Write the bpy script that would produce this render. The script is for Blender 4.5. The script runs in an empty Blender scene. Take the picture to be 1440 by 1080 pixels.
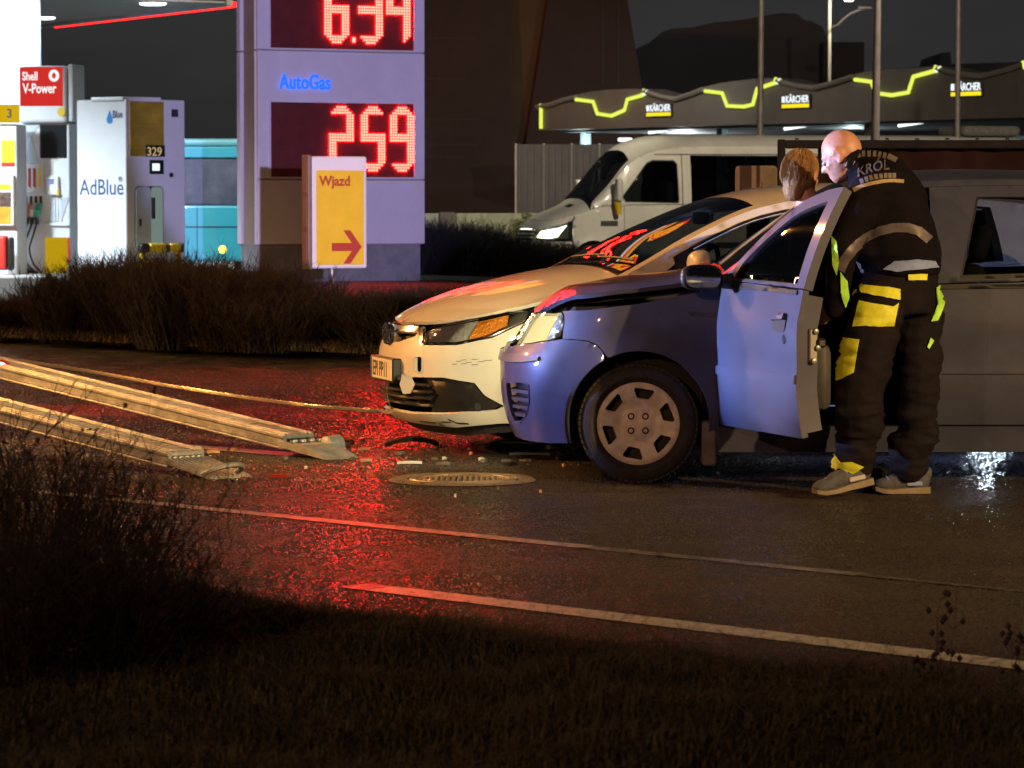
import bpy, bmesh, math, random
import numpy as np
from mathutils import Vector, Matrix, noise
from mathutils.bvhtree import BVHTree
from mathutils.geometry import delaunay_2d_cdt
R = math.radians
SC = bpy.context.scene
COL = SC.collection

# ------------------------------------------------------------------ camera
FPX, HC = 4800.0, 1.37                      # focal length in photo pixels, camera height
PITCH = math.atan(257.0 / FPX)
cam_d = bpy.data.cameras.new('camera')
cam = bpy.data.objects.new('camera', cam_d)
COL.objects.link(cam)
cam_d.sensor_width = 36.0
cam_d.lens = 120.0
cam_d.clip_start, cam_d.clip_end = 0.5, 1500
cam_d.dof.use_dof = True
cam_d.dof.focus_distance = 16.8
cam_d.dof.aperture_fstop = 10.0
cam.location = (0, 0, HC)
cam.rotation_euler = (math.pi / 2 - PITCH, 0, 0)
SC.camera = cam
SC.render.resolution_x, SC.render.resolution_y = 1024, 768

def px(x, y, Y):
    """world point seen at photo pixel (x, y) at distance Y in front of the camera"""
    u, v = (x - 720) / FPX, (540 - y) / FPX
    c, s = math.cos(PITCH), math.sin(PITCH)
    d = Vector((u, c + v * s, -s + v * c))
    return Vector((0, 0, HC)) + d * (Y / d.y)

def pg(x, y, z=0.0):
    """world point on the plane at height z seen at photo pixel (x, y)"""
    p = px(x, y, 1.0) - Vector((0, 0, HC))
    return Vector((0, 0, HC)) + p * ((z - HC) / p.z)

# ------------------------------------------------------------------ world: night sky with town glow
world = bpy.data.worlds.new('World')
SC.world = world
world.use_nodes = True
wn, wl = world.node_tree.nodes, world.node_tree.links
wn.clear()
wo = wn.new('ShaderNodeOutputWorld')
wb = wn.new('ShaderNodeBackground')
wg = wn.new('ShaderNodeTexCoord')
wsep = wn.new('ShaderNodeSeparateXYZ')
wr = wn.new('ShaderNodeValToRGB')
wr.color_ramp.elements[0].position = 0.0
wr.color_ramp.elements[0].color = (0.030, 0.029, 0.029, 1)
wr.color_ramp.elements[1].position = 0.35
wr.color_ramp.elements[1].color = (0.011, 0.013, 0.018, 1)
wl.new(wg.outputs['Generated'], wsep.inputs[0])
wl.new(wsep.outputs['Z'], wr.inputs[0])
wno = wn.new('ShaderNodeTexNoise')
wno.inputs['Scale'].default_value, wno.inputs['Detail'].default_value = 3.0, 4
wmp = wn.new('ShaderNodeMapping')
wmp.inputs['Scale'].default_value = (1.5, 1.5, 5)
wl.new(wg.outputs['Generated'], wmp.inputs[0])
wl.new(wmp.outputs[0], wno.inputs['Vector'])
wmr = wn.new('ShaderNodeMapRange')
wmr.inputs[1].default_value, wmr.inputs[2].default_value, wmr.inputs[3].default_value, wmr.inputs[4].default_value = .3, .7, .62, 1.3
wl.new(wno.outputs[0], wmr.inputs[0])
wmx = wn.new('ShaderNodeMix')
wmx.data_type, wmx.blend_type = 'RGBA', 'MULTIPLY'
wmx.inputs[0].default_value = 1
wl.new(wr.outputs[0], wmx.inputs[6])
wl.new(wmr.outputs[0], wmx.inputs[7])
wl.new(wmx.outputs[2], wb.inputs[0])
wb.inputs[1].default_value = 0.95
wl.new(wb.outputs[0], wo.inputs[0])

# ------------------------------------------------------------------ lamps of the place, and fill lamps added to them
def lamp(name, kind, loc, color, power, radius=0.1, target=None, angle=60, blend=0.4):
    d = bpy.data.lights.new(name, kind)
    d.color, d.energy = color, power
    if kind == 'AREA':
        d.shape, d.size = 'DISK', radius * 2
    else:
        d.shadow_soft_size = radius
    if kind == 'SPOT':
        d.spot_size, d.spot_blend = R(angle), blend
    o = bpy.data.objects.new(name, d)
    COL.objects.link(o)
    o.location = loc
    if target is not None:
        o.rotation_euler = (Vector(target) - Vector(loc)).to_track_quat('-Z', 'Y').to_euler()
    return o

SODIUM = (1.0, 0.41, 0.10)
WARM = (1.0, 0.60, 0.23)
lamp('street_and_fill_lamp', 'SPOT', (15.5, 0.0, 7.6), WARM, 24000, 0.14, (2.0, 17.3, 0), 37, 0.6)
lamp('street_and_fill_lamp', 'POINT', (-13.0, -17.0, 10.0), (1.0, 0.48, 0.24), 11000, 0.14)  # fill lamp added behind the camera to lift the shadows
lamp('street_and_fill_lamp', 'SPOT', (-15.0, 22.0, 9.0), SODIUM, 5200, 0.14, (0.5, 24, 0), 80, 0.6)
lamp('street_and_fill_lamp', 'SPOT', (7.0, 44.0, 9.0), (1.0, 0.84, 0.60), 5600, 0.14, (3.0, 58, 0), 110, 0.6)  # added out of view to brighten the minibus
lamp('street_and_fill_lamp', 'SPOT', (-6.0, 72.0, 9.5), SODIUM, 1500, 0.14, (0.5, 92, 4), 110, 0.6)  # added out of view to lift the dark hall front
lamp('street_and_fill_lamp', 'SPOT', (-13.0, 37.0, 9.0), SODIUM, 3200, 0.14, (-2.5, 29.5, 0), 100, 0.7)  # added out of view to light the far lane and hedge
# work light and beacon of the recovery truck that stands to the left
lamp('work_light_lamp', 'SPOT', (-7.2, 21.0, 3.3), (1.0, 0.42, 0.09), 2800, 0.06, (-1.2, 18.75, 0.5), 31, 0.5)
lamp('beacon_and_tint_lamp', 'SPOT', (-8.0, 16.62, 1.5), (0.50, 0.58, 1.0), 13500, 0.07, (0.95, 16.08, 1.10), 12.0, 0.6)
lamp('beacon_and_tint_lamp', 'SPOT', (-8.0, 17.0, 1.3), (0.20, 0.32, 1.0), 5200, 0.07, (0.0, 16.75, 0.50), 6.5, 0.6)  # second blue lamp, added to deepen the blue of the bumper
lamp('tail_light_lamp', 'SPOT', (-5.6, 23.6, 0.95), (1.0, 0.03, 0.02), 5200, 0.06, (-0.9, 21.6, 0.0), 30, 0.8)
# patrol car beacon behind the camera
lamp('patrol_beacon_lamp', 'SPOT', (2.0, -1.0, 1.9), (0.56, 0.52, 1.0), 40000, 0.06, (-2.1, 40, 2.35), 6.6, 0.3)
# headlamps of a car that stands beyond the small hatchback
for hx in (4.3, 5.1):
    lamp('headlamp_and_tint_lamp', 'SPOT', (hx, 33.0, 0.80), (0.70, 0.86, 1.0), 2200, 0.42, (2.4, 16.2, 0.0), 10, 0.5)
lamp('headlamp_and_tint_lamp', 'SPOT', (6.6, 17.7, 1.3), (0.46, 0.52, 1.0), 1500, 0.06, (2.9, 18.85, 1.15), 32, 0.6)  # blue lamp added to tint the white car's flank, seen through the window
lamp('yard_fill_lamp', 'SPOT', (2.5, 55.0, 6.5), (1.0, 0.9, 0.62), 1500, 0.1, (-0.6, 63.5, 0.9), 55, 0.7)  # added to brighten the low wall and the leafy bush
lamp('yard_fill_lamp', 'SPOT', (4.0, 71.0, 6.0), (0.95, 1.0, 0.95), 620, 0.1, (1.2, 80.0, 1.6), 70, 0.7)  # added to brighten the sheet fence
# lit front lamp of the small hatchback
lamp('hatchback_headlamp', 'SPOT', (-0.10, 16.98, 0.74), (1.0, 0.84, 0.42), 60, 0.05, (-0.55, 18.2, 0.5), 110, 0.7)

# ------------------------------------------------------------------ exposure
SC.view_settings.view_transform = 'Standard'
SC.view_settings.look = 'None'
SC.view_settings.exposure = 0.0
SC.view_settings.gamma = 1.0
SC.view_settings.use_curve_mapping = False
SC.render.engine = 'CYCLES'
SC.cycles.use_denoising = True
SC.cycles.max_bounces = 7
SC.cycles.transparent_max_bounces = 16
SC.cycles.sample_clamp_indirect = 4.0
SC.cycles.caustics_reflective = False
SC.cycles.caustics_refractive = False
# ================================================================== helpers
def mat(name, col, rough=0.5, metal=0.0, spec=0.5, coat=0.0, nscale=0, namt=0.25, bscale=0, bamt=0.2, emis=None, es=0.0, rvar=0.0, stretch=None):
    m = bpy.data.materials.new(name)
    m.use_nodes = True
    N, L = m.node_tree.nodes, m.node_tree.links
    b = N['Principled BSDF']
    b.inputs['Base Color'].default_value = (*col, 1)
    b.inputs['Roughness'].default_value = rough
    b.inputs['Metallic'].default_value = metal
    b.inputs['Specular IOR Level'].default_value = spec
    b.inputs['Coat Weight'].default_value = coat
    b.inputs['Coat Roughness'].default_value = 0.06
    if emis:
        b.inputs['Emission Color'].default_value = (*emis, 1)
        b.inputs['Emission Strength'].default_value = es
    if nscale or bscale:
        tc = N.new('ShaderNodeTexCoord')
        co = tc.outputs['Object']
        if stretch:
            mp = N.new('ShaderNodeMapping')
            mp.inputs['Scale'].default_value = stretch
            L.new(co, mp.inputs[0])
            co = mp.outputs[0]
    if nscale:
        t = N.new('ShaderNodeTexNoise')
        t.inputs['Scale'].default_value = nscale
        t.inputs['Detail'].default_value = 6
        t.inputs['Roughness'].default_value = 0.65
        L.new(co, t.inputs['Vector'])
        mx = N.new('ShaderNodeMapRange')
        mx.inputs[1].default_value, mx.inputs[2].default_value = 0.3, 0.7
        mx.inputs[3].default_value, mx.inputs[4].default_value = 1 - namt, 1 + namt
        L.new(t.outputs[0], mx.inputs[0])
        v = N.new('ShaderNodeMix')
        v.data_type, v.blend_type = 'RGBA', 'MULTIPLY'
        v.inputs[0].default_value = 1
        v.inputs[6].default_value = (*col, 1)
        L.new(mx.outputs[0], v.inputs[7])
        L.new(v.outputs[2], b.inputs['Base Color'])
        if rvar:
            rr = N.new('ShaderNodeMapRange')
            rr.inputs[1].default_value, rr.inputs[2].default_value = 0.3, 0.7
            rr.inputs[3].default_value, rr.inputs[4].default_value = max(0.02, rough - rvar), min(1, rough + rvar)
            L.new(t.outputs[0], rr.inputs[0])
            L.new(rr.outputs[0], b.inputs['Roughness'])
    if bscale:
        t2 = N.new('ShaderNodeTexNoise')
        t2.inputs['Scale'].default_value = bscale
        t2.inputs['Detail'].default_value = 4
        L.new(co, t2.inputs['Vector'])
        bp = N.new('ShaderNodeBump')
        bp.inputs['Strength'].default_value = bamt
        bp.inputs['Distance'].default_value = 0.02
        L.new(t2.outputs[0], bp.inputs['Height'])
        L.new(bp.outputs[0], b.inputs['Normal'])
    return m

def emit(name, col, s):
    m = bpy.data.materials.new(name)
    m.use_nodes = True
    N, L = m.node_tree.nodes, m.node_tree.links
    N.clear()
    o = N.new('ShaderNodeOutputMaterial')
    e = N.new('ShaderNodeEmission')
    e.inputs[0].default_value = (*col, 1)
    e.inputs[1].default_value = s
    L.new(e.outputs[0], o.inputs[0])
    return m

def glass(name, tint=(0.5, 0.52, 0.52), ior=1.5, rough=0.02):
    m = bpy.data.materials.new(name)
    m.use_nodes = True
    N, L = m.node_tree.nodes, m.node_tree.links
    N.clear()
    o = N.new('ShaderNodeOutputMaterial')
    mx = N.new('ShaderNodeMixShader')
    tr = N.new('ShaderNodeBsdfTransparent')
    gl = N.new('ShaderNodeBsdfGlossy')
    fr = N.new('ShaderNodeFresnel')
    tr.inputs[0].default_value = (*tint, 1)
    gl.inputs['Roughness'].default_value = rough
    fr.inputs[0].default_value = ior
    L.new(fr.outputs[0], mx.inputs[0])
    L.new(tr.outputs[0], mx.inputs[1])
    L.new(gl.outputs[0], mx.inputs[2])
    L.new(mx.outputs[0], o.inputs[0])
    return m

class MB:
    """collects shapes and links them as ONE mesh object"""
    def __init__(s):
        s.v, s.f = [], []
    def add(s, vs, fs):
        b = len(s.v)
        s.v += [tuple(p) for p in vs]
        s.f += [tuple(b + i for i in f) for f in fs]
        return s
    def box(s, lo, hi, M=None):
        x0, y0, z0 = lo
        x1, y1, z1 = hi
        vs = [Vector(p) for p in ((x0, y0, z0), (x1, y0, z0), (x1, y1, z0), (x0, y1, z0), (x0, y0, z1), (x1, y0, z1), (x1, y1, z1), (x0, y1, z1))]
        if M is not None:
            vs = [M @ p for p in vs]
        return s.add(vs, [(3, 2, 1, 0), (4, 5, 6, 7), (0, 1, 5, 4), (1, 2, 6, 5), (2, 3, 7, 6), (3, 0, 4, 7)])
    def rbox(s, lo, hi, r=0.02, seg=2, M=None):
        bm = bmesh.new()
        bmesh.ops.create_cube(bm, size=1)
        d = [hi[i] - lo[i] for i in range(3)]
        for v in bm.verts:
            v.co = Vector([lo[i] + (v.co[i] + .5) * d[i] for i in range(3)])
        bmesh.ops.bevel(bm, geom=bm.edges[:], offset=min(r, min(d) * .49), segments=seg, affect='EDGES', profile=0.5)
        return s.bm(bm, M)
    def bm(s, bm, M=None):
        bm.verts.index_update()
        s.add([(M @ v.co if M is not None else v.co) for v in bm.verts], [[v.index for v in f.verts] for f in bm.faces])
        bm.free()
        return s
    def tube(s, pts, rad, n=8, cap=True, squash=None):
        pts = [Vector(p) for p in pts]
        if not hasattr(rad, '__len__'):
            rad = [rad] * len(pts)
        vs, fs = [], []
        up = None
        for i, p in enumerate(pts):
            t = (pts[min(i + 1, len(pts) - 1)] - pts[max(i - 1, 0)])
            if t.length < 1e-9:
                t = Vector((0, 0, 1))
            t.normalize()
            if up is None:
                up = Vector((0, 0, 1)) if abs(t.z) < .9 else Vector((1, 0, 0))
            a = t.cross(up)
            if a.length < 1e-4:
                a = t.cross(Vector((0, 1, 0)))
            a.normalize()
            b = a.cross(t).normalized()
            up = b
            for k in range(n):
                th = 2 * math.pi * k / n
                vs.append(p + a * math.cos(th) * rad[i] + b * math.sin(th) * rad[i] * (squash or 1))
        for i in range(len(pts) - 1):
            for k in range(n):
                k2 = (k + 1) % n
                fs.append((i * n + k, i * n + k2, (i + 1) * n + k2, (i + 1) * n + k))
        if cap:
            fs.append(tuple(range(n))[::-1])
            fs.append(tuple((len(pts) - 1) * n + k for k in range(n)))
        return s.add(vs, fs)
    def lathe(s, prof, n=32, M=None, closed=False):
        """profile of (radius, height) round z"""
        vs, fs = [], []
        m = len(prof)
        for k in range(n):
            th = 2 * math.pi * k / n
            for r, z in prof:
                p = Vector((r * math.cos(th), r * math.sin(th), z))
                vs.append(M @ p if M is not None else p)
        for k in range(n):
            k2 = (k + 1) % n
            for j in range(m if closed else m - 1):
                j2 = (j + 1) % m
                fs.append((k * m + j, k2 * m + j, k2 * m + j2, k * m + j2))
        return s.add(vs, fs)
    def prism(s, poly, d0, d1, M=None):
        """2D outline (x, z) swept from y=d0 to y=d1"""
        n = len(poly)
        vs = [Vector((p[0], d0, p[1])) for p in poly] + [Vector((p[0], d1, p[1])) for p in poly]
        if M is not None:
            vs = [M @ p for p in vs]
        fs = [tuple(range(n)), tuple(range(2 * n - 1, n - 1, -1))] + [(i, n + i, n + (i + 1) % n, (i + 1) % n) for i in range(n)]
        return s.add(vs, fs)
    def build(s, name, m, parent=None, smooth=False, loc=None):
        me = bpy.data.meshes.new(name)
        me.from_pydata(s.v, [], s.f)
        me.validate()
        bm = bmesh.new()
        bm.from_mesh(me)
        bmesh.ops.recalc_face_normals(bm, faces=bm.faces)
        bm.to_mesh(me)
        bm.free()
        if m:
            me.materials.append(m)
        if smooth:
            shade(me, smooth if smooth is not True else 40)
        o = bpy.data.objects.new(name, me)
        COL.objects.link(o)
        if parent:
            o.parent = parent
        if loc is not None:
            o.location = loc
        return o

def shade(me, ang=40):
    me.polygons.foreach_set('use_smooth', [True] * len(me.polygons))
    bm = bmesh.new()
    bm.from_mesh(me)
    a = R(ang)
    for e in bm.edges:
        if len(e.link_faces) == 2:
            e.smooth = e.calc_face_angle(0) < a
    bm.to_mesh(me)
    bm.free()

def tag(o, label=None, cat=None, group=None, kind=None):
    if label: o['label'] = label
    if cat: o['category'] = cat
    if group: o['group'] = group
    if kind: o['kind'] = kind
    return o

def thing(name, label, cat, loc=(0, 0, 0), rz=0, group=None, parent=None):
    o = bpy.data.objects.new(name, None)
    COL.objects.link(o)
    o.location = loc
    o.rotation_euler = (0, 0, rz)
    o.empty_display_size = 0.1
    return tag(o, label, cat, group)

def mesh(name, vs, fs, m, parent=None, smooth=False):
    b = MB()
    b.add(vs, fs)
    return b.build(name, m, parent, smooth)

def kids(o):
    return [c for c in bpy.data.objects if c.parent == o]

def dup(o, loc=None, rz=None, label=None, parent=None):
    c = o.copy()
    COL.objects.link(c)
    if parent: c.parent = parent
    if loc is not None: c.location = loc
    if rz is not None: c.rotation_euler = (0, 0, rz)
    if label: c['label'] = label
    for k in list(o.children):
        dup(k, parent=c)
    return c

def text_bm(s, size, extrude=0.004, bold=0.0, align='LEFT', sx=1.0, spacing=1.0, shear=0.0):
    c = bpy.data.curves.new('txt', 'FONT')
    c.body, c.size, c.extrude, c.offset = s, size, extrude, bold
    c.align_x, c.space_character, c.shear = align, spacing, shear
    c.resolution_u = 3
    o = bpy.data.objects.new('txt', c)
    COL.objects.link(o)
    me = bpy.data.meshes.new_from_object(o.evaluated_get(bpy.context.evaluated_depsgraph_get()))
    bpy.data.objects.remove(o)
    bpy.data.curves.remove(c)
    bm = bmesh.new()
    bm.from_mesh(me)
    bpy.data.meshes.remove(me)
    for v in bm.verts:
        v.co = Vector((v.co.x * sx, -v.co.z, v.co.y))      # writing faces -y, upright in z
    return bm

def write(name, s, size, m, parent, loc, rz=0, **k):
    bm = text_bm(s, size, **k)
    b = MB()
    b.bm(bm)
    o = b.build(name, m, parent)
    o.location = loc
    o.rotation_euler = (0, 0, rz)
    return o

def pchip(pts):
    xs = np.array([p[0] for p in pts], float)
    ys = np.array([p[1] for p in pts], float)
    h = np.diff(xs)
    dl = np.diff(ys) / h
    d = np.zeros(len(xs))
    d[0], d[-1] = dl[0], dl[-1]
    for i in range(1, len(xs) - 1):
        if dl[i - 1] * dl[i] > 0:
            w1, w2 = 2 * h[i] + h[i - 1], h[i] + 2 * h[i - 1]
            d[i] = (w1 + w2) / (w1 / dl[i - 1] + w2 / dl[i])
    def f(x):
        x = min(max(x, xs[0]), xs[-1])
        i = min(int(np.searchsorted(xs, x, side='right')) - 1, len(h) - 1)
        t = (x - xs[i]) / h[i]
        return float((1 + 2 * t) * (1 - t) ** 2 * ys[i] + t * (1 - t) ** 2 * h[i] * d[i] + t * t * (3 - 2 * t) * ys[i + 1] + t * t * (t - 1) * h[i] * d[i + 1])
    return f

def inside(P, poly):
    x, y = P[:, 0], P[:, 1]
    r = np.zeros(len(P), bool)
    q = np.asarray(poly, float)
    j = len(q) - 1
    for i in range(len(q)):
        xi, yi, xj, yj = q[i, 0], q[i, 1], q[j, 0], q[j, 1]
        if yi != yj:
            r ^= ((yi > y) != (yj > y)) & (x < (xj - xi) * (y - yi) / (yj - yi) + xi)
        j = i
    return r

def dense(loop, step):
    out = []
    for i in range(len(loop)):
        a, b = np.array(loop[i], float), np.array(loop[(i + 1) % len(loop)], float)
        n = max(1, int(math.ceil(np.linalg.norm(b - a) / step)))
        out += [tuple(a + (b - a) * k / n) for k in range(n)]
    return out

def arc(cx, cz, r, a0, a1, n=14):
    return [(cx + r * math.cos(R(a0 + (a1 - a0) * i / n)), cz + r * math.sin(R(a0 + (a1 - a0) * i / n))) for i in range(n + 1)]

def rrect(x0, z0, x1, z1, r, n=4):
    p = []
    for cx, cz, a in ((x1 - r, z1 - r, 0), (x0 + r, z1 - r, 90), (x0 + r, z0 + r, 180), (x1 - r, z0 + r, 270)):
        p += arc(cx, cz, r, a, a + 90, n)
    return p

def fill2d(poly, holes=(), step=0.05, grid=None):
    """triangulate an outline with holes; returns points, triangles, loops of indices"""
    grid = grid or step
    loops = [dense(poly, step)] + [dense(h, step) for h in holes]
    pts, edges, idx = [], [], []
    for l in loops:
        b = len(pts)
        pts += l
        idx.append(list(range(b, b + len(l))))
        edges += [(b + i, b + (i + 1) % len(l)) for i in range(len(l))]
    B = np.array(pts)
    lo, hi = B.min(0), B.max(0)
    gx, gy = np.meshgrid(np.arange(lo[0], hi[0], grid), np.arange(lo[1], hi[1], grid * .9))
    gx[1::2] += grid / 2
    G = np.stack([gx.ravel(), gy.ravel()], 1)
    if len(G):
        ok = inside(G, loops[0])
        for h in loops[1:]:
            ok &= ~inside(G, h)
        G = G[ok]
        if len(G):
            d = np.min(((G[:, None, :] - B[None, :, :]) ** 2).sum(2), 1)
            G = G[d > (grid * .45) ** 2]
    allp = pts + [tuple(g) for g in G]
    r = delaunay_2d_cdt([Vector(p) for p in allp], edges, [], 0, 1e-7)
    V = np.array([tuple(p) for p in r[0]])
    T = np.array([f for f in r[2] if len(f) == 3])
    C = V[T].mean(1)
    ok = inside(C, loops[0])
    for h in loops[1:]:
        ok &= ~inside(C, h)
    T = T[ok]
    omap = {}
    for n, orig in enumerate(r[3]):
        for k in orig:
            omap[k] = n
    loops_i = [[omap[i] for i in l] for l in idx]
    return V, T, loops_i
# ================================================================== vehicle bodies from profile curves
def skin(name, F, lift, m, parent, thick=0.018, out=None, back=False, post=None, flat=False):
    V, T, loops = F
    P = [Vector(lift(a, b)) for a, b in V]
    if post:
        P = [post(p) for p in P]
    T = [tuple(int(i) for i in t) for t in T]
    N = [Vector() for _ in P]
    score = 0
    for t in T:
        n = (P[t[1]] - P[t[0]]).cross(P[t[2]] - P[t[0]])
        c = (P[t[0]] + P[t[1]] + P[t[2]]) / 3
        score += n.dot(out(c))
        for i in t:
            N[i] += n
    if score < 0:
        T = [t[::-1] for t in T]
        N = [-n for n in N]
    N = [n.normalized() if n.length > 0 else Vector((0, 0, 1)) for n in N]
    vs, fs = list(P), list(T)
    if thick:
        for l in loops:
            b = len(vs)
            n = len(l)
            vs += [P[i].copy() for i in l] + [P[i] - N[i] * thick for i in l]
            for k in range(n):
                k2 = (k + 1) % n
                fs.append((b + k, b + k2, b + n + k2, b + n + k))
        if back:
            b = len(vs)
            vs += [P[i] - N[i] * thick for i in range(len(P))]
            fs += [tuple(b + i for i in t[::-1]) for t in T]
    me = bpy.data.meshes.new(name)
    me.from_pydata(vs, [], fs)
    me.materials.append(m)
    nT = len(T)
    sm = [True] * nT + [False] * (len(fs) - nT)
    if flat:
        sm = [False] * len(fs)
    me.polygons.foreach_set('use_smooth', sm)
    o = bpy.data.objects.new(name, me)
    COL.objects.link(o)
    o.parent = parent
    return o

class Body:
    """x runs back from the nose, y across (camera side negative), z up"""
    def __init__(s, root, L, x0, xf, hw, zsh, zc, top_edge, xr, tail=0.45, n=2.6, p=2.4, arches=(), post=None):
        s.root, s.L, s.x0, s.xf, s.hw, s.zc, s.xr, s.n, s.p = root, L, x0, xf, hw, zc, xr, n, p
        s.tail, s.arches, s.post = tail, arches, post
        s.SN = (x0 + hw(x0, .5)) * .8
        s.LS = L - tail - x0
        s.ST = (tail + hw(L - tail, .5)) * .8
        s.zsh = zsh                                   # of s
        s.edge = top_edge                             # x -> (half width, z) behind the cowl
        E = []
        for i in range(0, 241):
            ss = s.SN * 1.9 * i / 240
            p3 = s.low(ss, zsh(ss))
            E.append((p3[0], abs(p3[1]), p3[2]))
        E.sort()
        s.E = np.array(E)
        s.xc = top_edge.x0
    def low(s, ss, z, sg=-1):
        if ss < s.SN:
            th = max(0.0, ss / s.SN) * math.pi / 2
            a = s.x0 - s.xf(z)
            x = s.x0 - a * max(0, math.cos(th)) ** (2 / s.n)
            y = s.hw(s.x0, z) * max(0, math.sin(th)) ** (2 / s.n)
        elif ss <= s.SN + s.LS:
            x = s.x0 + ss - s.SN
            y = s.hw(x, z)
        else:
            th = min(1.0, (ss - s.SN - s.LS) / s.ST) * math.pi / 2
            xt = s.L - s.tail
            x = xt + (s.xr(z) - xt) * max(0, math.sin(th)) ** (2 / s.n)
            y = s.hw(xt, z) * max(0, math.cos(th)) ** (2 / s.n)
        for cx, cz, r in s.arches:                     # small flare round the wheel arches
            d = math.hypot(x - cx, z - cz) - r
            if d > -0.03 and y > .6 * s.hw(s.x0, .5):
                y += 0.016 * math.exp(-(d / 0.05) ** 2)
        return (x, sg * y, z)
    def sx(s, x, z):
        """domain position of the side point at x"""
        if x >= s.x0:
            if x <= s.x0 + s.LS:
                return s.SN + x - s.x0
            xt = s.L - s.tail
            q = min(1, max(0, (x - xt) / (s.xr(z) - xt)))
            return s.SN + s.LS + s.ST * math.asin(q ** (s.n / 2)) / (math.pi / 2)
        q = min(1, max(0, (s.x0 - x) / (s.x0 - s.xf(z))))
        return s.SN * math.acos(q ** (s.n / 2)) / (math.pi / 2)
    def sy(s, y, z):
        q = min(1, abs(y) / s.hw(s.x0, z))
        return s.SN * math.asin(q ** (s.n / 2)) / (math.pi / 2)
    def X(s, pts):
        return [(s.sx(x, z), z) for x, z in pts]
    def Y(s, pts):
        return [(s.sy(y, z), z) for y, z in pts]
    def shoulder(s, s0, s1, d=0.0, n=30):
        return [(s0 + (s1 - s0) * i / n, s.zsh(s0 + (s1 - s0) * i / n) - d) for i in range(n + 1)]
    def we(s, x):
        if x < s.xc:
            return float(np.interp(x, s.E[:, 0], s.E[:, 1])), float(np.interp(x, s.E[:, 0], s.E[:, 2]))
        return s.edge(x)
    def top(s, x, y):
        w, ze = s.we(x)
        zc = max(s.zc(x), ze)
        k = min(1.0, abs(y) / max(w, 1e-4))
        return (x, y, zc - (zc - ze) * k ** s.p)
    def side(s, x, z, sg=-1):
        ss = s.SN + x - s.x0 if x >= s.x0 else s.sx(x, z)
        z0 = s.zsh(ss)
        y0 = abs(s.low(ss, z0)[1])
        w, ze = s.edge(x)
        t = min(1.05, max(0, (z - z0) / max(1e-3, ze - z0)))
        return (x, sg * (y0 + (w - y0) * t + 0.035 * t * (1 - t) * 4 * .6), z)
    def p_low(s, name, poly, m, holes=(), sg=-1, step=0.05, parent=None, off=0.0, **k):
        F = fill2d(poly, holes, step)
        def lift(a, b):
            p = s.low(a, b, sg)
            if off:
                e = 0.01
                q1, q2 = Vector(s.low(a + e, b, sg)) - Vector(s.low(a - e, b, sg)), Vector(s.low(a, b + e, sg)) - Vector(s.low(a, b - e, sg))
                n = q1.cross(q2).normalized()
                if n.dot(Vector((p[0] - s.L / 2, p[1], 0))) < 0: n = -n
                p = Vector(p) + n * off
            return p
        return skin(name, F, lift, m, parent or s.root, out=lambda c: Vector((c.x - s.L / 2, c.y * 1.5, (c.z - .5) * .2)), post=s.post, **k)
    def p_side(s, name, poly, m, holes=(), sg=-1, step=0.05, parent=None, off=0.0, **k):
        F = fill2d(poly, holes, step)
        return skin(name, F, lambda a, b: Vector(s.side(a, b, sg)) + Vector((0, sg * off, 0)), m, parent or s.root, out=lambda c: Vector((0, sg, 0)), post=s.post, **k)
    def p_top(s, name, poly, m, holes=(), step=0.06, parent=None, off=0.0, fn=None, **k):
        F = fill2d(poly, holes, step)
        return skin(name, F, lambda a, b: (fn or (lambda p: p))(Vector(s.top(a, b)) + Vector((0, 0, off))), m, parent or s.root, out=lambda c: Vector((0, 0, 1)), post=s.post, **k)

class Edge:
    def __init__(s, pts):
        s.x0 = pts[0][0]
        s.w, s.z = pchip([(p[0], p[1]) for p in pts]), pchip([(p[0], p[2]) for p in pts])
    def __call__(s, x):
        return s.w(x), s.z(x)

def top_poly(b, x0, x1, inset, n=24):
    """outline in (x, y) between two stations, a given distance inside the edge line"""
    a = [(x0 + (x1 - x0) * i / n) for i in range(n + 1)]
    f = inset if callable(inset) else (lambda x: inset)
    return [(x, -max(.002, b.we(x)[0] - f(x))) for x in a] + [(x, max(.002, b.we(x)[0] - f(x))) for x in a[::-1]]

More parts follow.
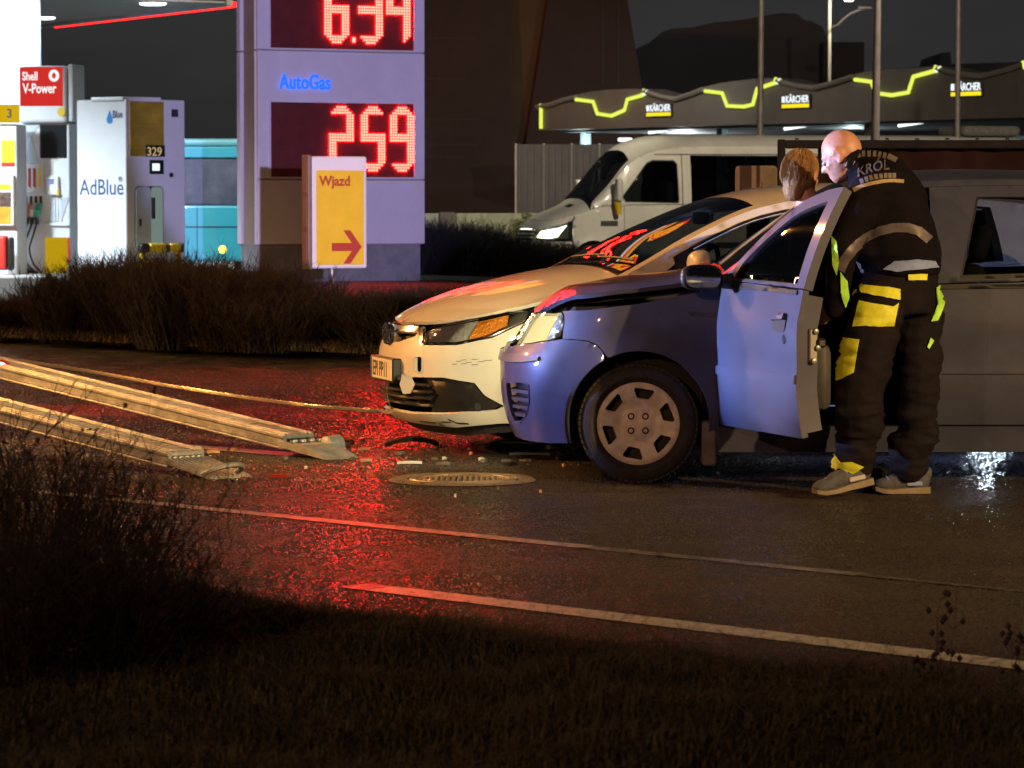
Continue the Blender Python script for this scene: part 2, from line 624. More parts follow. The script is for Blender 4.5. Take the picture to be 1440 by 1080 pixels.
TYRE = None
def wheel(parent, x, y, r, width, style, sg=-1, name='wheel'):
    """road wheel; its parts hang under it"""
    w = thing(name, None, None, (x, y, r))
    w.parent = parent
    M = Matrix.Rotation(R(90) * (1 if sg < 0 else -1), 4, 'X')    # lathe z -> outwards
    h = width / 2
    ri = r * .70
    prof = [(ri, -h * .8), (r * .86, -h), (r * .95, -h * .9), (r * .985, -h * .72), (r, -h * .5), (r, h * .5), (r * .985, h * .74), (r * .955, h * .9), (r * .9, h * 1.0), (r * .80, h * 1.04), (ri * 1.03, h * .9), (ri, h * .78)]
    t = MB().lathe(prof, 64, M)
    # tread blocks
    for k in range(60):
        th = 2 * math.pi * k / 60
        for yy in (-.36, .36):
            c = Matrix.Translation((0, 0, 0)) @ M @ Matrix.Rotation(th, 4, 'Z') @ Matrix.Translation((r + .001, 0, h * yy * 1.35))
            t.box((-.012, -r * .042, -h * .33), (.0012, r * .042, h * .33), c)
    t.build('tyre', MT['tyre'], w, smooth=35)
    if style == 'cover':
        holes = []
        for k in range(6):
            a = 20 + 60 * k
            holes.append([(rr * ri * math.cos(R(a + da)), rr * ri * math.sin(R(a + da))) for rr, da in ((.60, -12), (.64, -14), (.82, -17), (.88, -15), (.88, 15), (.82, 17), (.64, 14), (.60, 12))])
        V = fill2d(arc(0, 0, ri, 0, 354, 59), holes, .025, .02)
        dz = pchip([(0, h * .62), (ri * .20, h * .62), (ri * .37, h * .60), (ri * .40, h * .50), (ri * .58, h * .60), (ri * .75, h * .78), (ri * .92, h * .86), (ri, h * .74)])
        def lift(a, b):
            rr = math.hypot(a, b)
            th = math.degrees(math.atan2(b, a))
            rib = .006 * math.exp(-((((th - 20 + 30) % 60) - 30 + 0) / 9) ** 2) if rr > ri * .45 and rr < ri * .9 else 0
            return M @ Vector((a, b, dz(rr) - rib))
        skin('wheel_cover', V, lift, MT['cover'], w, thick=.016, out=lambda c: Vector((0, sg, 0)))
        MB().lathe([(0, h * .1), (ri * .98, h * .1), (ri * .99, h * .6)], 40, M).build('rim', MT['rimdark'], w)
        for k in range(4):
            a = R(45 + 90 * k)
            Mb = M @ Matrix.Translation((math.cos(a) * ri * .245, math.sin(a) * ri * .245, h * .60))
            MB().lathe([(0, .0), (.009, .0), (.011, .004), (.017, .004), (.018, -.004)], 14, Mb).build('bolt', MT['bolt'], w, smooth=True)
    else:
        b = MB().lathe([(0, h * .35), (ri * .98, h * .2), (ri, h * .7), (ri * .95, h * .74), (ri * .9, h * .5)], 40, M)
        b.lathe([(0, h * .72), (ri * .2, h * .7), (ri * .22, h * .4)], 20, M)
        for k in range(5):
            Mb = M @ Matrix.Rotation(R(72 * k), 4, 'Z')
            b.rbox((ri * .15, -.035, h * .4), (ri * .95, .035, h * .68), .012, 1, Mb)
        b.build('rim', MT['rim'], w, smooth=35)
    return w

def arch_liner(parent, x, y0, r, zc, sg=-1):
    prof = arc(x, zc, r, -20, 200, 28)
    b = MB()
    vs, fs = [], []
    for px_, pz in prof:
        vs += [(px_, y0 * 1.0, pz), (px_, y0 - sg * .26, pz)]
    n = len(prof)
    for i in range(n - 1):
        fs.append((2 * i, 2 * i + 1, 2 * i + 3, 2 * i + 2))
    b.add(vs, fs)
    b.add([(p[0], y0 - sg * .26, p[1]) for p in prof], [tuple(range(n))])
    return b
# ================================================================== materials
MT = {}
MT['tyre'] = mat('tyre_rubber', (0.022, 0.021, 0.02), 0.75, nscale=18, namt=.4, bscale=60, bamt=.3)
MT['cover'] = mat('wheel_cover_paint', (0.72, 0.67, 0.54), 0.5, nscale=14, namt=.3, rvar=.12)
MT['rimdark'] = mat('dark_steel', (0.02, 0.02, 0.02), 0.6, metal=.4)
MT['rim'] = mat('alloy', (0.5, 0.5, 0.5), 0.35, metal=.8, nscale=10)
MT['bolt'] = mat('bolt_steel', (0.05, 0.03, 0.028), 0.45, metal=.6)
MT['blue'] = mat('blue_paint', (0.048, 0.055, 0.098), 0.42, metal=.12, spec=.3, coat=.55, nscale=5, namt=.14, rvar=.05)
MT['white'] = mat('white_paint', (0.72, 0.71, 0.68), 0.45, spec=.2, coat=1.0, nscale=4, namt=.07, rvar=.08)
MT['vanwhite'] = mat('van_paint', (0.66, 0.65, 0.6), 0.4, coat=.6, nscale=2.5, namt=.12, rvar=.1)
MT['black'] = mat('black_plastic', (0.012, 0.012, 0.013), 0.45, nscale=20, namt=.3)
MT['trim'] = mat('grey_trim', (0.035, 0.037, 0.045), 0.5, nscale=20, namt=.3)
MT['dark'] = mat('dark_interior', (0.012, 0.012, 0.014), 0.8, nscale=9, namt=.4)
MT['seat'] = mat('seat_cloth', (0.03, 0.033, 0.045), 0.9, nscale=30, namt=.4)
MT['under'] = mat('under_body', (0.01, 0.01, 0.01), 0.8)
MT['glass'] = glass('car_glass', (0.30, 0.32, 0.32), 1.5, .01)
MT['glassd'] = glass('dark_glass', (0.07, 0.075, 0.08), 1.5, .015)
MT['lens'] = glass('lamp_lens', (0.85, 0.87, 0.85), 1.4, .05)
MT['chrome'] = mat('chrome', (0.75, 0.75, 0.75), 0.14, metal=1.0, nscale=8, namt=.1)
MT['reflector'] = mat('lamp_reflector', (0.8, 0.8, 0.8), 0.16, metal=1.0, bscale=40, bamt=.6)
MT['amber'] = mat('amber_reflector', (0.9, 0.30, 0.03), 0.25, metal=.3, bscale=70, bamt=.7)
MT['hot'] = emit('lit_headlamp', (1.0, 0.80, 0.36), 1.35)
MT['hotlow'] = emit('dim_headlamp', (1.0, 0.9, 0.6), .9)
MT['plate'] = mat('number_plate', (0.75, 0.75, 0.73), 0.4, nscale=20, namt=.08)
MT['ink'] = mat('black_ink', (0.012, 0.012, 0.014), 0.5)
MT['mirror'] = mat('mirror_face', (0.55, 0.6, 0.6), 0.06, metal=1.0)
MT['mud'] = mat('dusty_plastic', (0.13, 0.125, 0.115), 0.8, nscale=12, namt=.4)
MT['steel'] = mat('bare_steel', (0.20, 0.20, 0.20), 0.4, metal=.6, nscale=12)
MT['galv'] = mat('galvanised_steel', (0.40, 0.40, 0.39), 0.45, metal=.55, nscale=6, namt=.2)
MT['signwhite'] = mat('sign_white', (0.70, 0.70, 0.72), 0.45, nscale=3, namt=.06)
MT['signyellow'] = mat('sign_yellow', (0.74, 0.50, 0.015), 0.45, nscale=5, namt=.08)
MT['signred'] = mat('sign_red', (0.40, 0.03, 0.02), 0.45)
MT['concrete'] = mat('concrete', (0.27, 0.26, 0.24), 0.85, nscale=6, namt=.3, bscale=25, bamt=.3)
MT['lampgrey'] = mat('lamp_grey', (0.30, 0.30, 0.27), 0.25, metal=.5, bscale=30, bamt=.5)
MT['silver'] = mat('lamp_silver', (0.62, 0.64, 0.68), 0.3, metal=.35, bscale=45, bamt=.6)
# ================================================================== ground, road, verge
RD, RN = Vector((.7002, -.7140, 0)), Vector((.7140, .7002, 0))      # along the road, across it
def rp(t, n, z=0.0):
    return RD * t + RN * n + Vector((0, 0, z))
def tn(p):
    return p.x * RD.x + p.y * RD.y, p.x * RN.x + p.y * RN.y
def strip(name, t0, t1, n0, n1, z, m, seg=1):
    vs, fs = [], []
    for i in range(seg + 1):
        t = t0 + (t1 - t0) * i / seg
        vs += [rp(t, n0, z), rp(t, n1, z)]
    for i in range(seg):
        fs.append((2 * i, 2 * i + 2, 2 * i + 3, 2 * i + 1))
    o = mesh(name, vs, fs, m)
    tag(o, kind='structure')
    return o

def asphalt(name, base=(0.030, 0.029, 0.028), r0=.17, r1=.36):
    m = bpy.data.materials.new(name)
    m.use_nodes = True
    N, L = m.node_tree.nodes, m.node_tree.links
    b = N['Principled BSDF']
    tc = N.new('ShaderNodeTexCoord')
    co = tc.outputs['Object']
    def noise_(s, d=4, rough=.6, map_=None):
        t = N.new('ShaderNodeTexNoise')
        t.inputs['Scale'].default_value, t.inputs['Detail'].default_value, t.inputs['Roughness'].default_value = s, d, rough
        if map_:
            mp = N.new('ShaderNodeMapping')
            mp.inputs['Rotation'].default_value = (0, 0, map_[1])
            mp.inputs['Scale'].default_value = map_[0]
            L.new(co, mp.inputs[0])
            L.new(mp.outputs[0], t.inputs['Vector'])
        else:
            L.new(co, t.inputs['Vector'])
        return t.outputs[0]
    def rng(x, a, b_, c, d):
        r = N.new('ShaderNodeMapRange')
        r.inputs[1].default_value, r.inputs[2].default_value, r.inputs[3].default_value, r.inputs[4].default_value = a, b_, c, d
        L.new(x, r.inputs[0])
        return r.outputs[0]
    # stones of the surface
    vo = N.new('ShaderNodeTexVoronoi')
    vo.inputs['Scale'].default_value = 95
    L.new(co, vo.inputs['Vector'])
    grain = noise_(160, 2)
    patch = noise_(.55, 5, .6, ((.35, 1.6, 1), math.atan2(-RD.y, RD.x)))       # long streaks along the lanes
    blot = noise_(2.2, 5)
    ad = N.new('ShaderNodeMath'); ad.operation = 'ADD'
    L.new(patch, ad.inputs[0]); L.new(blot, ad.inputs[1])
    L.new(rng(ad.outputs[0], .75, 1.25, r0, r1), b.inputs['Roughness'])
    cmul = N.new('ShaderNodeMath'); cmul.operation = 'MULTIPLY'
    L.new(rng(grain, .3, .7, .55, 1.5), cmul.inputs[0])
    L.new(rng(ad.outputs[0], .7, 1.3, .8, 1.25), cmul.inputs[1])
    mx = N.new('ShaderNodeMix'); mx.data_type, mx.blend_type = 'RGBA', 'MULTIPLY'
    mx.inputs[0].default_value = 1
    mx.inputs[6].default_value = (*base, 1)
    L.new(cmul.outputs[0], mx.inputs[7])
    L.new(mx.outputs[2], b.inputs['Base Color'])
    coarse = noise_(34, 3, .7)
    h = N.new('ShaderNodeMath'); h.operation = 'ADD'
    L.new(rng(vo.outputs['Distance'], 0, .6, .5, 0), h.inputs[0])
    h2 = N.new('ShaderNodeMath'); h2.operation = 'ADD'
    L.new(grain, h2.inputs[0])
    L.new(rng(coarse, .3, .7, 0, 2.6), h2.inputs[1])
    L.new(h2.outputs[0], h.inputs[1])
    bp = N.new('ShaderNodeBump')
    bp.inputs['Strength'].default_value = 1.0
    bp.inputs['Distance'].default_value = .0065
    L.new(h.outputs[0], bp.inputs['Height'])
    L.new(bp.outputs[0], b.inputs['Normal'])
    spk = N.new('ShaderNodeMath'); spk.operation = 'MULTIPLY'
    L.new(cmul.outputs[0], spk.inputs[0])
    L.new(rng(noise_(48, 2, .8), .35, .72, .35, 2.1), spk.inputs[1])
    L.new(spk.outputs[0], mx.inputs[7])
    b.inputs['Specular IOR Level'].default_value = .5
    return m

M_ASPH = asphalt('wet_asphalt')
M_PAVE = mat('pavement', (0.11, 0.105, 0.1), .8, nscale=5, namt=.3, bscale=40, bamt=.3)
M_SOIL = mat('soil', (0.035, 0.028, 0.02), .95, nscale=8, namt=.5, bscale=14, bamt=.8)
M_KERB = mat('kerb_stone', (0.20, 0.19, 0.18), .8, nscale=9, namt=.3, bscale=30, bamt=.3)
M_FORE = mat('forecourt_concrete', (0.30, 0.30, 0.29), .6, nscale=3, namt=.2, bscale=30, bamt=.2)

strip('ground', -700, 700, -700, 700, -.03, M_SOIL)
strip('road', -90, 60, 7.05, 20.75, 0, M_ASPH)

def paint_mat(name, col, wear):
    m = mat(name, col, .36)
    N, L = m.node_tree.nodes, m.node_tree.links
    b = N['Principled BSDF']
    tc = N.new('ShaderNodeTexCoord')
    t = N.new('ShaderNodeTexNoise')
    t.inputs['Scale'].default_value, t.inputs['Detail'].default_value = 22, 8
    t.inputs['Roughness'].default_value = .75
    L.new(tc.outputs['Object'], t.inputs['Vector'])
    r = N.new('ShaderNodeMapRange')
    r.inputs[1].default_value, r.inputs[2].default_value = wear - .06, wear + .06
    L.new(t.outputs[0], r.inputs[0])
    mx = N.new('ShaderNodeMix'); mx.data_type = 'RGBA'
    mx.inputs[6].default_value = (.04, .038, .036, 1)
    mx.inputs[7].default_value = (*col, 1)
    L.new(r.outputs[0], mx.inputs[0])
    L.new(mx.outputs[2], b.inputs['Base Color'])
    bp = N.new('ShaderNodeBump')
    bp.inputs['Strength'].default_value, bp.inputs['Distance'].default_value = .4, .004
    L.new(t.outputs[0], bp.inputs['Height'])
    L.new(bp.outputs[0], b.inputs['Normal'])
    return m
M_LINE = paint_mat('road_paint', (.50, .49, .46), .44)
M_LINEW = paint_mat('worn_road_paint', (.36, .35, .33), .46)
strip('edge_line', -8.9, 40, 8.00, 8.155, .004, M_LINE)
strip('seam_line', -14.5, -9.4, 9.585, 9.69, .004, M_LINEW)
M_FADE = paint_mat('fading_road_paint', (.30, .29, .27), .53)
strip('seam_line', -9.4, -8.0, 9.59, 9.68, .0042, M_FADE)
strip('edge_line', -9.05, -8.9, 8.00, 8.15, .0038, M_FADE)
strip('seam_line', -8.0, 10, 9.60, 9.65, .004, paint_mat('faded_road_paint', (.16, .155, .145), .55))
strip('lane_line', -15.2, -13.85, 11.95, 12.13, .004, M_LINE)
strip('gutter', -90, 60, 20.45, 20.75, .004, mat('gutter_asphalt', (.03, .028, .026), .6, nscale=9, namt=.4))

def smooth(a, b, x):
    t = min(1, max(0, (x - a) / (b - a)))
    return t * t * (3 - 2 * t)
# far kerb: each stone its own piece
kerb = thing('kerb', 'long grey kerb along the far side of the road', 'kerb', rp(-30, 20.75, 0))
ks = MB().rbox((0, 0, -.05), (.985, .14, .11), .015, 1)
k0 = ks.build('kerb_stone', M_KERB, kerb)
k0.rotation_euler = (0, 0, math.atan2(RD.y, RD.x))
for i in range(1, 40):
    c = k0.copy(); COL.objects.link(c); c.parent = kerb
    c.location = RD * i + Vector((0, 0, random.Random(i).uniform(-.006, .006)))
# far verge and forecourt as one graded surface
def far_z(p):
    t, n = tn(p)
    return .08 + .34 * smooth(21.0, 24.5, n) * (1 - smooth(45, 53, p.y) * smooth(-9, -3, p.x)) * (1 - smooth(-1, 4, p.x)) - .1 * smooth(-1, 4, p.x) * smooth(22, 26, n)
vs, fs = [], []
NT, NN = 90, 50
for i in range(NT + 1):
    for j in range(NN + 1):
        t, n = -80 + 140 * i / NT, 20.88 + 60 * (j / NN) ** 1.4
        p = rp(t, n)
        vs.append((p.x, p.y, far_z(p)))
for i in range(NT):
    for j in range(NN):
        a = i * (NN + 1) + j
        fs.append((a, a + NN + 1, a + NN + 2, a + 1))
tag(mesh('terrain', vs, fs, M_SOIL, smooth=True), kind='structure')
# near grass bank
def near_z(p):
    t, n = tn(p)
    return .10 * smooth(7.35, 6.2, n) + .05 * (noise.noise(Vector((p.x * 1.7, p.y * 1.7, 0))) * .5 + .5) * smooth(7.5, 6.9, n) - .02 * smooth(7.2, 7.6, n)
vs, fs = [], []
NT, NN = 160, 60
for i in range(NT + 1):
    for j in range(NN + 1):
        t, n = -22 + 34 * i / NT, 7.45 - 9 * (j / NN) ** 1.3
        p = rp(t, n + .12 * noise.noise(Vector((t * 1.3, j * .1, 3))))
        vs.append((p.x, p.y, near_z(p)))
for i in range(NT):
    for j in range(NN):
        a = i * (NN + 1) + j
        fs.append((a, a + 1, a + NN + 2, a + NN + 1))
tag(mesh('grass_bank', vs, fs, M_SOIL, smooth=True), kind='structure')

# the stones of the wearing course that stand proud of the road
def grit():
    r_ = np.random.default_rng(3)
    n = 300000
    y = 9.6 + 18 * r_.random(n) ** 1.35
    x = (r_.random(n) - .5) * .37 * y
    t = x * RD.x + y * RD.y
    nn = x * RN.x + y * RN.y
    line = ((nn > 8.0) & (nn < 8.155) & (t > -8.9)) | ((nn > 9.585) & (nn < 9.69) & (t < -8.6))
    ok = (nn > 7.2) & (nn < 20.4) & ~(line & (r_.random(n) < .8))
    mx_, my_ = pg(650, 676).x, pg(650, 676).y
    ok &= ((x - mx_) ** 2 + (y - my_) ** 2 > .37 ** 2)
    x, y = x[ok], y[ok]
    n = len(x)
    rad = r_.uniform(.0035, .0085, n)
    rad *= np.clip(y / 15, 1, 1.6)
    hgt = rad * r_.uniform(.28, .68, n)
    a0 = r_.uniform(0, 6.283, n)
    V = np.zeros((n, 5, 3), np.float32)
    for k in range(4):
        a = a0 + k * np.pi / 2 + r_.uniform(-.4, .4, n)
        V[:, k, 0], V[:, k, 1], V[:, k, 2] = x + rad * np.cos(a), y + rad * np.sin(a), -.001
    V[:, 4, 0], V[:, 4, 1], V[:, 4, 2] = x + rad * r_.uniform(-.5, .5, n), y + rad * r_.uniform(-.5, .5, n), hgt
    base = (np.arange(n) * 5)[:, None]
    F = np.concatenate([base + np.array([[k, (k + 1) % 4, 4]]) for k in range(4)], 1).reshape(-1, 3)
    me = bpy.data.meshes.new('road_grit')
    me.vertices.add(n * 5)
    me.vertices.foreach_set('co', V.reshape(-1))
    me.loops.add(F.size)
    me.loops.foreach_set('vertex_index', F.reshape(-1).astype(np.int32))
    me.polygons.add(len(F))
    me.polygons.foreach_set('loop_start', np.arange(0, F.size, 3, dtype=np.int32))
    me.update(calc_edges=True)
    gm = mat('road_stone', (.042, .038, .035), .40, nscale=70, namt=.7)
    me.materials.append(gm)
    o = bpy.data.objects.new('road_grit', me)
    COL.objects.link(o)
    tag(o, kind='stuff')
grit()
# ================================================================== small blue hatchback, front door open
def punto():
    root = thing('hatchback_car', 'small blue hatchback with its front door swung open, nose against the white car', 'car', (-0.06, 17.36, 0))
    xf = pchip([(.10, .14), (.19, .07), (.32, .02), (.46, 0), (.58, 0), (.63, .02), (.68, .06), (.76, .11), (.88, .19), (1.1, .25)])
    W = pchip([(0, .80), (.62, .815), (1.2, .828), (2.0, .832), (2.8, .825), (3.4, .80), (3.9, .78)])
    q = pchip([(.10, .915), (.2, .938), (.35, .977), (.53, 1.0), (.60, .996), (.72, 1.0), (.80, .999), (.835, .989), (.97, .958), (1.1, .92)])
    hw = lambda x, z: W(x) * q(z)
    x0, L = .62, 3.84
    SN = (x0 + hw(x0, .5)) * .8
    zs = pchip([(0, .83), (SN * .4, .835), (SN * .75, .842), (SN, .868), (SN + .38, .940), (SN + .62, .972), (SN + .74, .985), (SN + 1.4, .968), (SN + 2.1, .985), (SN + 2.8, 1.0), (SN + 3.9, .98)])
    zc = pchip([(.15, .835), (.3, .862), (.6, .912), (1.0, .985), (1.08, 1.045), (1.4, 1.265), (1.72, 1.47), (1.95, 1.515), (2.3, 1.532), (2.8, 1.522), (3.3, 1.475), (3.55, 1.40), (3.72, 1.05), (3.84, .7)])
    edge = Edge([(1.05, .79, .985), (1.2, .75, 1.095), (1.5, .67, 1.295), (1.75, .61, 1.415), (2.05, .58, 1.468), (2.5, .575, 1.478), (3.0, .575, 1.452), (3.4, .585, 1.385), (3.6, .65, 1.15), (3.84, .72, .99)])
    xr = pchip([(.1, 3.75), (.3, 3.82), (.55, 3.84), (.7, 3.83), (1.0, 3.76), (1.2, 3.7)])
    AR = .345
    arches = [(.675, .30, AR), (3.135, .30, AR)]
    # the crushed far front corner lies against the white car's flank
    fl_p, fl_n = Vector((-.30, 17.93, 0)), Vector((-.2588, .9659, 0))
    def post(p):
        w = p + Vector(root.location)
        if w.x < 2.2 and w.y > 17.2:
            d = (Vector((w.x, w.y, 0)) - fl_p).dot(fl_n)
            lim = .10 - .05 * noise.noise(Vector((w.x * 6, w.z * 7, 1.3)))
            lim = -.03 + .012 * noise.noise(Vector((w.x * 6, w.z * 7, 1.3)))
            if d > lim:
                p = p - fl_n * (d - lim)
        return p
    b = Body(root, L, x0, xf, hw, zs, zc, edge, xr, arches=arches, post=post, n=2.7)
    paint = MT['blue']
    g = .003
    for sg in (-1, 1):
        # ---- front bumper with its vent
        ar = arc(.675, .30, AR + .0, 198.5, 119, 20)
        lamp_low = [(.30, .697), (.22, .683), (.14, .668), (.075, .655)]
        bump = [(0, .19)] + b.X([(.15, .185), (.25, .185)]) + b.X(ar) + b.X([(.500, .640), (.470, .672), (.425, .690), (.36, .696)] + lamp_low) + [(b.sx(.06, .648), .648), (0, .648)]
        vent = b.X([(.032, .475), (.115, .485), (.145, .47), (.147, .38), (.13, .31), (.10, .275), (.075, .272), (.05, .33), (.036, .40)])
        bp = b.p_low('front_bumper', bump, paint, [vent], sg)
        vb = b.p_low('vent_frame', vent, paint, [[(v[0] * .93 + .07 * vent[2][0] - .004, v[1] * .93 + .07 * .385) for v in vent]], sg, parent=bp, off=.004)
        b.p_low('vent_back', vent, MT['black'], (), sg, parent=bp, off=-.05, thick=0)
        for zz in (.315, .355, .395, .435):
            s0, s1 = b.sx(.045, zz), b.sx(.14, zz)
            b.p_low('vent_slat', [(s0, zz - .013), (s1, zz - .013), (s1, zz + .004), (s0, zz + .004)], MT['trim'], (), sg, parent=bp, off=-.012, thick=.03)
        b.p_low('bumper_strip', [(.02, .57)] + b.X([(.012, .575), (.05, .575), (.12, .58), (.19, .592), (.195, .608), (.12, .612), (.03, .612)]) + [(.02, .612)], MT['trim'], (), sg, parent=bp, off=.012, thick=.03)
        # ---- headlamp
        s_in = b.sx(.075, .66)
        lp = b.X([(.076, .661), (.14, .674), (.22, .689), (.280, .701), (.298, .712), (.306, .74), (.313, .78), (.312, .81), (.300, .832)])
        sa, sb = b.sx(.300, .832), b.sx(.19, .83)
        lp += [(sa + (sb - sa) * k / 6, min(.832, b.zsh(sa + (sb - sa) * k / 6) - .012)) for k in range(1, 7)] + [(sb + (s_in - sb) * .28 - .012, .80), (sb + (s_in - sb) * .55 - .014, .755), (sb + (s_in - sb) * .8 - .008, .705)]
        hl = b.p_low('headlight', lp, MT['lens'], (), sg, thick=.0, off=.002)
        cx, cz = sum(p[0] for p in lp) / len(lp), sum(p[1] for p in lp) / len(lp)
        inner = [(cx + (p[0] - cx) * .97, cz + (p[1] - cz) * .97) for p in lp]
        b.p_low('lamp_bowl', inner, MT['reflector'], (), sg, parent=hl, off=-.035, thick=-.03)
        mid = b.sx(.235, .75)
        main = [p for p in inner if p[0] < mid]
        if sg < 0:
            m_ = [(mid, .70), (mid, .815)]
            lo_ = [(min(p[0], mid), p[1]) for p in inner]
            b.p_low('bulb_glow', [(cx + (p[0] - cx) * .93, cz + (p[1] - cz) * .9) for p in lo_], MT['hot'], (), sg, parent=hl, off=-.02, thick=0)
            hi_ = [(max(p[0], mid + .012), cz + (p[1] - cz) * .92) for p in inner if p[0] > mid - .08]
            b.p_low('lamp_rear', hi_, MT['lampgrey'], (), sg, parent=hl, off=-.016, thick=0)
        #b.p_low('lamp_divider', [(mid - .012, .693), (mid + .004, .693), (mid + .01, .825), (mid - .006, .825)], MT['chrome'], (), sg, parent=hl, off=-.012, thick=.012)
        # ---- fender
        s_d = b.sx(1.068, .6)
        fen = b.X([(.305, .7015), (.36, .700), (.428, .694), (.474, .676), (.504, .643), (.516, .622)]) + b.X(arc(.675, .30, AR, 115, -10, 26)) + b.X([(1.03, .20), (1.064, .20), (1.064, .6)]) + [(b.sx(1.064, 1.0), b.zsh(b.sx(1.064, 1.0)) - g)] + b.shoulder(b.sx(1.06, 1.), b.sx(.31, .84), g, 20) + b.X([(.316, .81), (.317, .78), (.310, .74)])
        fe = b.p_low('front_fender', fen, paint, (), sg)
        rpt = b.X([(.925 + .012 * math.cos(t), .825 + .012 * math.sin(t)) for t in [k * math.pi / 5 for k in range(10)]])
        b.p_low('side_indicator', rpt, MT['chrome'], (), sg, parent=fe, off=.012, thick=.014, step=.01)
        # ---- sill, rear door, rear fender, far front door
        b.p_low('sill', b.X([(1.02, .15), (2.78, .15), (2.78, .275), (1.04, .275)]), paint, (), sg)
        frz = lambda x: b.edge(x)[1]
        def low_door(x1, x2, bottom=.285):
            return b.X([(x1, bottom), (x2, bottom)]) + b.shoulder(b.sx(x2, .9), b.sx(x1, .9), g, 10)
        def frame_poly(x1, x2, d):
            return [(x1, b.zsh(b.sx(x1, .9)) + g), (x2, b.zsh(b.sx(x2, .9)) + g)] + [(x2 + (x1 - x2) * k / 16, frz(x2 + (x1 - x2) * k / 16) - d) for k in range(17)]
        def win_poly(x1, x2, d, base=.02, slx=0.0):
            return [(x1, b.zsh(b.sx(x1, .9)) + base), (x2, b.zsh(b.sx(x2, .9)) + base)] + [(x2 - slx + (x1 - x2 + slx) * k / 16, frz(x2 - slx + (x1 - x2 + slx) * k / 16) - d) for k in range(17)]
        # rear door (the arch bites its rear lower corner)
        rd = b.X([(2.105, .285), (2.765, .285)]) + b.X(arc(3.135, .30, AR + .004, 180, 135, 10)) + b.X([(2.93, .75)]) + b.shoulder(b.sx(2.95, .9), b.sx(2.105, .9), g, 10)
        d2 = b.p_low('rear_door', rd, paint, (), sg)
        b.p_low('door_moulding', b.X([(2.11, .535), (2.80, .535), (2.80, .575), (2.11, .575)]), MT['trim'] if sg > 0 else paint, (), sg, parent=d2, off=.010, thick=.012)
        w2 = [(2.235, b.zsh(b.sx(2.235, .9)) + .02), (2.88, b.zsh(b.sx(2.88, .9)) + .02)] + [(2.86 + (2.335 - 2.86) * k / 14, frz(2.86 + (2.335 - 2.86) * k / 14) - .085) for k in range(15)]
        b.p_side('window_frame', frame_poly(2.105, 2.95, .032), MT['black'] if False else paint, [w2], sg, parent=d2)
        b.p_side('window_pane', w2, MT['glass'], (), sg, parent=d2, off=-.012, thick=0)
        wc = (sum(v[0] for v in w2) / len(w2), sum(v[1] for v in w2) / len(w2))
        b.p_side('window_seal', w2, MT['black'], [[(wc[0] + (v[0] - wc[0]) * .965, wc[1] + (v[1] - wc[1]) * .94) for v in w2]], sg, parent=d2, off=.002, thick=.012)
        b.p_low('sill_trim', b.X([(2.12, .944), (2.92, .952), (2.92, .972), (2.12, .962)]), MT['black'], (), sg, parent=d2, off=.008, thick=.012)
        b.p_low('door_handle', b.X([(2.68, .80), (2.83, .81), (2.83, .855), (2.68, .845)]), paint, (), sg, parent=d2, off=.022, thick=.025)
        rf = b.X(arc(3.135, .30, AR, 134, -12, 26)) + b.X([(3.56, .23), (3.56, .62)]) + [(b.sx(3.56, .95), b.zsh(b.sx(3.56, .9)) - g)] + b.shoulder(b.sx(3.55, .9), b.sx(2.955, .9), g, 10) + b.X([(2.935, .75)])
        b.p_low('rear_fender', rf, paint, (), sg)
        rw = [(2.99, b.zsh(b.sx(2.99, .9)) + .03), (3.28, b.zsh(b.sx(3.28, .9)) + .04), (3.22, frz(3.22) - .10), (2.99, frz(2.99) - .09)]
        b.p_side('rear_pillar', frame_poly(2.956, 3.6, .004), paint, [rw], sg)
        b.p_side('quarter_pane', rw, MT['glass'], (), sg, off=-.012, thick=0)
        # roof rail above the doors
        rail = [(1.10 + 1.86 * k / 24, frz(1.10 + 1.86 * k / 24) - (.030 if k else .01)) for k in range(25)] + [(2.956 - 1.86 * k / 24, frz(2.956 - 1.86 * k / 24) - .001) for k in range(25)]
        b.p_side('roof_rail', rail, paint, (), sg, thick=.03)
        # B pillar inside
        b.p_side('door_pillar', [(2.03, b.zsh(b.sx(2.03, .9)) - .0), (2.15, b.zsh(b.sx(2.15, .9))), (2.12, frz(2.12) - .04), (2.06, frz(2.06) - .04)], MT['black'], (), sg, off=-.05, thick=.02)
        b.p_low('door_pillar', b.X([(2.02, .27), (2.16, .27), (2.16, .96), (2.02, .96)]), paint, (), sg, off=-.055, thick=.02)
        # rear bumper and tail quarter
        e = b.SN + b.LS + b.ST
        sr = b.sx(3.565, .5)
        b.p_low('rear_bumper', [(sr, .22), (e, .22), (e, .60), (sr, .60)], paint, (), sg, step=.07)
        b.p_low('tail_panel', [(sr, .605), (e, .605), (e, .95), (sr, .95)], paint, (), sg, step=.07)
        b.p_low('tail_light', [(sr + .05, .66), (sr + .2, .66), (sr + .16, .96), (sr + .03, .96)], MT['signred'], (), sg, off=.006, thick=.01)
    # ---- far front door, closed
    fd = b.p_low('front_door', b.X([(1.072, .285), (2.098, .285)]) + b.shoulder(b.sx(2.098, .9), b.sx(1.072, .9), g, 12), paint, (), 1)
    w1 = [(1.26, 1.0), (2.0, .99)] + [(2.0 - .74 * k / 12, edge(2.0 - .74 * k / 12)[1] - .07) for k in range(12)]
    fr = [(1.10, .99), (2.098, .972)] + [(2.098 - .97 * k / 14, edge(2.098 - .97 * k / 14)[1] - .032) for k in range(15)]
    b.p_side('window_frame', fr, paint, [w1], 1, parent=fd)
    b.p_side('window_pane', w1, MT['glass'], (), 1, parent=fd, off=-.012, thick=0)
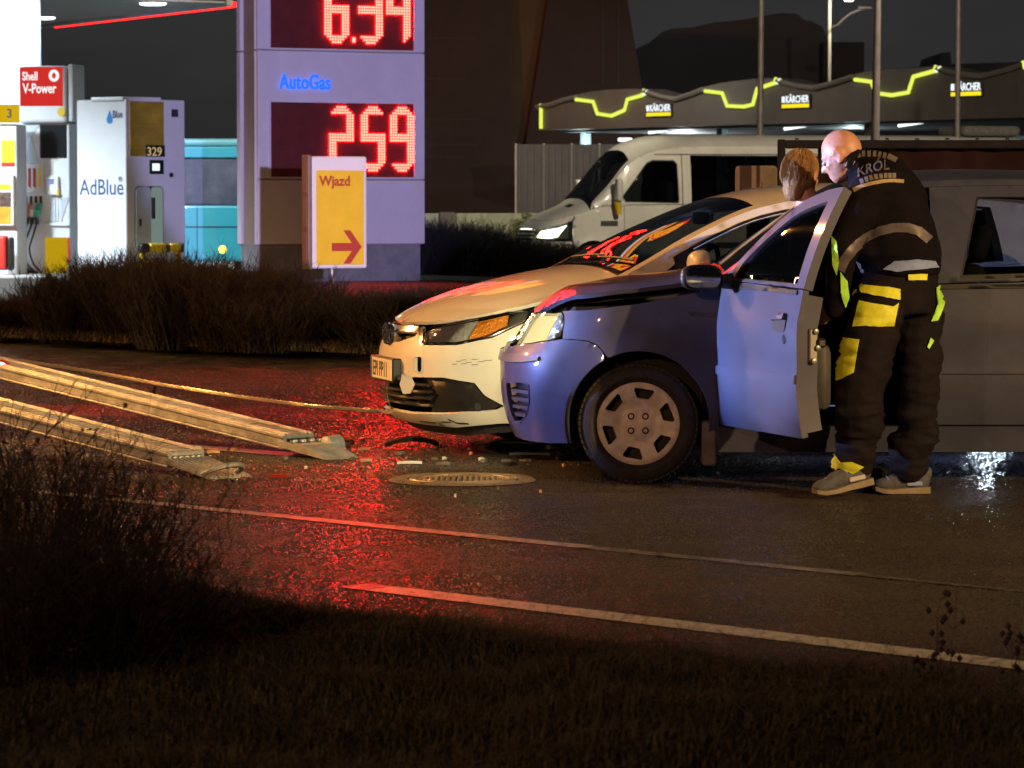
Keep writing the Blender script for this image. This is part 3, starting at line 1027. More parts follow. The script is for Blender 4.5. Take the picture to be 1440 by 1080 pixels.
    # ---- hood, sprung up at the front
    lift = lambda p: Vector((p.x, p.y, p.z + .052 + .030 * max(0, 1.04 - p.x) ** .7 - 1.15 * max(0, .37 - p.x) ** 1.5 + .006 * math.sin(p.x * 9 + p.y * 5)))
    b.p_top('hood', top_poly(b, .172, 1.045, .004, 30), paint, (), fn=lift, thick=.02)
    MB().rbox((.34, -.66, .25), (1.02, .45, .86), .03, 1).build('engine_bay', MT['under'], root)  # solid black box added to keep the hood gap dark
    b.p_top('hood_dark_sheet', [(x_ * .94 + .04, y_ * .93) for x_, y_ in top_poly(b, .22, 1.0, .03, 16)], MT['under'], (), fn=lambda p: Vector((p.x, p.y, lift(p).z - .03)), thick=.03)  # dark sheet added so that no light shows through under the hood
    # ---- windscreen, pillars, roof
    ins = lambda x: .065
    b.p_top('windscreen', top_poly(b, 1.10, 1.70, ins), MT['glass'], (), thick=0)
    b.p_top('cowl', top_poly(b, 1.05, 1.10, .0, 4), MT['black'], (), off=-.006)
    for sg in (-1, 1):
        st = [(1.06 + .66 * k / 16) for k in range(17)]
        b.p_top('windscreen_pillar', [(x, sg * (b.we(x)[0] - .064)) for x in st] + [(x, sg * b.we(x)[0]) for x in st[::-1]], paint, (), thick=.035)
    b.p_top('roof', top_poly(b, 1.703, 3.42, 0.0, 30), paint, (), thick=.02)
    b.p_top('tailgate_window', top_poly(b, 3.43, 3.70, .06, 8), MT['glassd'], (), thick=0)
    b.p_top('tailgate', top_poly(b, 3.425, 3.80, 0.0, 10), paint, [top_poly(b, 3.43, 3.70, .06, 8)], thick=.02)
    # ---- wheels and arches
    for x in (.675, 3.135):
        for sg in (-1, 1):
            wheel(root, x, sg * (.80 - .0875), .289, .175, 'cover', sg)
            m = arch_liner(root, x, sg * .79, AR + .015, .30, sg)
            m.build('wheel_housing', MT['under'], root)
    mf = MB().rbox((.985, -.80, .085), (1.055, -.60, .30), .01, 1)
    mf.build('mud_flap', MT['mud'], root)
    # ---- floor, cabin
    MB().box((.35, -.6, .17), (3.6, .6, .20)).build('floor_pan', MT['under'], root)
    db = MB().rbox((1.14, -.68, .62), (1.48, .68, .98), .08, 3)
    db.rbox((1.2, -.68, .2), (1.26, .68, .7), .02, 1)
    db.build('dashboard', MT['dark'], root, smooth=True)
    st = MB()
    st.tube([(1.56 + .05 * math.sin(t), -.33 + .18 * math.cos(t), .90 + .18 * math.sin(t)) for t in [2 * math.pi * k / 24 for k in range(25)]], .014, 8, cap=False)
    st.tube([(1.44, -.33, .82), (1.56, -.33, .9)], .02, 8)
    st.rbox((1.54, -.5, .87), (1.57, -.16, .92), .01, 1)
    st.build('steering_wheel', MT['dark'], root, smooth=True)
    for y in (-.34, .34):
        sb_ = MB().rbox((1.72, y - .24, .34), (2.24, y + .24, .52), .07, 3)
        Mx = Matrix.Translation((2.2, y, .5)) @ Matrix.Rotation(R(16), 4, 'Y')
        sb_.rbox((-.07, -.24, -.06), (.06, .24, .58), .06, 3, Mx)
        sb_.rbox((-.05, -.13, .60), (.04, .13, .78), .04, 3, Mx)
        sb_.build('front_seat', MT['seat'], root, smooth=True)
    sb_ = MB().rbox((2.72, -.62, .36), (3.2, .62, .54), .07, 3)
    Mx = Matrix.Translation((3.2, 0, .5)) @ Matrix.Rotation(R(18), 4, 'Y')
    sb_.rbox((-.07, -.62, -.06), (.06, .62, .52), .06, 3, Mx)
    for y in (-.36, .36):
        sb_.rbox((-.05, y - .13, .54), (.04, y + .13, .70), .04, 3, Mx)
    sb_.build('rear_bench', MT['seat'], root, smooth=True)
    MB().rbox((1.66, -.50, 1.33), (1.69, -.12, 1.43), .012, 2).build('sun_visor', MT['mud'], root)

    # ---- open front door, hinged at its front edge
    hinge = Vector((1.072, -.80, 0))
    parts = []
    dpoly = b.X([(1.074, .285), (2.096, .285)]) + b.shoulder(b.sx(2.096, .9), b.sx(1.074, .9), g, 12)
    door = b.p_low('front_door', dpoly, paint, (), -1, thick=.03)
    door['label'] = 'front door of the blue hatchback swung wide open'
    inner = [(p[0] * .985 + .015 * b.sx(1.6, .6), .62 + (p[1] - .62) * .95) for p in dpoly]
    parts.append(b.p_low('door_inner', inner, paint, (), -1, off=-.032, thick=.075, back=True))
    parts.append(b.p_low('door_moulding', b.X([(1.08, .535), (2.09, .535), (2.09, .575), (1.08, .575)]), paint, (), -1, off=.010, thick=.012))
    wp = [(1.235, .995), (2.005, .985)] + [(2.0 - .03 * 0 - .74 * k / 14, edge(2.0 - .74 * k / 14)[1] - .095 - .0) for k in range(14)]
    fp = [(1.10, .990), (2.098, .971)] + [(2.098 - .975 * k / 16, edge(2.098 - .975 * k / 16)[1] - .034) for k in range(17)]
    parts.append(b.p_side('window_frame', fp, paint, [wp], -1, thick=.045, back=True))
    parts.append(b.p_side('window_pane', wp, MT['glassd'], (), -1, off=-.02, thick=0))
    seal = [(p[0], p[1]) for p in wp]
    cxs, czs = 1.7, 1.14
    parts.append(b.p_side('window_seal', [(cxs + (p[0] - cxs) * 1.0, czs + (p[1] - czs) * 1.0) for p in wp], MT['black'], [[(cxs + (p[0] - cxs) * .975, czs + (p[1] - czs) * .955) for p in wp]], -1, off=-.008, thick=.01))
    parts.append(b.p_low('sill_trim', b.X([(1.22, .955), (2.04, .942), (2.04, .962), (1.22, .98)]), MT['black'], (), -1, off=.008, thick=.012))
    # handle in its cup, keyhole
    cup = b.X(rrect(1.815, .765, 1.965, .86, .035, 4))
    parts.append(b.p_low('handle_cup', cup, MT['black'], (), -1, off=.003, thick=.004, step=.03))
    parts.append(b.p_low('handle_grip', b.X([(1.82, .815), (1.96, .822), (1.96, .852), (1.82, .848)]), paint, (), -1, off=.022, thick=.016, step=.03))
    parts.append(b.p_low('keyhole', b.X([(1.955 + .018 * math.cos(t), .735 + .022 * math.sin(t)) for t in [k * math.pi / 6 for k in range(12)]]), MT['chrome'], (), -1, off=.006, thick=.008, step=.02))
    # latch on the free edge
    lt = MB().rbox((2.088, -.77, .63), (2.102, -.725, .79), .008, 1)
    for zz, yy in ((.64, -.75), (.70, -.73), (.775, -.74)):
        lt.lathe([(0, .012), (.012, .01), (.015, 0)], 10, Matrix.Translation((2.105, yy, zz)) @ Matrix.Rotation(R(90), 4, 'Y'))
    parts.append(lt.build('latch', MT['steel'], root))
    parts.append(MB().rbox((2.085, -.735, .70), (2.118, -.69, .745), .01, 1).build('latch_hook', MT['black'], root))
    parts.append(MB().rbox((1.30, -.72, .40), (2.05, -.62, .72), .05, 2).build('door_pocket', MT['trim'], root, smooth=True))
    # mirror
    mm = MB()
    bm = bmesh.new()
    bmesh.ops.create_uvsphere(bm, u_segments=24, v_segments=14, radius=1)
    for v in bm.verts:
        c = v.co
        e = lambda t, p: math.copysign(abs(t) ** p, t)
        v.co = Vector((1.215 + e(c.x, .8) * .055 * (1 if c.x < 0 else .45), -.955 + e(c.y, .7) * .105, 1.005 + e(c.z, .7) * .062))
    mm.bm(bm)
    mm.tube([(1.21, -.86, .985), (1.20, -.80, .985), (1.20, -.76, .99)], [.035, .04, .045], 10)
    mo = mm.build('wing_mirror', MT['black'], root, smooth=True)
    parts.append(mo)
    gl = MB().prism([(p[0] - .955, p[1] + 1.005) for p in rrect(-.088, -.048, .088, .048, .04, 4)], 0, .004, Matrix.Rotation(R(90), 4, 'Z'))
    go = gl.build('mirror_glass', MT['mirror'], root)
    go.location = (1.243, 0, 0)
    go.data.transform(Matrix.Translation((1.243, 0, 0)))
    go.location = (0, 0, 0)
    parts.append(go)
    for o in [door] + parts:
        o.data.transform(Matrix.Translation(-hinge))
    for o in parts:
        o.parent = door
    door.location = hinge
    door.rotation_euler = (0, 0, R(-72))
    return root, b
car_blue, body_blue = punto()
# ================================================================== white hatchback, nose to the recovery truck
def auris():
    root = thing('hatchback_car', 'white hatchback with amber front lamp and scuffed bumper, behind the blue car', 'car', (-0.69, 18.75, 0), R(15))
    xf = pchip([(.10, .16), (.16, .09), (.22, .03), (.36, 0), (.52, 0), (.60, .02), (.67, .055), (.74, .12), (.85, .25), (1.0, .4)])
    W = pchip([(0, .84), (.85, .865), (1.5, .878), (2.4, .88), (3.4, .87), (4.33, .82)])
    q = pchip([(.10, .94), (.2, .965), (.4, .99), (.6, 1.0), (.75, 1.0), (.9, .975), (1.05, .94)])
    hw = lambda x, z: W(x) * q(z)
    x0, L = .85, 4.33
    SN = (x0 + hw(x0, .5)) * .8
    zs = pchip([(0, .705), (SN * .4, .735), (SN * .7, .80), (SN, .885), (SN + .3, .945), (SN + .8, .96), (SN + 1.8, .985), (SN + 2.8, 1.03), (SN + 4, 1.0)])
    zc = pchip([(.08, .715), (.2, .785), (.5, .895), (.9, .985), (1.12, 1.02), (1.5, 1.22), (1.95, 1.40), (2.2, 1.45), (2.6, 1.475), (3.1, 1.46), (3.7, 1.39), (4.0, 1.2), (4.2, 1.0), (4.33, .8)])
    edge = Edge([(1.08, .82, .95), (1.3, .775, 1.06), (1.6, .70, 1.205), (1.95, .63, 1.335), (2.3, .60, 1.39), (2.8, .59, 1.40), (3.3, .585, 1.375), (3.8, .60, 1.30), (4.05, .68, 1.12), (4.3, .74, .99)])
    xr = pchip([(.1, 4.22), (.3, 4.30), (.55, 4.33), (.75, 4.31), (1.0, 4.24), (1.2, 4.15)])
    AR = .345
    arches = [(.93, .315, AR), (3.53, .315, AR)]
    b = Body(root, L, x0, xf, hw, zs, zc, edge, xr, tail=.5, arches=arches, n=2.55)
    paint, g = MT['white'], .003
    frz = lambda x: b.edge(x)[1]
    nose = None
    for sg in (-1, 1):
        # lamp outline, (lateral, z) inboard and (x, z) outboard
        l_in = (b.sy(.40, .68), .688)
        l_pts = [l_in, (b.sy(.47, .61), .605), (b.sy(.66, .61), .612), (b.sx(.40, .66), .655), (b.sx(.56, .735), .735), (b.sx(.70, .80), .795), (b.sx(.66, .80), .805), (b.sx(.46, .775), b.zsh(b.sx(.46, .775)) - .014), (b.sy(.62, .73), b.zsh(b.sy(.62, .73)) - .014)]
        # lower grille opening, from the middle to a point near the wheel
        gr = [(0, .225), (b.sy(.35, .225), .222), (b.sy(.62, .24), .235), (b.sx(.42, .25), .262), (b.sx(.46, .27), .283), (b.sx(.36, .33), .34), (b.sy(.74, .41), .405), (b.sy(.62, .435), .43), (b.sy(.42, .43), .425), (b.sy(.22, .40), .395), (0, .385)]
        slot = [(0, .60), (b.sy(.18, .605), .606), (b.sy(.36, .64), .640), (b.sy(.38, .66), .662), (b.sy(.18, .655), .658), (0, .655)]
        hook = [(b.sy(.425, .5) + (p[0]) , p[1]) for p in rrect(0, .455, .075, .535, .016, 3)]
        ar = arc(.93, .315, AR, 201, 128, 18)
        top = [(b.sx(.72, .80), .79), (b.sx(.56, .725), .727), (b.sx(.40, .647), .647), (b.sy(.67, .604), .604), (b.sy(.465, .597), .597), (b.sy(.39, .68), .668), (b.sy(.2, .672), .672), (0, .672)]
        bump = [(0, .17)] + [(b.sy(.3, .17), .165), (b.sy(.6, .17), .16)] + b.X([(.45, .19), (.58, .19)]) + b.X(ar) + top
        holes = [gr, slot] + ([hook] if sg < 0 else [])
        bp = b.p_low('front_bumper', bump, paint, holes, sg, step=.04)
        b.p_low('chin_spoiler', [(0, .10), (b.sy(.6, .12), .10), (b.sx(.5, .16), .13), (b.sx(.5, .17), .17), (b.sy(.6, .165), .17), (0, .175)], MT['trim'], (), sg, parent=bp, off=-.03, thick=.02)
        b.p_low('grille_back', gr, MT['black'], (), sg, parent=bp, off=-.075, thick=0)
        b.p_low('grille_back', slot, MT['black'], (), sg, parent=bp, off=-.04, thick=0)
        for zz in (.262, .300, .338, .376):
            b.p_low('grille_slat', [(0, zz), (b.sy(.52, zz), zz + .002), (b.sy(.52, zz), zz + .014), (0, zz + .012)], MT['trim'], (), sg, parent=bp, off=-.012, thick=.05)
        # dark corner blade round the fog lamp recess
        b.p_low('fog_surround', [(b.sy(.50, .235), .236), (b.sy(.62, .24), .242), (b.sx(.41, .255), .266), (b.sx(.44, .27), .283), (b.sx(.35, .33), .335), (b.sy(.735, .40), .398), (b.sy(.63, .428), .42), (b.sy(.50, .425), .418), (b.sy(.58, .33), .33)], MT['black'], (), sg, parent=bp, off=-.015, thick=.03)
        fz = [(b.sx(.33, .27) + .022 * math.cos(k), .275 + .022 * math.sin(k)) for k in [i * math.pi / 6 for i in range(12)]]
        b.p_low('fog_lamp', fz, MT['trim'], (), sg, parent=bp, off=.0, thick=.012, step=.02)
        if sg < 0:
            b.p_low('socket_back', hook, MT['black'], (), sg, parent=bp, off=-.06, thick=0)
            b.p_low('socket_lip', [(hook[0][0] - .035 + (p[0] - hook[0][0] + .035) * 1.12, .495 + (p[1] - .495) * 1.12) for p in hook], paint, [hook], sg, parent=bp, off=.004, thick=.02, step=.02)
            # scuffs and a crack low on the bumper
            for (ya, za, yb, zb, w) in ((.36, .182, .50, .181, .003), (.60, .205, .63, .186, .0035), (.63, .186, .675, .184, .0035), (.55, .19, .60, .189, .002)):
                b.p_low('scuff', [(b.sy(ya, za), za - w), (b.sy(yb, zb), zb - w), (b.sy(yb, zb), zb + w), (b.sy(ya, za), za + w)], MT['black'], (), sg, parent=bp, off=.0015, thick=.002, step=.03)
            for k in range(9):
                yy, zz = .66 + .03 * (k % 3) + .006 * k, .50 + .012 * (k // 3) + .004 * (k % 2)
                b.p_low('scuff', [(b.sy(yy, zz), zz), (b.sy(yy + .022, zz), zz + .003), (b.sy(yy + .02, zz), zz + .006), (b.sy(yy + .004, zz), zz + .004)], MT['mud'], (), sg, parent=bp, off=.0012, thick=.0015, step=.03)
        # chrome wing bar above the slot
        b.p_low('chrome_bar', [(0, .657), (b.sy(.2, .66), .660), (b.sy(.385, .67), .665), (b.sy(.465, .60), .597), (b.sy(.485, .60), .600), (b.sy(.405, .69), .692), (b.sy(.2, .69), .688), (0, .685)], MT['chrome'], (), sg, off=.008, thick=.02, step=.03)
        # headlamp
        hl = b.p_low('headlight', l_pts, MT['lens'], (), sg, thick=0, off=.004, step=.03)
        cx, cz = sum(p[0] for p in l_pts) / len(l_pts), sum(p[1] for p in l_pts) / len(l_pts)
        b.p_low('lamp_housing', l_pts, MT['black'], (), sg, parent=hl, off=-.05, thick=-.05, step=.04)
        sA, sB, sC = b.sy(.50, .66), b.sy(.70, .66), b.sx(.44, .70)
        zu = lambda s_: b.zsh(s_) - .03
        b.p_low('lamp_bowl', [(b.sy(.42, .66), .680), (b.sy(.48, .62), .616), (sB, .622), (sB, zu(sB) + .008), (sA, zu(sA) + .008)], MT['silver'], (), sg, parent=hl, off=-.018, thick=.02, step=.03)
        b.p_low('indicator', [(sB + .015, .632), (b.sx(.38, .665), .668), (b.sx(.47, .715), .715), (sC, zu(sC)), (sB + .015, zu(sB + .015))], MT['amber'], (), sg, parent=hl, off=-.014, thick=.02, step=.03)
        b.p_low('lamp_rim', l_pts, MT['chrome'], [[(cx + (p[0] - cx) * .955, cz + (p[1] - cz) * .90) for p in l_pts]], sg, parent=hl, off=-.004, thick=.01, step=.03)
        # fender
        fen = b.X([(.73, .79)]) + b.X(arc(.93, .315, AR, 126, -10, 26)) + b.X([(1.30, .21), (1.335, .21), (1.335, .6)]) + [(b.sx(1.335, .9), b.zsh(b.sx(1.335, .9)) - g)] + b.shoulder(b.sx(1.33, .9), b.sx(.75, .8), g, 14) + b.X([(.705, .802)])
        b.p_low('front_fender', fen, paint, (), sg)
        b.p_low('sill', b.X([(1.30, .16), (3.2, .16), (3.2, .30), (1.31, .30)]), paint, (), sg, step=.08)
        fd = b.p_low('front_door', b.X([(1.34, .305), (2.40, .305)]) + b.shoulder(b.sx(2.40, .9), b.sx(1.34, .9), g, 10), paint, (), sg, step=.08)
        rd = b.X([(2.406, .305), (3.16, .305)]) + b.X(arc(3.53, .315, AR + .004, 180, 130, 10)) + b.shoulder(b.sx(3.42, .9), b.sx(2.406, .9), g, 10)
        r2 = b.p_low('rear_door', rd, paint, (), sg, step=.08)
        rf = b.X(arc(3.53, .315, AR, 129, -14, 20)) + b.X([(3.82, .25)]) + [(b.sx(3.82, .9), b.zsh(b.sx(3.82, .9)) - g)] + b.shoulder(b.sx(3.81, .9), b.sx(3.43, .9), g, 6)
        b.p_low('rear_fender', rf, paint, (), sg, step=.08)
        e = b.SN + b.LS + b.ST
        sr = b.sx(3.825, .5)
        b.p_low('rear_bumper', [(sr, .24), (e, .24), (e, .62), (sr, .62)], paint, (), sg, step=.08)
        b.p_low('tail_panel', [(sr, .625), (e, .625), (e, .985), (sr, .985)], paint, (), sg, step=.08)
        # side glass and frames
        def base(x): return b.zsh(b.sx(x, .9))
        xs = [1.16 + 2.5 * k / 30 for k in range(31)]
        frame = [(x, base(x) + g) for x in xs] + [(x, frz(x) - .002) for x in xs[::-1]]
        def win(x1, x2, d=.055):
            a = [x1 + (x2 - x1) * k / 14 for k in range(15)]
            return [(x, base(x) + .022) for x in a] + [(x, max(base(x) + .024, frz(x) - d)) for x in a[::-1]]
        w1, w2 = win(1.52, 2.34), win(2.46, 3.25)
        w0 = [(1.30, base(1.30) + .022), (1.47, base(1.47) + .022), (1.47, frz(1.47) - .06), (1.37, base(1.37) + .06)]
        b.p_side('side_frame', frame, paint, [w0, w1, w2], sg)
        for w_, nm in ((w0, 'quarter_pane'), (w1, 'window_pane'), (w2, 'window_pane')):
            b.p_side(nm, w_, MT['glass'], (), sg, off=-.008, thick=0)
        b.p_side('window_trim', win(1.40, 3.30, .038), MT['black'], [win(1.52, 3.25, .052)], sg, off=.003, thick=.006)
        # wing mirror
        bm = bmesh.new()
        bmesh.ops.create_uvsphere(bm, u_segments=20, v_segments=12, radius=1)
        for v in bm.verts:
            c = v.co
            e_ = lambda t, p: math.copysign(abs(t) ** p, t)
            v.co = Vector((1.50 + e_(c.x, .8) * .075 * (1 if c.x < 0 else .4), sg * .985 + e_(c.y, .75) * .115, 1.035 + e_(c.z, .75) * .075))
        m_ = MB().bm(bm)
        m_.tube([(1.50, sg * .90, 1.0), (1.49, sg * .83, .985)], [.04, .035], 8)
        m_.build('wing_mirror', paint, root, smooth=True)
        for x in (.93, 3.53):
            wheel(root, x, sg * (.845 - .1), .316, .2, 'alloy', sg)
            arch_liner(root, x, sg * .83, AR + .015, .315, sg).build('wheel_housing', MT['under'], root)
    # badge in the middle of the chrome bar
    bd = MB()
    Mb = Matrix.Translation((.012, 0, .645)) @ Matrix.Rotation(R(-90), 4, 'Y') @ Matrix.Rotation(R(90), 4, 'Z')
    ring = lambda a, c, r, oz=0: bd.tube([Mb @ Vector((a * math.cos(t), c * math.sin(t) + oz, .012)) for t in [2 * math.pi * k / 32 for k in range(33)]], r, 6, cap=False)
    ring(.078, .054, .0075)
    ring(.022, .050, .006, 0)
    ring(.055, .020, .006, .028)
    badge = bd.build('badge', MT['chrome'], root, smooth=True)
    MB().lathe([(0, .004), (.072, .004), (.078, -.015)], 28, Mb @ Matrix.Diagonal((1, .69, 1, 1))).build('badge_plate', MT['trim'], badge)
    # number plate in its frame
    fr = MB().rbox((-.030, -.275, .385), (.02, .275, .517), .006, 1)
    fr = fr.build('plate_holder', MT['black'], root)
    MB().box((-.0325, -.262, .397), (-.0295, .262, .509)).build('number_plate', MT['plate'], fr)
    MB().box((-.0330, .218, .397), (-.0322, .2615, .509)).build('plate_band', mat('plate_blue', (0.02, 0.06, 0.35), .4), fr)
    t = write('plate_text', 'EPI PP11', .118, MT['ink'], fr, (-.0332, .198, .412), R(-90), extrude=.0008, bold=.0012, sx=.86)
    # tow eye cover hanging by its strap
    cv = MB().prism([(.032, .0), (.05, .055), (.012, .095), (-.04, .09), (-.045, .03), (-.014, -.014)], 0, .006, Matrix.Translation((.005, -.43, .345)) @ Matrix.Rotation(R(-48), 4, 'Z') @ Matrix.Rotation(R(12), 4, 'Y'))
    cv.tube([(.01, -.43, .425), (.0, -.44, .445), (.02, -.45, .462)], .004, 6)
    cv.build('tow_eye_cover', paint, root)
    # bonnet
    b.p_top('hood', top_poly(b, .075, 1.10, .004, 34), paint, (), thick=.02)
    b.p_top('cowl', top_poly(b, 1.103, 1.17, .05, 6), MT['black'], (), off=-.012)
    b.p_top('windscreen', top_poly(b, 1.14, 1.93, .075, 24), MT['glass'], (), thick=0)
    b.p_top('windscreen_band', top_poly(b, 1.14, 1.93, .07, 24), MT['black'], [top_poly(b, 1.165, 1.90, .10, 24)], off=-.004, thick=0)
    for sg in (-1, 1):
        st = [(1.09 + .86 * k / 20) for k in range(21)]
        b.p_top('windscreen_pillar', [(x, sg * (b.we(x)[0] - .073)) for x in st] + [(x, sg * b.we(x)[0]) for x in st[::-1]], paint, (), thick=.03)
    b.p_top('roof', top_poly(b, 1.935, 3.7, 0, 30), paint, (), thick=.02)
    b.p_top('tailgate', top_poly(b, 3.705, 4.30, 0, 14), paint, [top_poly(b, 3.73, 4.05, .07, 8)], thick=.02)
    b.p_top('tailgate_window', top_poly(b, 3.73, 4.05, .07, 8), MT['glassd'], (), thick=0)
    # wipers
    for yy in (-.1, .45):
        wp = [Vector(b.top(1.19 + .03 * k / 8, yy - .55 * k / 8)) + Vector((0, 0, .018)) for k in range(9)]
        MB().tube(wp, .008, 6).build('wiper', MT['black'], root)
    MB().rbox((.45, -.55, .25), (1.1, .55, .66), .05, 1).build('engine_bay', MT['under'], root)
    MB().box((.6, -.66, .17), (4.1, .66, .20)).build('floor_pan', MT['under'], root)
    MB().rbox((1.25, -.72, .6), (1.62, .72, 1.0), .08, 3).build('dashboard', MT['dark'], root, smooth=True)
    for y in (-.36, .36):
        sb_ = MB().rbox((2.0, y - .25, .36), (2.5, y + .25, .54), .07, 3)
        Mx = Matrix.Translation((2.5, y, .5)) @ Matrix.Rotation(R(16), 4, 'Y')
        sb_.rbox((-.07, -.25, -.06), (.06, .25, .60), .06, 3, Mx)
        sb_.rbox((-.05, -.14, .62), (.04, .14, .80), .04, 3, Mx)
        sb_.build('front_seat', MT['seat'], root, smooth=True)
    MB().rbox((1.80, -.12, 1.24), (1.83, .12, 1.31), .015, 2).build('rear_mirror', MT['black'], root)
    st = MB().tube([(1.72 + .05 * math.sin(t), -.36 + .18 * math.cos(t), .94 + .18 * math.sin(t)) for t in [2 * math.pi * k / 20 for k in range(21)]], .014, 8, cap=False)
    st.build('steering_wheel', MT['dark'], root, smooth=True)
    return root, b
car_white, body_white = auris()
# ================================================================== price pylon
def at(x, y, Y):
    return px(x, y, Y)
LED = emit('red_led', (1.0, 0.0060, 0.0040), 135.0)
LEDBLUE = emit('blue_led_letter', (0.02, 0.13, 1.0), 1.5)
M_BOARD = mat('display_board', (0.10, 0.008, 0.008), .5, nscale=6, namt=.3)  # red put into the black board for the glow of the digits
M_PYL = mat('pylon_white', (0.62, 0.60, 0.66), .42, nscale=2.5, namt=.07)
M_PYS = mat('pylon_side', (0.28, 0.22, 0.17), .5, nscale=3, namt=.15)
M_PLINTH = mat('plinth_grey', (0.20, 0.20, 0.215), .75, nscale=7, namt=.22, bscale=30, bamt=.2)
SEG = {'0': 'abcdef', '1': 'bc', '2': 'abged', '3': 'abgcd', '4': 'fgbc', '5': 'afgcd', '6': 'afgedc', '7': 'abc', '8': 'abcdefg', '9': 'abcdfg'}
def digit_cells(ch, W=10, H=24, s=3):
    g = np.zeros((H, W), bool)
    m = H // 2
    for q in SEG[ch]:
        if q == 'a': g[H - s:, :] = 1
        if q == 'd': g[:s, :] = 1
        if q == 'g': g[m - s // 2:m + s - s // 2, :] = 1
        if q == 'f': g[m:, :s] = 1
        if q == 'b': g[m:, W - s:] = 1
        if q == 'e': g[:m + 1, :s] = 1
        if q == 'c': g[:m + 1, W - s:] = 1
    for k in range(3):                                   # chamfered corners
        for j in range(3 - k):
            for yy in (k, H - 1 - k):
                g[yy, j] = 0
                g[yy, W - 1 - j] = 0
    return g
def led_digit(ch, parent, x, z, h, y=-.012):
    g = digit_cells(ch)
    H, W = g.shape
    p = h / H
    b = MB()
    r = p * .47
    for j in range(H):
        for i in range(W):
            if g[j, i]:
                cx, cz = x + (i + .5) * p, z + (j + .5) * p
                b.add([(cx + r * math.cos(k * math.pi / 3), y, cz + r * math.sin(k * math.pi / 3)) for k in range(6)] + [(cx, y - r * .5, cz)], [(k, (k + 1) % 6, 6) for k in range(6)])
    o = b.build('digit', LED, parent)
    return W * p

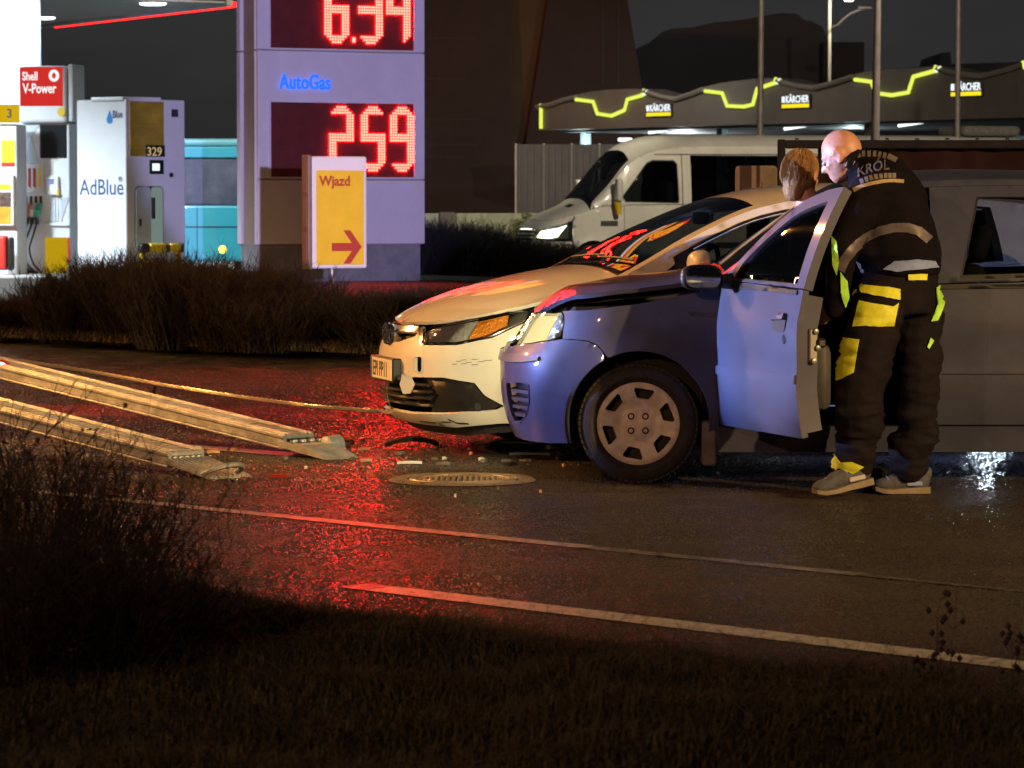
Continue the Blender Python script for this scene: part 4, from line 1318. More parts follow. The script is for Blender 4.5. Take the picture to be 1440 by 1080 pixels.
def pylon():
    Y = 40.0
    base = at(364, 388, Y)                 # near left corner of the face, at the plinth foot
    rz = R(27)
    root = thing('price_pylon', 'tall white price pylon with red lit prices and blue lettering', 'price sign', base, rz)
    s = FPX / Y
    W = 228 / s / math.cos(rz) * 1.012
    D = .62
    z0, zt = .36, 8.2
    # local frame: x along the face, y into the sign, z up; zz() turns a photo row into a height
    zz = lambda y: (388 - y) / s
    MB().box((.02, .05, -.7), (W - .04, D - .03, z0)).build('plinth', M_PLINTH, root)
    # body: core, two side cheeks, face panels with joints
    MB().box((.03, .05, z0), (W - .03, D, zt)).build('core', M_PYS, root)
    pan = lambda a, b: MB().rbox((0, 0, a), (W, .06, b), .008, 1).build('face_panel', M_PYL, root)
    joints = [z0, zz(252.5), zz(71), zz(-112), zz(-295), zt - .9]
    panels = []
    for a, b in zip(joints[:-1], joints[1:]):
        panels.append(pan(a + .006, b - .006))
    top = pan(joints[-1] + .006, zt)
    for y0, y1 in ((-.012, .11), (D - .11, D + .012)):
        for a, b in ((z0, zz(72)), (zz(72) + .012, zt)):
            MB().rbox((-.012, y0 if y0 > 0 else .062, a), (.05, y1, b), .012, 1).build('cheek_rail', M_PYL if y0 < 0 else M_PYL, root)
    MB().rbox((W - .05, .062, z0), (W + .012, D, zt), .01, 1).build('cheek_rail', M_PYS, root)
    # recessed fascia fields and display boards
    def board(yb, yt, x0=.155, x1=None):
        x1 = x1 or W - .15
        o = MB().box((x0, -.004, zz(yb)), (x1, .012, zz(yt))).build('display_board', M_BOARD, panels[0])
        rim = MB()
        for lo, hi in (((x0 - .02, -.016, zz(yb) - .02), (x1 + .02, .0, zz(yb))), ((x0 - .02, -.016, zz(yt)), (x1 + .02, .0, zz(yt) + .02)), ((x0 - .02, -.016, zz(yb)), (x0, .0, zz(yt))), ((x1, -.016, zz(yb)), (x1 + .02, .0, zz(yt)))):
            rim.box(lo, hi)
        rim.build('board_rim', M_PYL, o)
        return o
    def price(txt, yb, yt, xs):
        bo = board(yb + 8, yt - 4)
        h = zz(yt) - zz(yb)
        for ch, x in zip(txt, xs):
            led_digit(ch, bo, x, zz(yb), h)
        return bo
    fx = lambda xp: (xp - 364) / 226.0 * W
    xs = [fx(458), fx(501), fx(541)]
    price('259', 241, 148, xs)
    xt = [fx(452), fx(498), fx(536)]
    b1 = price('634', 60, -33, xt)
    MB().rbox((fx(490), -.02, zz(58)), (fx(494), -.008, zz(51)), .004, 1).build('decimal_point', LED, b1)
    price('649', -120, -213, xt)
    price('629', -300, -393, xt)
    t = write('lettering', 'AutoGas', .245, LEDBLUE, panels[1], (fx(392), -.02, zz(125)), 0, extrude=.012, bold=.005, sx=.70, spacing=1.06)
    M_TITLE = emit('lit_title', (1.0, .8, .7), 1.6)
    for k, (w, y) in enumerate((('V-Power', -58), ('FuelSave', -240))):
        write('lettering', w, .22, M_TITLE, panels[2 + k], (fx(392), -.02, zz(y)), 0, extrude=.01, bold=.004)
    for za, zb_, c in ((zt - .84, zt - .60, emit('lit_white_band', (1, .9, .75), 1.5)), (zt - .55, zt - .40, emit('lit_red_band', (1, .03, .015), 3.0)), (zt - .34, zt - .06, emit('lit_yellow_band', (1, .55, .05), 1.8))):
        MB().box((.06, -.006, za), (W - .06, -.001, zb_)).build('lit_band', c, top)  # unseen glowing bands added for the streaks mirrored in the windscreen
    # lit emblem on the head of the pylon, above the picture
    em = MB()
    R0 = W * .40
    pts = []
    for k in range(15):
        a = R(200 - 220 * k / 14)
        r = R0 * (1.0 if k % 2 == 0 else .93)
        pts.append((W / 2 + r * math.cos(a), zt + .95 + r * .98 * math.sin(a)))
    pts += [(W / 2 + R0 * .45, zt + .95 - R0 * .72), (W / 2 + R0 * .40, zt + .95 - R0 * .9), (W / 2 - R0 * .40, zt + .95 - R0 * .9), (W / 2 - R0 * .45, zt + .95 - R0 * .72)]
    em.prism(pts, .1, .5)
    e = em.build('emblem', emit('lit_yellow', (1.0, .42, .02), 2.6), root)
    M_ERED = emit('lit_red', (1.0, .03, .01), 2.2)
    rb = MB()
    cx, cz = W / 2, zt + .95 - R0 * .62
    for k in range(6):
        a = R(150 - 120 * k / 5)
        rb.tube([(cx + .2 * R0 * math.cos(a), .085, cz + .25 * R0 * math.sin(a)), (cx + 1.25 * R0 * math.cos(a), .085, cz + 1.4 * R0 * math.sin(a))], .03, 6)
    rb.tube([(p[0], .09, p[1]) for p in pts + pts[:1]], .06, 6)
    rb.build('emblem_rib', M_ERED, e)
    return root
pylon_o = pylon()

# foundation blocks at the pylon foot
fb = thing('foundation_block', 'sloping concrete foundation under the tall price pylon', 'foundation', pylon_o.location + Vector((0, 0, -.05)), R(27))
f1 = MB().prism([(-.85, -.62), (-.34, -.15), (2.6, -.15), (2.75, -.62)], -.45, 1.0).build('footing', mat('footing_concrete', (.11, .10, .095), .9, nscale=6, namt=.3), fb)

# ================================================================== entrance sign
def wjazd():
    Y = 31.6
    s = FPX / Y
    rz = R(25)
    foot = pg(470, 492, .06)
    p = at(437, 378, Y)
    root = thing('entrance_sign', 'yellow entrance sign with a dark red arrow on a thin pole', 'sign', (p.x, p.y, 0.05), rz)
    z0 = p.z - .05
    z1 = z0 + 158 / s
    W = 78 / s / math.cos(rz)
    D = .14
    MB().rbox((0, 0, z0), (W, D, z1), .02, 2).build('sign_box', MT['signwhite'], root)
    cr = MB()
    cr.rbox((-.03, -.012, z0 - .01), (.015, D + .012, z1 + .012), .012, 2)
    cr.build('side_cap', mat('cap_brown', (.17, .11, .075), .5, nscale=5), root)
    for k in range(3):
        MB().rbox((-.036, .02, z0 + .06 + k * .32), (-.028, D - .02, z0 + .34 + k * .32), .003, 1).build('side_panel', mat('panel_brown', (.20, .11, .065), .6), root)
    f = MB().rbox((.055, -.007, z0 + .035), (W - .035, -.0005, z1 - .13), .003, 1).build('sign_face', MT['signyellow'], root)
    write('lettering', 'Wjazd', .128, MT['signred'], f, (.085, -.010, z1 - .27), 0, extrude=.0015, bold=.0035, sx=.92)
    aw = MB()
    ax, az = W - .06, z0 + .20
    L_ = .30
    aw.prism([(ax, az), (ax - .115, az + .155), (ax - .185, az + .155), (ax - .10, az + .038), (ax - L_, az + .038), (ax - L_, az - .038), (ax - .10, az - .038), (ax - .185, az - .155), (ax - .115, az - .155)], -.011, -.0075)
    aw.build('arrow', MT['signred'], f)
    MB().tube([(W * .42, D / 2, -.1), (W * .42, D / 2, z0 + .01)], .022, 12).build('pole', MT['galv'], root, smooth=True)
wjazd()

# ================================================================== canopy and column
M_CAN = mat('canopy_panel', (0.55, 0.58, 0.60), .5, nscale=2, namt=.05)
M_LAMP = emit('white_downlight', (.85, .95, 1.0), 14)
M_REDTUBE = emit('red_edge_light', (1.0, .02, .02), 3.0)
def canopy():
    # underside through three picture points, level
    zc = 5.0
    a, b_, = at(75, 38, 1), at(326, 8.5, 1)
    def up(x, y, z):
        p = at(x, y, 1.0) - Vector((0, 0, HC))
        return Vector((0, 0, HC)) + p * ((z - HC) / p.z)
    zc = 4.55
    A, B = up(75, 38, zc), up(326, 9, zc)
    d = (B - A).normalized()
    n = Vector((d.y, -d.x, 0))                # towards the camera
    if n.y > 0: n = -n
    root = thing('station_canopy', 'white lit canopy over the pumps with a red glowing edge', 'canopy', A)
    O = Vector(A)
    lw = lambda p: p - O
    w0, w1 = -3.5, (B - A).length + .0
    dep = 25
    M = Matrix(((d.x, n.x, 0, 0), (d.y, n.y, 0, 0), (0, 0, 1, 0), (0, 0, 0, 1)))
    MB().box((w0, .12, .30), (w1, dep, .8), M).build('roof_slab', M_CAN, root)
    k = 0
    for i in range(8):
        x0, x1 = w0 + (w1 - w0) * i / 8, w0 + (w1 - w0) * (i + 1) / 8
        for j in range(6):
            y0, y1 = .12 + j * 4.1, .12 + (j + 1) * 4.1
            MB().rbox((x0 + .004, y0 + .004, .05), (x1 - .004, y1 - .004, .08), .004, 1, M).build('ceiling_panel', M_CAN, root)
    fas = MB().rbox((w0, -.02, -.0), (w1 + .02, .11, .75), .02, 1, M).build('fascia', M_CAN, root)
    MB().tube([M @ Vector((0.0, -.045, .03)), M @ Vector((w1 + .02, -.045, .03))], .05, 8).build('edge_light', M_REDTUBE, fas, smooth=True)
    for (x, y) in ((215, 5), (60, 25), (5, 18)):
        P = up(x, y, zc + .05)
        q = lw(P)
        MB().lathe([(0, -.02), (.19, -.02), (.22, .0), (.22, .03)], 20, Matrix.Translation(q)).build('downlight', M_LAMP, root)
        lamp('canopy_lamp', 'SPOT', P + Vector((0, 0, -.06)), (.80, .93, 1.0), 1500, .15, P + Vector((0, 0, -4)), 130, .7)
    for (x, y) in ((-8.3, 40.6), (-10.2, 41.6), (-6.9, 45.4), (-5.1, 48.6)):  # downlights out of view, placed to light pump, cabinet and bus
        q = Vector((x, y, zc + .05))
        MB().lathe([(0, -.02), (.19, -.02), (.22, .0), (.22, .03)], 20, Matrix.Translation(lw(q))).build('downlight', M_LAMP, root)
        lamp('canopy_lamp', 'SPOT', q + Vector((0, 0, -.06)), (.80, .93, 1.0), 3300 if y < 43 else (1000 if y > 48 else 1100), .15, q + Vector((0, .6, -4)), 140, .7)
    return root, A, B
can_o, canA, canB = canopy()
pc = at(15, 380, 46.5)
cl = thing('canopy_column', 'square white column holding up the lit canopy', 'column', (pc.x, pc.y, .3), R(18))
MB().rbox((-.38, -.38, 0), (.38, .38, 4.4), .04, 2).build('shaft', mat('column_white', (.66, .70, .74), .4, nscale=2, namt=.05), cl)
MB().rbox((-.44, -.44, 0), (.44, .44, .18), .02, 1).build('base', M_PLINTH, cl)

# ================================================================== pump
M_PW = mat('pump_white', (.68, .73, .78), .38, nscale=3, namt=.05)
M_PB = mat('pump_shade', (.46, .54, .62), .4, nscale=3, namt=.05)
def pump():
    Y = 44.0
    s = FPX / Y
    p = at(33, 385, Y)
    rz = R(-8)
    root = thing('fuel_pump', 'tall white fuel pump with four hoses and a red sign on top', 'fuel pump', p, rz)
    X = lambda x: (x - 33) / s
    Z = lambda y: (385 - y) / s
    MB().rbox((X(33), 0, -.05), (X(101), .55, Z(174)), .02, 2).build('housing', M_PW, root)
    MB().rbox((X(30), -.08, Z(174)), (X(99), .55, Z(94)), .05, 3).build('sign_box', M_PW, root)
    MB().rbox((X(99.5), -.02, Z(172)), (X(107), .55, Z(92)), .02, 2).build('sign_end', M_PW, root)
    f = MB().box((X(33), -.086, Z(150)), (X(94), -.081, Z(96))).build('red_panel', emit('lit_red_panel', (.75, .035, .028), .85), root)
    wt = emit('lit_white', (1, 1, 1), 1.0)
    write('lettering', 'Shell', .15, wt, f, (X(36), -.092, Z(114)), 0, extrude=.002, bold=.003, sx=.74)
    write('lettering', 'V-Power', .175, wt, f, (X(37), -.092, Z(132)), 0, extrude=.002, bold=.0035, sx=.70)
    ro = MB()
    cx, cz = X(82), Z(108)
    ro.tube([(cx + .048 * math.cos(t), -.09, cz + .058 * math.sin(t)) for t in [2 * math.pi * k / 20 for k in range(21)]], .022, 6, cap=False)
    ro.build('ring_mark', wt, f)
    sh = MB()
    pts = [(X(92) + .052 * (1 if k % 2 else .9) * math.cos(R(-30 + 240 * k / 8)), Z(158.5) + .058 * (1 if k % 2 else .9) * math.sin(R(-30 + 240 * k / 8))) for k in range(9)] + [(X(92) - .02, Z(158.5) - .06), (X(92) + .02, Z(158.5) - .06)]
    sh.prism(pts, -.09, -.082)
    sh.build('emblem', MT['signyellow'], root)
    # display glass, facets, grade flags
    MB().rbox((X(58), -.012, Z(223)), (X(97), .01, Z(176)), .01, 1).build('display', mat('display_glass', (.02, .022, .024), .08, coat=1.0), root)
    for tri in (((34, 176), (58, 176), (44, 196)), ((34, 235), (46, 192), (58, 235)), ((80, 278), (70, 314), (80, 314)), ((88, 278), (88, 314), (100, 278))):
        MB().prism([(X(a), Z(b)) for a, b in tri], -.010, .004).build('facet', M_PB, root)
    MB().rbox((X(34), -.02, Z(272)), (X(64), .0, Z(230)), .01, 1).build('grade_panel', M_PW, root)
    for k, (xx, c) in enumerate(((37, 'signyellow'), (43.5, 'signred'), (50.5, 'signred'), (58, 'signyellow'))):
        MB().prism([(X(xx - 1.9), Z(262)), (X(xx - 1.9), Z(237)), (X(xx + 1.9), Z(237)), (X(xx + 1.9), Z(265))], -.026, -.019).build('grade_flag', MT[c], root)
    cols = [mat('nozzle_grey', (.28, .22, .22), .5), mat('nozzle_red', (.50, .13, .10), .5), mat('nozzle_white', (.5, .5, .48), .5), mat('nozzle_green', (.03, .28, .16), .5)]
    for k, xx in enumerate((37.5, 45, 52, 59)):
        MB().rbox((X(xx - 1.7), -.018, Z(289)), (X(xx + 1.7), .01, Z(276)), .004, 1).build('nozzle_slot', MT['black'], root)
        nz = MB()
        nz.tube([(X(xx), -.03, Z(286)), (X(xx - .5), -.075, Z(291)), (X(xx - 2), -.12, Z(297)), (X(xx - 2.5), -.12, Z(306))], [.016, .04, .05, .03], 8)
        nz = nz.build('nozzle', cols[k], root, smooth=True)
        MB().tube([(X(xx - 2.5), -.12, Z(305)), (X(xx - 2.6), -.12, Z(315))], [.032, .026], 8).build('nozzle_grip', MT['black'], nz, smooth=True)
        hx = [30, 36, 41, 50][k]
        pts = [Vector((X(xx - 2.5), -.12, Z(314))), Vector((X((xx + hx) / 2 - 2), -.15, Z(330))), Vector((X(hx - 3), -.16, Z(350))), Vector((X(hx + 2), -.15, Z(370))), Vector((X(hx + 9), -.10, Z(380))), Vector((X(44 + k * 5), -.02, Z(383)))]
        q = []
        for i in range(len(pts) - 1):
            p0, p1, p2, p3 = pts[max(0, i - 1)], pts[i], pts[i + 1], pts[min(len(pts) - 1, i + 2)]
            for u in range(5):
                t_ = u / 5
                q.append(.5 * ((2 * p1) + (p2 - p0) * t_ + (2 * p0 - 5 * p1 + 4 * p2 - p3) * t_ ** 2 + (3 * p1 - p0 - 3 * p2 + p3) * t_ ** 3))
        MB().tube(q + [pts[-1]], .013, 6).build('hose', MT['black'], root, smooth=True)
    tb = MB().rbox((X(67), -.05, Z(275)), (X(86), .0, Z(248)), .012, 1).build('pay_terminal', M_PW, root)
    MB().box((X(72), -.054, Z(259)), (X(79.5), -.0505, Z(252))).build('screen', emit('violet_screen', (.35, .4, .8), .8), tb)
    MB().box((X(83.5), -.054, Z(275)), (X(86.5), -.0505, Z(267))).build('sticker', MT['signyellow'], tb)
    for k in range(4):
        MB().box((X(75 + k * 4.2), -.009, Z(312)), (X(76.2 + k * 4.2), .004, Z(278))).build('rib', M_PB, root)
    MB().rbox((X(65), -.03, Z(318)), (X(101), .0, Z(313)), .006, 1).build('ledge', M_PW, root)
    MB().box((X(65), -.008, -.02), (X(97), .004, Z(334))).build('yellow_panel', emit('lit_yellow_panel', (.78, .50, .01), .62), root)
    MB().box((X(97), -.008, Z(370)), (X(101), .004, Z(334))).build('red_stripe', MT['signred'], root)
    # neighbour unit at the picture's edge
    r2 = thing('pump_island_post', 'narrow white post with a yellow number three and a price card', 'sign post', at(-12, 385, 43.4), rz)
    X2 = lambda x: (x + 12) / s
    MB().rbox((X2(-10), .05, -.05), (X2(24), .5, Z(178)), .02, 2).build('post', M_PW, r2)
    n = MB().rbox((X2(-14), -.02, Z(176)), (X2(27), .1, Z(151)), .01, 1).build('number_board', emit('lit_yellow_board', (.85, .55, .01), .75), r2)
    write('number', '3', .155, MT['ink'], n, (X2(12), -.024, Z(169)), 0, extrude=.001, bold=.003)
    MB().box((X2(2), .042, Z(231)), (X2(21), .052, Z(200))).build('yellow_panel', MT['signyellow'], r2)
    MB().box((X2(2), .040, Z(236)), (X2(21), .051, Z(231.5))).build('red_stripe', MT['signred'], r2)
    c = MB().rbox((X2(-12), -.01, Z(319)), (X2(21), .045, Z(248)), .01, 1).build('card_frame', MT['signwhite'], r2)
    MB().box((X2(-9), -.014, Z(269)), (X2(17), -.0095, Z(261))).build('card_strip', MT['signyellow'], c)
    MB().box((X2(-9), -.014, Z(292)), (X2(17), -.0095, Z(272))).build('card_photo', mat('card_brown', (.10, .055, .04), .5, nscale=14, namt=.8), c)
    MB().box((X2(-9), -.014, Z(316)), (X2(17), -.0095, Z(292.5))).build('card_offer', mat('card_orange', (.55, .28, .02), .5, nscale=10, namt=.4), c)
    b3 = thing('windscreen_wash_bin', 'red and black wash bin hung low on the white pump post', 'bin', at(-8, 380, 43.2), rz)
    MB().rbox((0, -.1, 0), (X2(8), .06, .44), .04, 3).build('front', mat('bin_red', (.55, .03, .02), .45), b3, smooth=True)
    MB().rbox((X2(8.5), -.08, 0), (X2(16), .06, .42), .04, 3).build('back', MT['black'], b3, smooth=True)
    return root
pump()

# ================================================================== cabinet with corner towards us
def adblue():
    Y = 43.0
    s = FPX / Y
    p = at(178, 392, Y)
    root = thing('dispenser_cabinet', 'big white cabinet dispenser with blue lettering on its bright side', 'dispenser cabinet', p)
    ht = (392 - 140) / s
    a = R(40)
    w = 77 / s / math.cos(a)
    v = 77 / s / math.sin(R(50))
    left = Matrix.Translation((0, 0, 0)) @ Matrix.Rotation(R(180 - 40), 4, 'Z')
    e1, e2 = Vector((-math.cos(a), math.sin(a), 0)), Vector((math.sin(R(50)), math.cos(R(50)), 0))
    M = Matrix(((e1.x, e2.x, 0, 0), (e1.y, e2.y, 0, 0), (0, 0, 1, 0), (0, 0, 0, 1)))
    MB().rbox((0, 0, -.1), (w, v, ht), .015, 2, M).build('housing', mat('cabinet_white', (.66, .69, .73), .4, nscale=2, namt=.05), root)
    MB().rbox((.02, -.03, ht - .02), (w - .3, v * .62, ht + .03), .01, 1, M).build('lid', M_PW, root)
    # bright side: x from far left to the corner
    MF = Matrix.Rotation(math.atan2(-e1.y, -e1.x), 4, 'Z')          # writing runs from left end to the corner
    o = e1 * w
    nf = Vector((-e1.y, e1.x, 0)) if (-e1.y * 0 + e1.x * -1) > 0 else Vector((e1.y, -e1.x, 0))
    rzf = math.atan2(-e1.y, -e1.x)
    nv = Vector((math.sin(rzf), -math.cos(rzf), 0))
    fx = lambda xp: (xp - 101) / 77.0 * w
    Z = lambda y: (392 - y) / s
    blue = mat('navy_letter', (.035, .06, .16), .5)
    q = lambda xp, y, e=.003: o - e1 * fx(xp) + nv * e + Vector((0, 0, Z(y)))
    write('lettering', 'AdBlue', .285, blue, root, q(105.5, 274), rzf, extrude=.001, bold=.001, sx=.97)
    write('lettering', '®', .1, blue, root, q(166.5, 256), rzf, extrude=.001)
    write('lettering', 'Blue', .13, blue, root, q(158, 166), rzf, extrude=.001, bold=.003, sx=.8)
    write('lettering', 'www adblue', .035, blue, root, q(158, 170), rzf, extrude=.0008, sx=.9) if False else None
    dr = MB().prism([(0, .17), (.055, .06), (.048, .02), (.02, 0), (-.02, 0), (-.048, .02), (-.055, .06)], -.006, -.001, Matrix.Translation(q(153.5, 174, 0)) @ Matrix.Rotation(rzf, 4, 'Z'))
    dr.build('drop_mark', mat('drop_blue', (.03, .22, .55), .4), root)
    # shaded service side
    rzs = math.atan2(e2.y, e2.x)
    ns = Vector((math.sin(rzs), -math.cos(rzs), 0))
    gx = lambda xp: (xp - 178) / 77.0 * v
    def plate(name, x0, y0, x1, y1, m, e=.006, r=.004, par=None):
        c = Matrix.Rotation(rzs, 4, 'Z')
        return MB().rbox((gx(x0), -e, Z(y1)), (gx(x1), .0, Z(y0)), r, 1, c).build(name, m, par or root)
    yp = plate('price_board', 183, 143, 227, 220, mat('dull_yellow', (.32, .22, .02), .6, nscale=5), .01)
    for k in range(4):
        plate('board_line', 184, 161 + k * 15.5, 226, 161.6 + k * 15.5, mat('line_yellow', (.42, .32, .08), .6), .012, par=yp)
    db = plate('digit_board', 203, 204, 228, 220.5, MT['ink'], .014)
    write('digits', '329', .155, emit('amber_digit', (.9, .65, .3), .5), db, e2 * gx(204) + ns * .017 + Vector((0, 0, Z(219))), rzs, extrude=.001, bold=.002)
    tb = plate('terminal', 208, 225, 226, 245, MT['black'], .02)
    plate('screen', 211, 230, 220.5, 240, emit('pale_screen', (.75, 1.0, .9), 1.3), .024, par=tb)
    plate('vent_grille', 237, 153, 246, 164, MT['trim'], .008)
    plate('lock', 234, 243, 239, 249, MT['black'], .012)
    c = Matrix.Rotation(rzs, 4, 'Z')
    rec = MB().prism([(x, z) for x, z in rrect(gx(189), Z(352), gx(226), Z(262), .06, 4)], -.006, 0, c).build('door_seal', MT['trim'], root)
    MB().prism([(x, z) for x, z in rrect(gx(190), Z(351), gx(209), Z(263), .05, 4)], -.014, 0, c).build('service_door', M_PB, rec)
    MB().prism([(x, z) for x, z in rrect(gx(209.6), Z(351), gx(225), Z(263), .05, 4)], -.010, 0, c).build('lit_niche', emit('niche_glow', (.55, .75, .68), .28), rec)
    plate('nozzle', 210, 278, 213, 308, MT['black'], .05, par=rec)
    plate('door_lock', 194, 308, 197, 318, MT['black'], .02, par=rec)
    # bump bars at the foot
    bp = thing('bump_bar', 'low black and yellow bump bar at the foot of the cabinet', 'barrier', p + Vector((.05, -.55, 0)), rzs)
    for k, (x0, x1, m) in enumerate(((195, 207, 'black'), (207, 228, 'signyellow'), (228, 233, 'black'), (233, 247, 'signyellow'), (247, 251, 'black'))):
        MB().rbox((gx(x0), -.06, .33), (gx(x1) - .002, .06, .45), .03, 2).build('bar_band', MT[m], bp)
    for x in (200, 246):
        MB().tube([(gx(x), 0, -.1), (gx(x), 0, .33)], .04, 10).build('bar_leg', MT['signyellow'], bp, smooth=True)
adblue()

# forecourt slab and its pale kerb
M = Matrix.Translation((0, 0, 0))
pz = [pg(-80, 400, .34), pg(330, 400, .34)]
A, B = at(-60, 386, 42.4), at(330, 390, 41.6)
d = (B - A); d.z = 0; L_ = d.length; d.normalize()
isl = thing('pump_island', 'pale raised concrete island under the pump and cabinet', 'island', (A.x, A.y, .28), math.atan2(d.y, d.x))
MB().rbox((0, 0, -.2), (L_, 4.2, .165), .02, 1).build('slab', M_FORE, isl)
for k in range(int(L_ / .6)):
    MB().rbox((k * .6 + .004, -.13, -.2), (k * .6 + .596, -.004, .155), .012, 1).build('edge_stone', M_KERB if k else M_KERB, isl)
vs = [at(-250, 400, 40) , at(330, 402, 40), at(330, 402, 75), at(-250, 400, 75)]
vs = [(p.x, p.y, .30) for p in vs]
tag(mesh('forecourt', vs, [(0, 1, 2, 3)], M_FORE), kind='structure')

# ================================================================== turquoise bus behind the pylon
def bus():
    Y = 52.0
    s = FPX / Y
    M_T = mat('turquoise_paint', (.04, .42, .56), .4, coat=.5, nscale=2, namt=.1)
    M_TL = mat('pale_turquoise', (.16, .50, .58), .4, coat=.5)
    p = at(262, 385, Y)
    root = thing('parked_bus', 'turquoise bus with dark side window parked behind the price pylon', 'bus', (p.x, p.y, .1), R(3))
    X = lambda x: (x - 262) / s
    z = lambda y: (px(262, y, Y).z - .1)
    MB().rbox((X(257), 0, .35), (X(440), 2.2, z(289)), .03, 2).build('lower_body', M_T, root)
    MB().rbox((X(257), .03, z(289)), (X(440), 2.2, z(222)), .04, 2).build('side_window', mat('bus_glass', (.10, .11, .16), .12, coat=1, nscale=1.5, namt=.6), root)
    MB().rbox((X(257), 0, z(222)), (X(440), 2.2, z(206)), .02, 2).build('window_header', M_T, root)
    MB().rbox((X(257), -.02, z(206)), (X(440), 2.2, z(195)), .05, 3).build('roof_edge', M_TL, root)
    MB().box((X(257), -.006, z(320)), (X(440), .0, z(318.4))).build('body_seam', MT['black'], root)
    MB().box((X(277), -.006, .4), (X(278), .0, z(292))).build('body_seam', MT['black'], root)
    MB().lathe([(0, .01), (.05, .008), (.06, 0)], 12, Matrix.Translation((X(313), -.0, z(351))) @ Matrix.Rotation(R(90), 4, 'X')).build('side_marker', emit('amber_marker', (1, .45, .05), 6), root)
    for x in (430,):
        MB().lathe([(.0, .12), (.28, .14), (.45, .10), (.48, 0), (.45, -.15)], 24, Matrix.Translation((X(x), .12, .42)) @ Matrix.Rotation(R(90), 4, 'X')).build('wheel', MT['tyre'], root, smooth=True)
bus()
